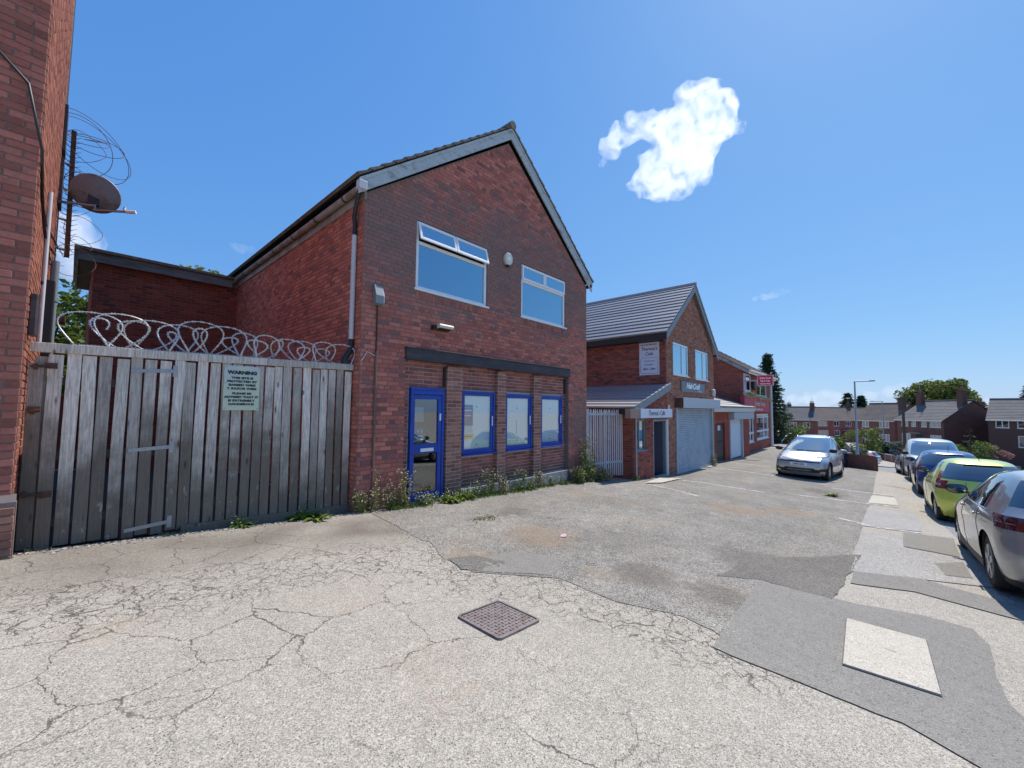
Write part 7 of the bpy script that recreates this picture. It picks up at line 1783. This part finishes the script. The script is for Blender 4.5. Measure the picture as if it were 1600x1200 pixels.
# ================================================================== WEEDS
def rosette(mb, g, c, n, L, w):
    for _ in range(n):
        a = g.uniform(0, 6.28); d = Vector((math.cos(a), math.sin(a), 0)); l = L*g.uniform(.5, 1.15); up = g.uniform(.35, 1.1); s = Vector((-d.y, d.x, 0))*w*g.uniform(.6, 1.2)
        p = [c + d*l*f + Vector((0, 0, l*up*(f - .75*f*f))) for f in (.05, .35, .7, 1.0)]; ww = (.35, 1.0, .8, .1)
        v = []
        for q_, k in zip(p, ww): v += [q_ - s*k + Vector((0, 0, .006)), q_ + s*k]
        mb.add(v, [(0,1,3,2), (2,3,5,4), (4,5,7,6)])
def stalks(sm, lm, g, c, n, h, spread, leaf, fl=None):
    for _ in range(n):
        a = g.uniform(0, 6.28); hh = h*g.uniform(.5, 1.1); b = c + Vector((g.gauss(0, spread*.35), g.gauss(0, spread*.2), 0)); t_ = b + Vector((math.cos(a)*spread*g.random(), math.sin(a)*spread*.6*g.random(), hh)); m_ = (b + t_)/2 + Vector((g.gauss(0, .03), g.gauss(0, .03), .03))
        sm.tube([b, m_, t_], [.0045, .0035, .002], 4, cap=False)
        for k in range(int(8 + hh*26)):
            f = g.uniform(.12, 1); p = b.lerp(m_, f*2) if f < .5 else m_.lerp(t_, f*2 - 1); s = leaf*g.uniform(.5, 1.3)*(1.2 - .6*f)
            d = Vector((g.gauss(0, 1), g.gauss(0, 1), g.gauss(.2, .5))).normalized()*s; o = d.orthogonal(); o.rotate(Matrix.Rotation(g.uniform(0, 6.28), 3, d)); o = o.normalized()*s*.34
            lm.add([p, p + d*.5 + o, p + d*1.1, p + d*.5 - o], [(0,1,2,3)])
        if fl is not None:
            for k in range(g.randint(2, 6)):
                p = t_ + Vector((g.gauss(0, .035), g.gauss(0, .035), g.uniform(-.10, .03))); s = g.uniform(.007, .016); fl.add([p + Vector((-s, 0, 0)), p + Vector((0, -s, s*.4)), p + Vector((s, 0, 0)), p + Vector((0, s, s*.6))], [(0,1,2,3)])
def weed(name, label, px, py, Y, h, n, spread, leaf, lm_, seed, flowers=True, ros=0, rl=.12, rw=.02, cat='weed', group=None):
    g = random.Random(seed); p = onY(px, py, Y); c = Vector((p.x, Y, surf(p.x, Y))); t = thing(name, label, cat, c, group)
    sm, lm, fm = MB(), MB(), MB()
    if ros: 
        for k in range(max(1, ros//14)): rosette(lm, g, c + Vector((g.gauss(0, spread*.5), g.gauss(0, .05), 0)), 14, rl, rw)
    if n: stalks(sm, lm, g, c, n, h, spread, leaf, fm if flowers else None)
    lm.build('leaves', M[lm_], t)
    if sm.v: sm.build('stems', M['stem'], t)
    if fm.v: fm.build('flower_heads', M['petal'], t, kind='stuff')
weed('dandelion', 'bright green broad leaved weed at the fence foot near the brick corner', 480, 818, 6.30, .2, 3, .15, .05, 'leaf_bright', 51, True, 60, .26, .035)
weed('dandelion', 'small dark green weed at the fence foot left of the broad leaved weed', 372, 826, 6.34, .15, 6, .15, .05, 'leaf_mid', 52, True, 42, .17, .02)
weed('tall_weed', 'yellowish tall weed at the brick corner beside the brown conduit', 568, 806, 6.18, .38, 9, .13, .045, 'leaf_olive', 53)
weed('tall_weed', 'wispy seeding weed right of the brown conduit', 592, 800, 6.16, .62, 10, .2, .04, 'leaf_dry', 54)
weed('tall_weed', 'dry seeding weed at the left edge of the blue door', 634, 792, 6.14, .62, 12, .22, .042, 'leaf_dry', 55)
weed('tall_weed', 'green and dry weeds in front of the blue door frame', 655, 786, 6.08, .28, 10, .25, .05, 'leaf_olive', 56, True, 20)
weed('dandelion', 'lush bright green leafy weed below the blue door', 702, 780, 6.02, .22, 8, .2, .05, 'leaf_bright', 57, True, 84, .24, .035)
weed('dandelion', 'bright green dandelion clump below the first blue window', 728, 775, 6.08, .25, 10, .22, .05, 'leaf_bright', 58, True, 70, .24, .022)
weed('tall_weed', 'yellow flowered weed between the first and second blue windows', 768, 768, 6.12, .5, 15, .26, .045, 'leaf_olive', 59, True, 14)
weed('tall_weed', 'tall green grassy weed below the second blue window', 812, 758, 6.16, .5, 13, .3, .05, 'leaf_mid', 60, True, 28, .3, .014)
weed('tall_weed', 'thin dry weed below the third blue window', 845, 752, 6.16, .42, 9, .14, .035, 'leaf_dry', 61)
weed('dandelion', 'small green weed at the right end of the concrete plinth', 880, 752, 6.12, .2, 6, .2, .04, 'leaf_mid', 62, True, 42, .18, .02)
weed('tall_weed', 'tall pale weed leaning on the left end of the palisade fence', 918, 750, 6.10, 1.25, 20, .34, .07, 'leaf_olive', 63, True, 20)
weed('bramble', 'reddish and yellow leafy bramble spreading at the palisade foot', 938, 752, 5.95, .42, 30, .5, .085, 'leaf_dry', 64, False, 42, .28, .03)
weed('bramble', 'brownish weed clump against the right brick corner', 905, 757, 6.0, .42, 24, .3, .06, 'leaf_olive', 65, True, 30, .2, .02)
weed('dandelion', 'small bright weed by the cafe corner downpipe', 996, 754, 5.45, .12, 4, .2, .04, 'leaf_bright', 66, True, 28, .16, .02)
weed('dandelion', 'yellow green weed growing by the rear wheel of the people carrier', 1301, 756, 1.05, .1, 4, .3, .04, 'leaf_olive', 67, False, 56, .22, .03)
weed('tall_weed', 'small pale weed at the right end of the grey roller shutter', 1116, 722, 5.5, .55, 8, .16, .06, 'leaf_dry', 68)
for k, (px, py, h_, lf) in enumerate(((615, 795, .3, 'leaf_olive'), (676, 784, .25, 'leaf_bright'), (748, 770, .28, 'leaf_mid'), (790, 764, .35, 'leaf_dry'), (828, 756, .3, 'leaf_olive'), (860, 752, .22, 'leaf_mid'))):
    weed('weed_tuft', ['short yellowish weed tuft between the brown conduit and blue door', 'low bright weed tuft under the right edge of the blue door', 'small green weed tuft under the first blue window', 'dry weed tuft by the second brick pier', 'yellowish weed tuft at the third brick pier', 'low green weed tuft under the third blue window'][k], px, py, 6.14, h_, 9, .2, .045, lf, 80 + k, True, 20, .14, .016)
p = onG(757, 811); g = random.Random(71); mb = MB()
for k in range(260):
    c = Vector((p.x + g.gauss(0, .14), p.y + g.gauss(0, .09), 0)); c.z = surf(c.x, c.y) + .008; s = g.uniform(.01, .03); d = Vector((g.gauss(0, 1), g.gauss(0, 1), .9)).normalized()*s; o = d.orthogonal().normalized()*s*.4; mb.add([c, c + d*.5 + o, c + d, c + d*.5 - o], [(0,1,2,3)])
mb.build('moss_patch', M['leaf_olive'], label='flat yellowish green moss patch in the dark asphalt before the shop', cat='moss')
mb = MB(); g = random.Random(72)
for k in range(3800):
    x = g.choice((g.uniform(3.3, 9.9), g.uniform(3.4, 7.5))); c = Vector((x, 6.22 - abs(g.gauss(0, .13)), 0)); 
    if noise.noise(Vector((x*1.6, 0, 4))) < -.15: continue
    c.z = surf(c.x, c.y) + .005; s = g.uniform(.02, .085); d = Vector((g.gauss(0, .6), g.gauss(0, .6), 1)).normalized()*s; o = d.orthogonal(); o.rotate(Matrix.Rotation(g.uniform(0, 6.28), 3, d)); o = o.normalized()*s*g.uniform(.08, .3); mb.add([c - o*.4, c + d*.55 + o, c + d, c + d*.55 - o, ], [(0,1,2,3)])
mb.build('weeds', M['leaf_mid'], kind='stuff')
mb = MB()
for k in range(900):
    x = g.uniform(-.2, 3.1); c = Vector((x, 6.46 - abs(g.gauss(0, .05)), 0)); 
    if noise.noise(Vector((x*2.6, 0, 7))) < .1: continue
    c.z = surf(c.x, c.y) + .004; s = g.uniform(.015, .05); d = Vector((g.gauss(0, .7), g.gauss(0, .7), 1)).normalized()*s; o = d.orthogonal().normalized()*s*.25; mb.add([c - o*.4, c + d*.55 + o, c + d, c + d*.55 - o], [(0,1,2,3)])
mb.build('weeds', M['leaf_dry'], kind='stuff')
# ================================================================== CLOUDS (lit volumes)
def cloud_mat(name, dens, sc, lo, hi):
    m = bpy.data.materials.new(name); m.use_nodes = True; t = m.node_tree; t.nodes.clear()
    out = t.nodes.new('ShaderNodeOutputMaterial'); v = t.nodes.new('ShaderNodeVolumePrincipled'); t.links.new(v.outputs[0], out.inputs['Volume'])
    v.inputs['Color'].default_value = (1, 1, 1, 1); v.inputs['Anisotropy'].default_value = .45
    geo = t.nodes.new('ShaderNodeNewGeometry'); n1 = t.nodes.new('ShaderNodeTexNoise'); n1.inputs['Scale'].default_value = sc; n1.inputs['Detail'].default_value = 9; n1.inputs['Roughness'].default_value = .68; n1.inputs['Distortion'].default_value = 1.1
    t.links.new(geo.outputs['Position'], n1.inputs['Vector'])
    mr = t.nodes.new('ShaderNodeMapRange'); mr.clamp = True; mr.inputs[1].default_value = lo; mr.inputs[2].default_value = hi; mr.inputs[3].default_value = 0; mr.inputs[4].default_value = dens
    t.links.new(n1.outputs[0], mr.inputs[0]); t.links.new(mr.outputs[0], v.inputs['Density']); return m
def cloud(label, puffs, dist, mat_, vox, depth=.8):
    """puffs: (px, py, radius px) in the photograph, given real size and depth at 'dist' metres."""
    g = random.Random(len(puffs)); bm = bmesh.new(); c0 = None
    for px, py, r_ in puffs:
        d_ = ray(px, py).normalized(); rad = r_/F_PX*dist*(F_PX/ray(px, py).length)
        c = d_*(dist + g.uniform(-1, 1)*rad*depth)
        bmesh.ops.create_icosphere(bm, subdivisions=2, radius=rad*.86, matrix=Matrix.Translation(c))
        for _ in range(10):
            n_ = Vector((g.gauss(0, 1), g.gauss(0, 1), g.gauss(0, 1))).normalized(); r2 = rad*g.uniform(.18, .42); c2 = c + n_*rad*g.uniform(.75, 1.0)
            bmesh.ops.create_icosphere(bm, subdivisions=1, radius=r2, matrix=Matrix.Translation(c2))
            for _ in range(3): bmesh.ops.create_icosphere(bm, subdivisions=1, radius=r2*.45, matrix=Matrix.Translation(c2 + Vector((g.gauss(0, 1), g.gauss(0, 1), g.gauss(0, 1))).normalized()*r2))
    me = bpy.data.meshes.new('cloud'); bm.to_mesh(me); bm.free(); me.materials.append(mat_)
    cen = sum((v.co for v in me.vertices), Vector())/len(me.vertices); me.transform(Matrix.Translation(-cen))
    o = bpy.data.objects.new('cloud', me); col.objects.link(o); o.location = cen
    r = o.modifiers.new('remesh', 'REMESH'); r.mode = 'VOXEL'; r.voxel_size = vox; r.use_smooth_shade = True
    o['label'] = label; o['category'] = 'cloud'; return o
m1 = cloud_mat('cloud_dense', .075, .075, .40, .66); m2 = cloud_mat('cloud_thin', .05, .05, .42, .7)
cloud('bright white ragged cloud in the blue sky above the cafe roof', [(1100, 150, 30), (1130, 160, 24), (1075, 165, 26), (1120, 190, 34), (1085, 195, 34), (1050, 195, 28), (1020, 200, 24), (990, 205, 20), (965, 215, 20), (950, 228, 16), (985, 185, 12), (960, 240, 12), (940, 255, 7),
       (1095, 225, 36), (1060, 240, 36), (1025, 255, 30), (1005, 280, 22), (1035, 285, 28), (1065, 275, 32), (1090, 260, 30), (1030, 305, 14), (1100, 285, 8), (1140, 172, 14), (1055, 300, 16)], 420, m1, 2.6)
cloud('soft white cloud low behind the satellite dish', [(112, 385, 26), (125, 355, 20), (135, 395, 24), (155, 380, 14), (118, 420, 28), (150, 415, 20), (100, 350, 24)], 420, cloud_mat('cloud_soft', .16, .03, .38, .65), 2.6)
cloud('thin wisp of cloud over the extension roof', [(362, 386, 9), (378, 388, 9), (392, 391, 7)], 420, m2, 1.6)
cloud('thin bright wisp of cloud right of the cafe roof', [(1180, 468, 5), (1195, 464, 7), (1210, 460, 8), (1224, 456, 6), (1232, 455, 4)], 420, m2, 1.4)
cloud('long faint cloud bank low above the houses', [(1240, 625, 12), (1265, 622, 12), (1290, 618, 14), (1310, 622, 12), (1280, 630, 14), (1360, 618, 10), (1390, 612, 12), (1410, 605, 10), (1540, 628, 9), (1565, 628, 9)], 700, cloud_mat('cloud_bank', .03, .03, .35, .7), 3.5)
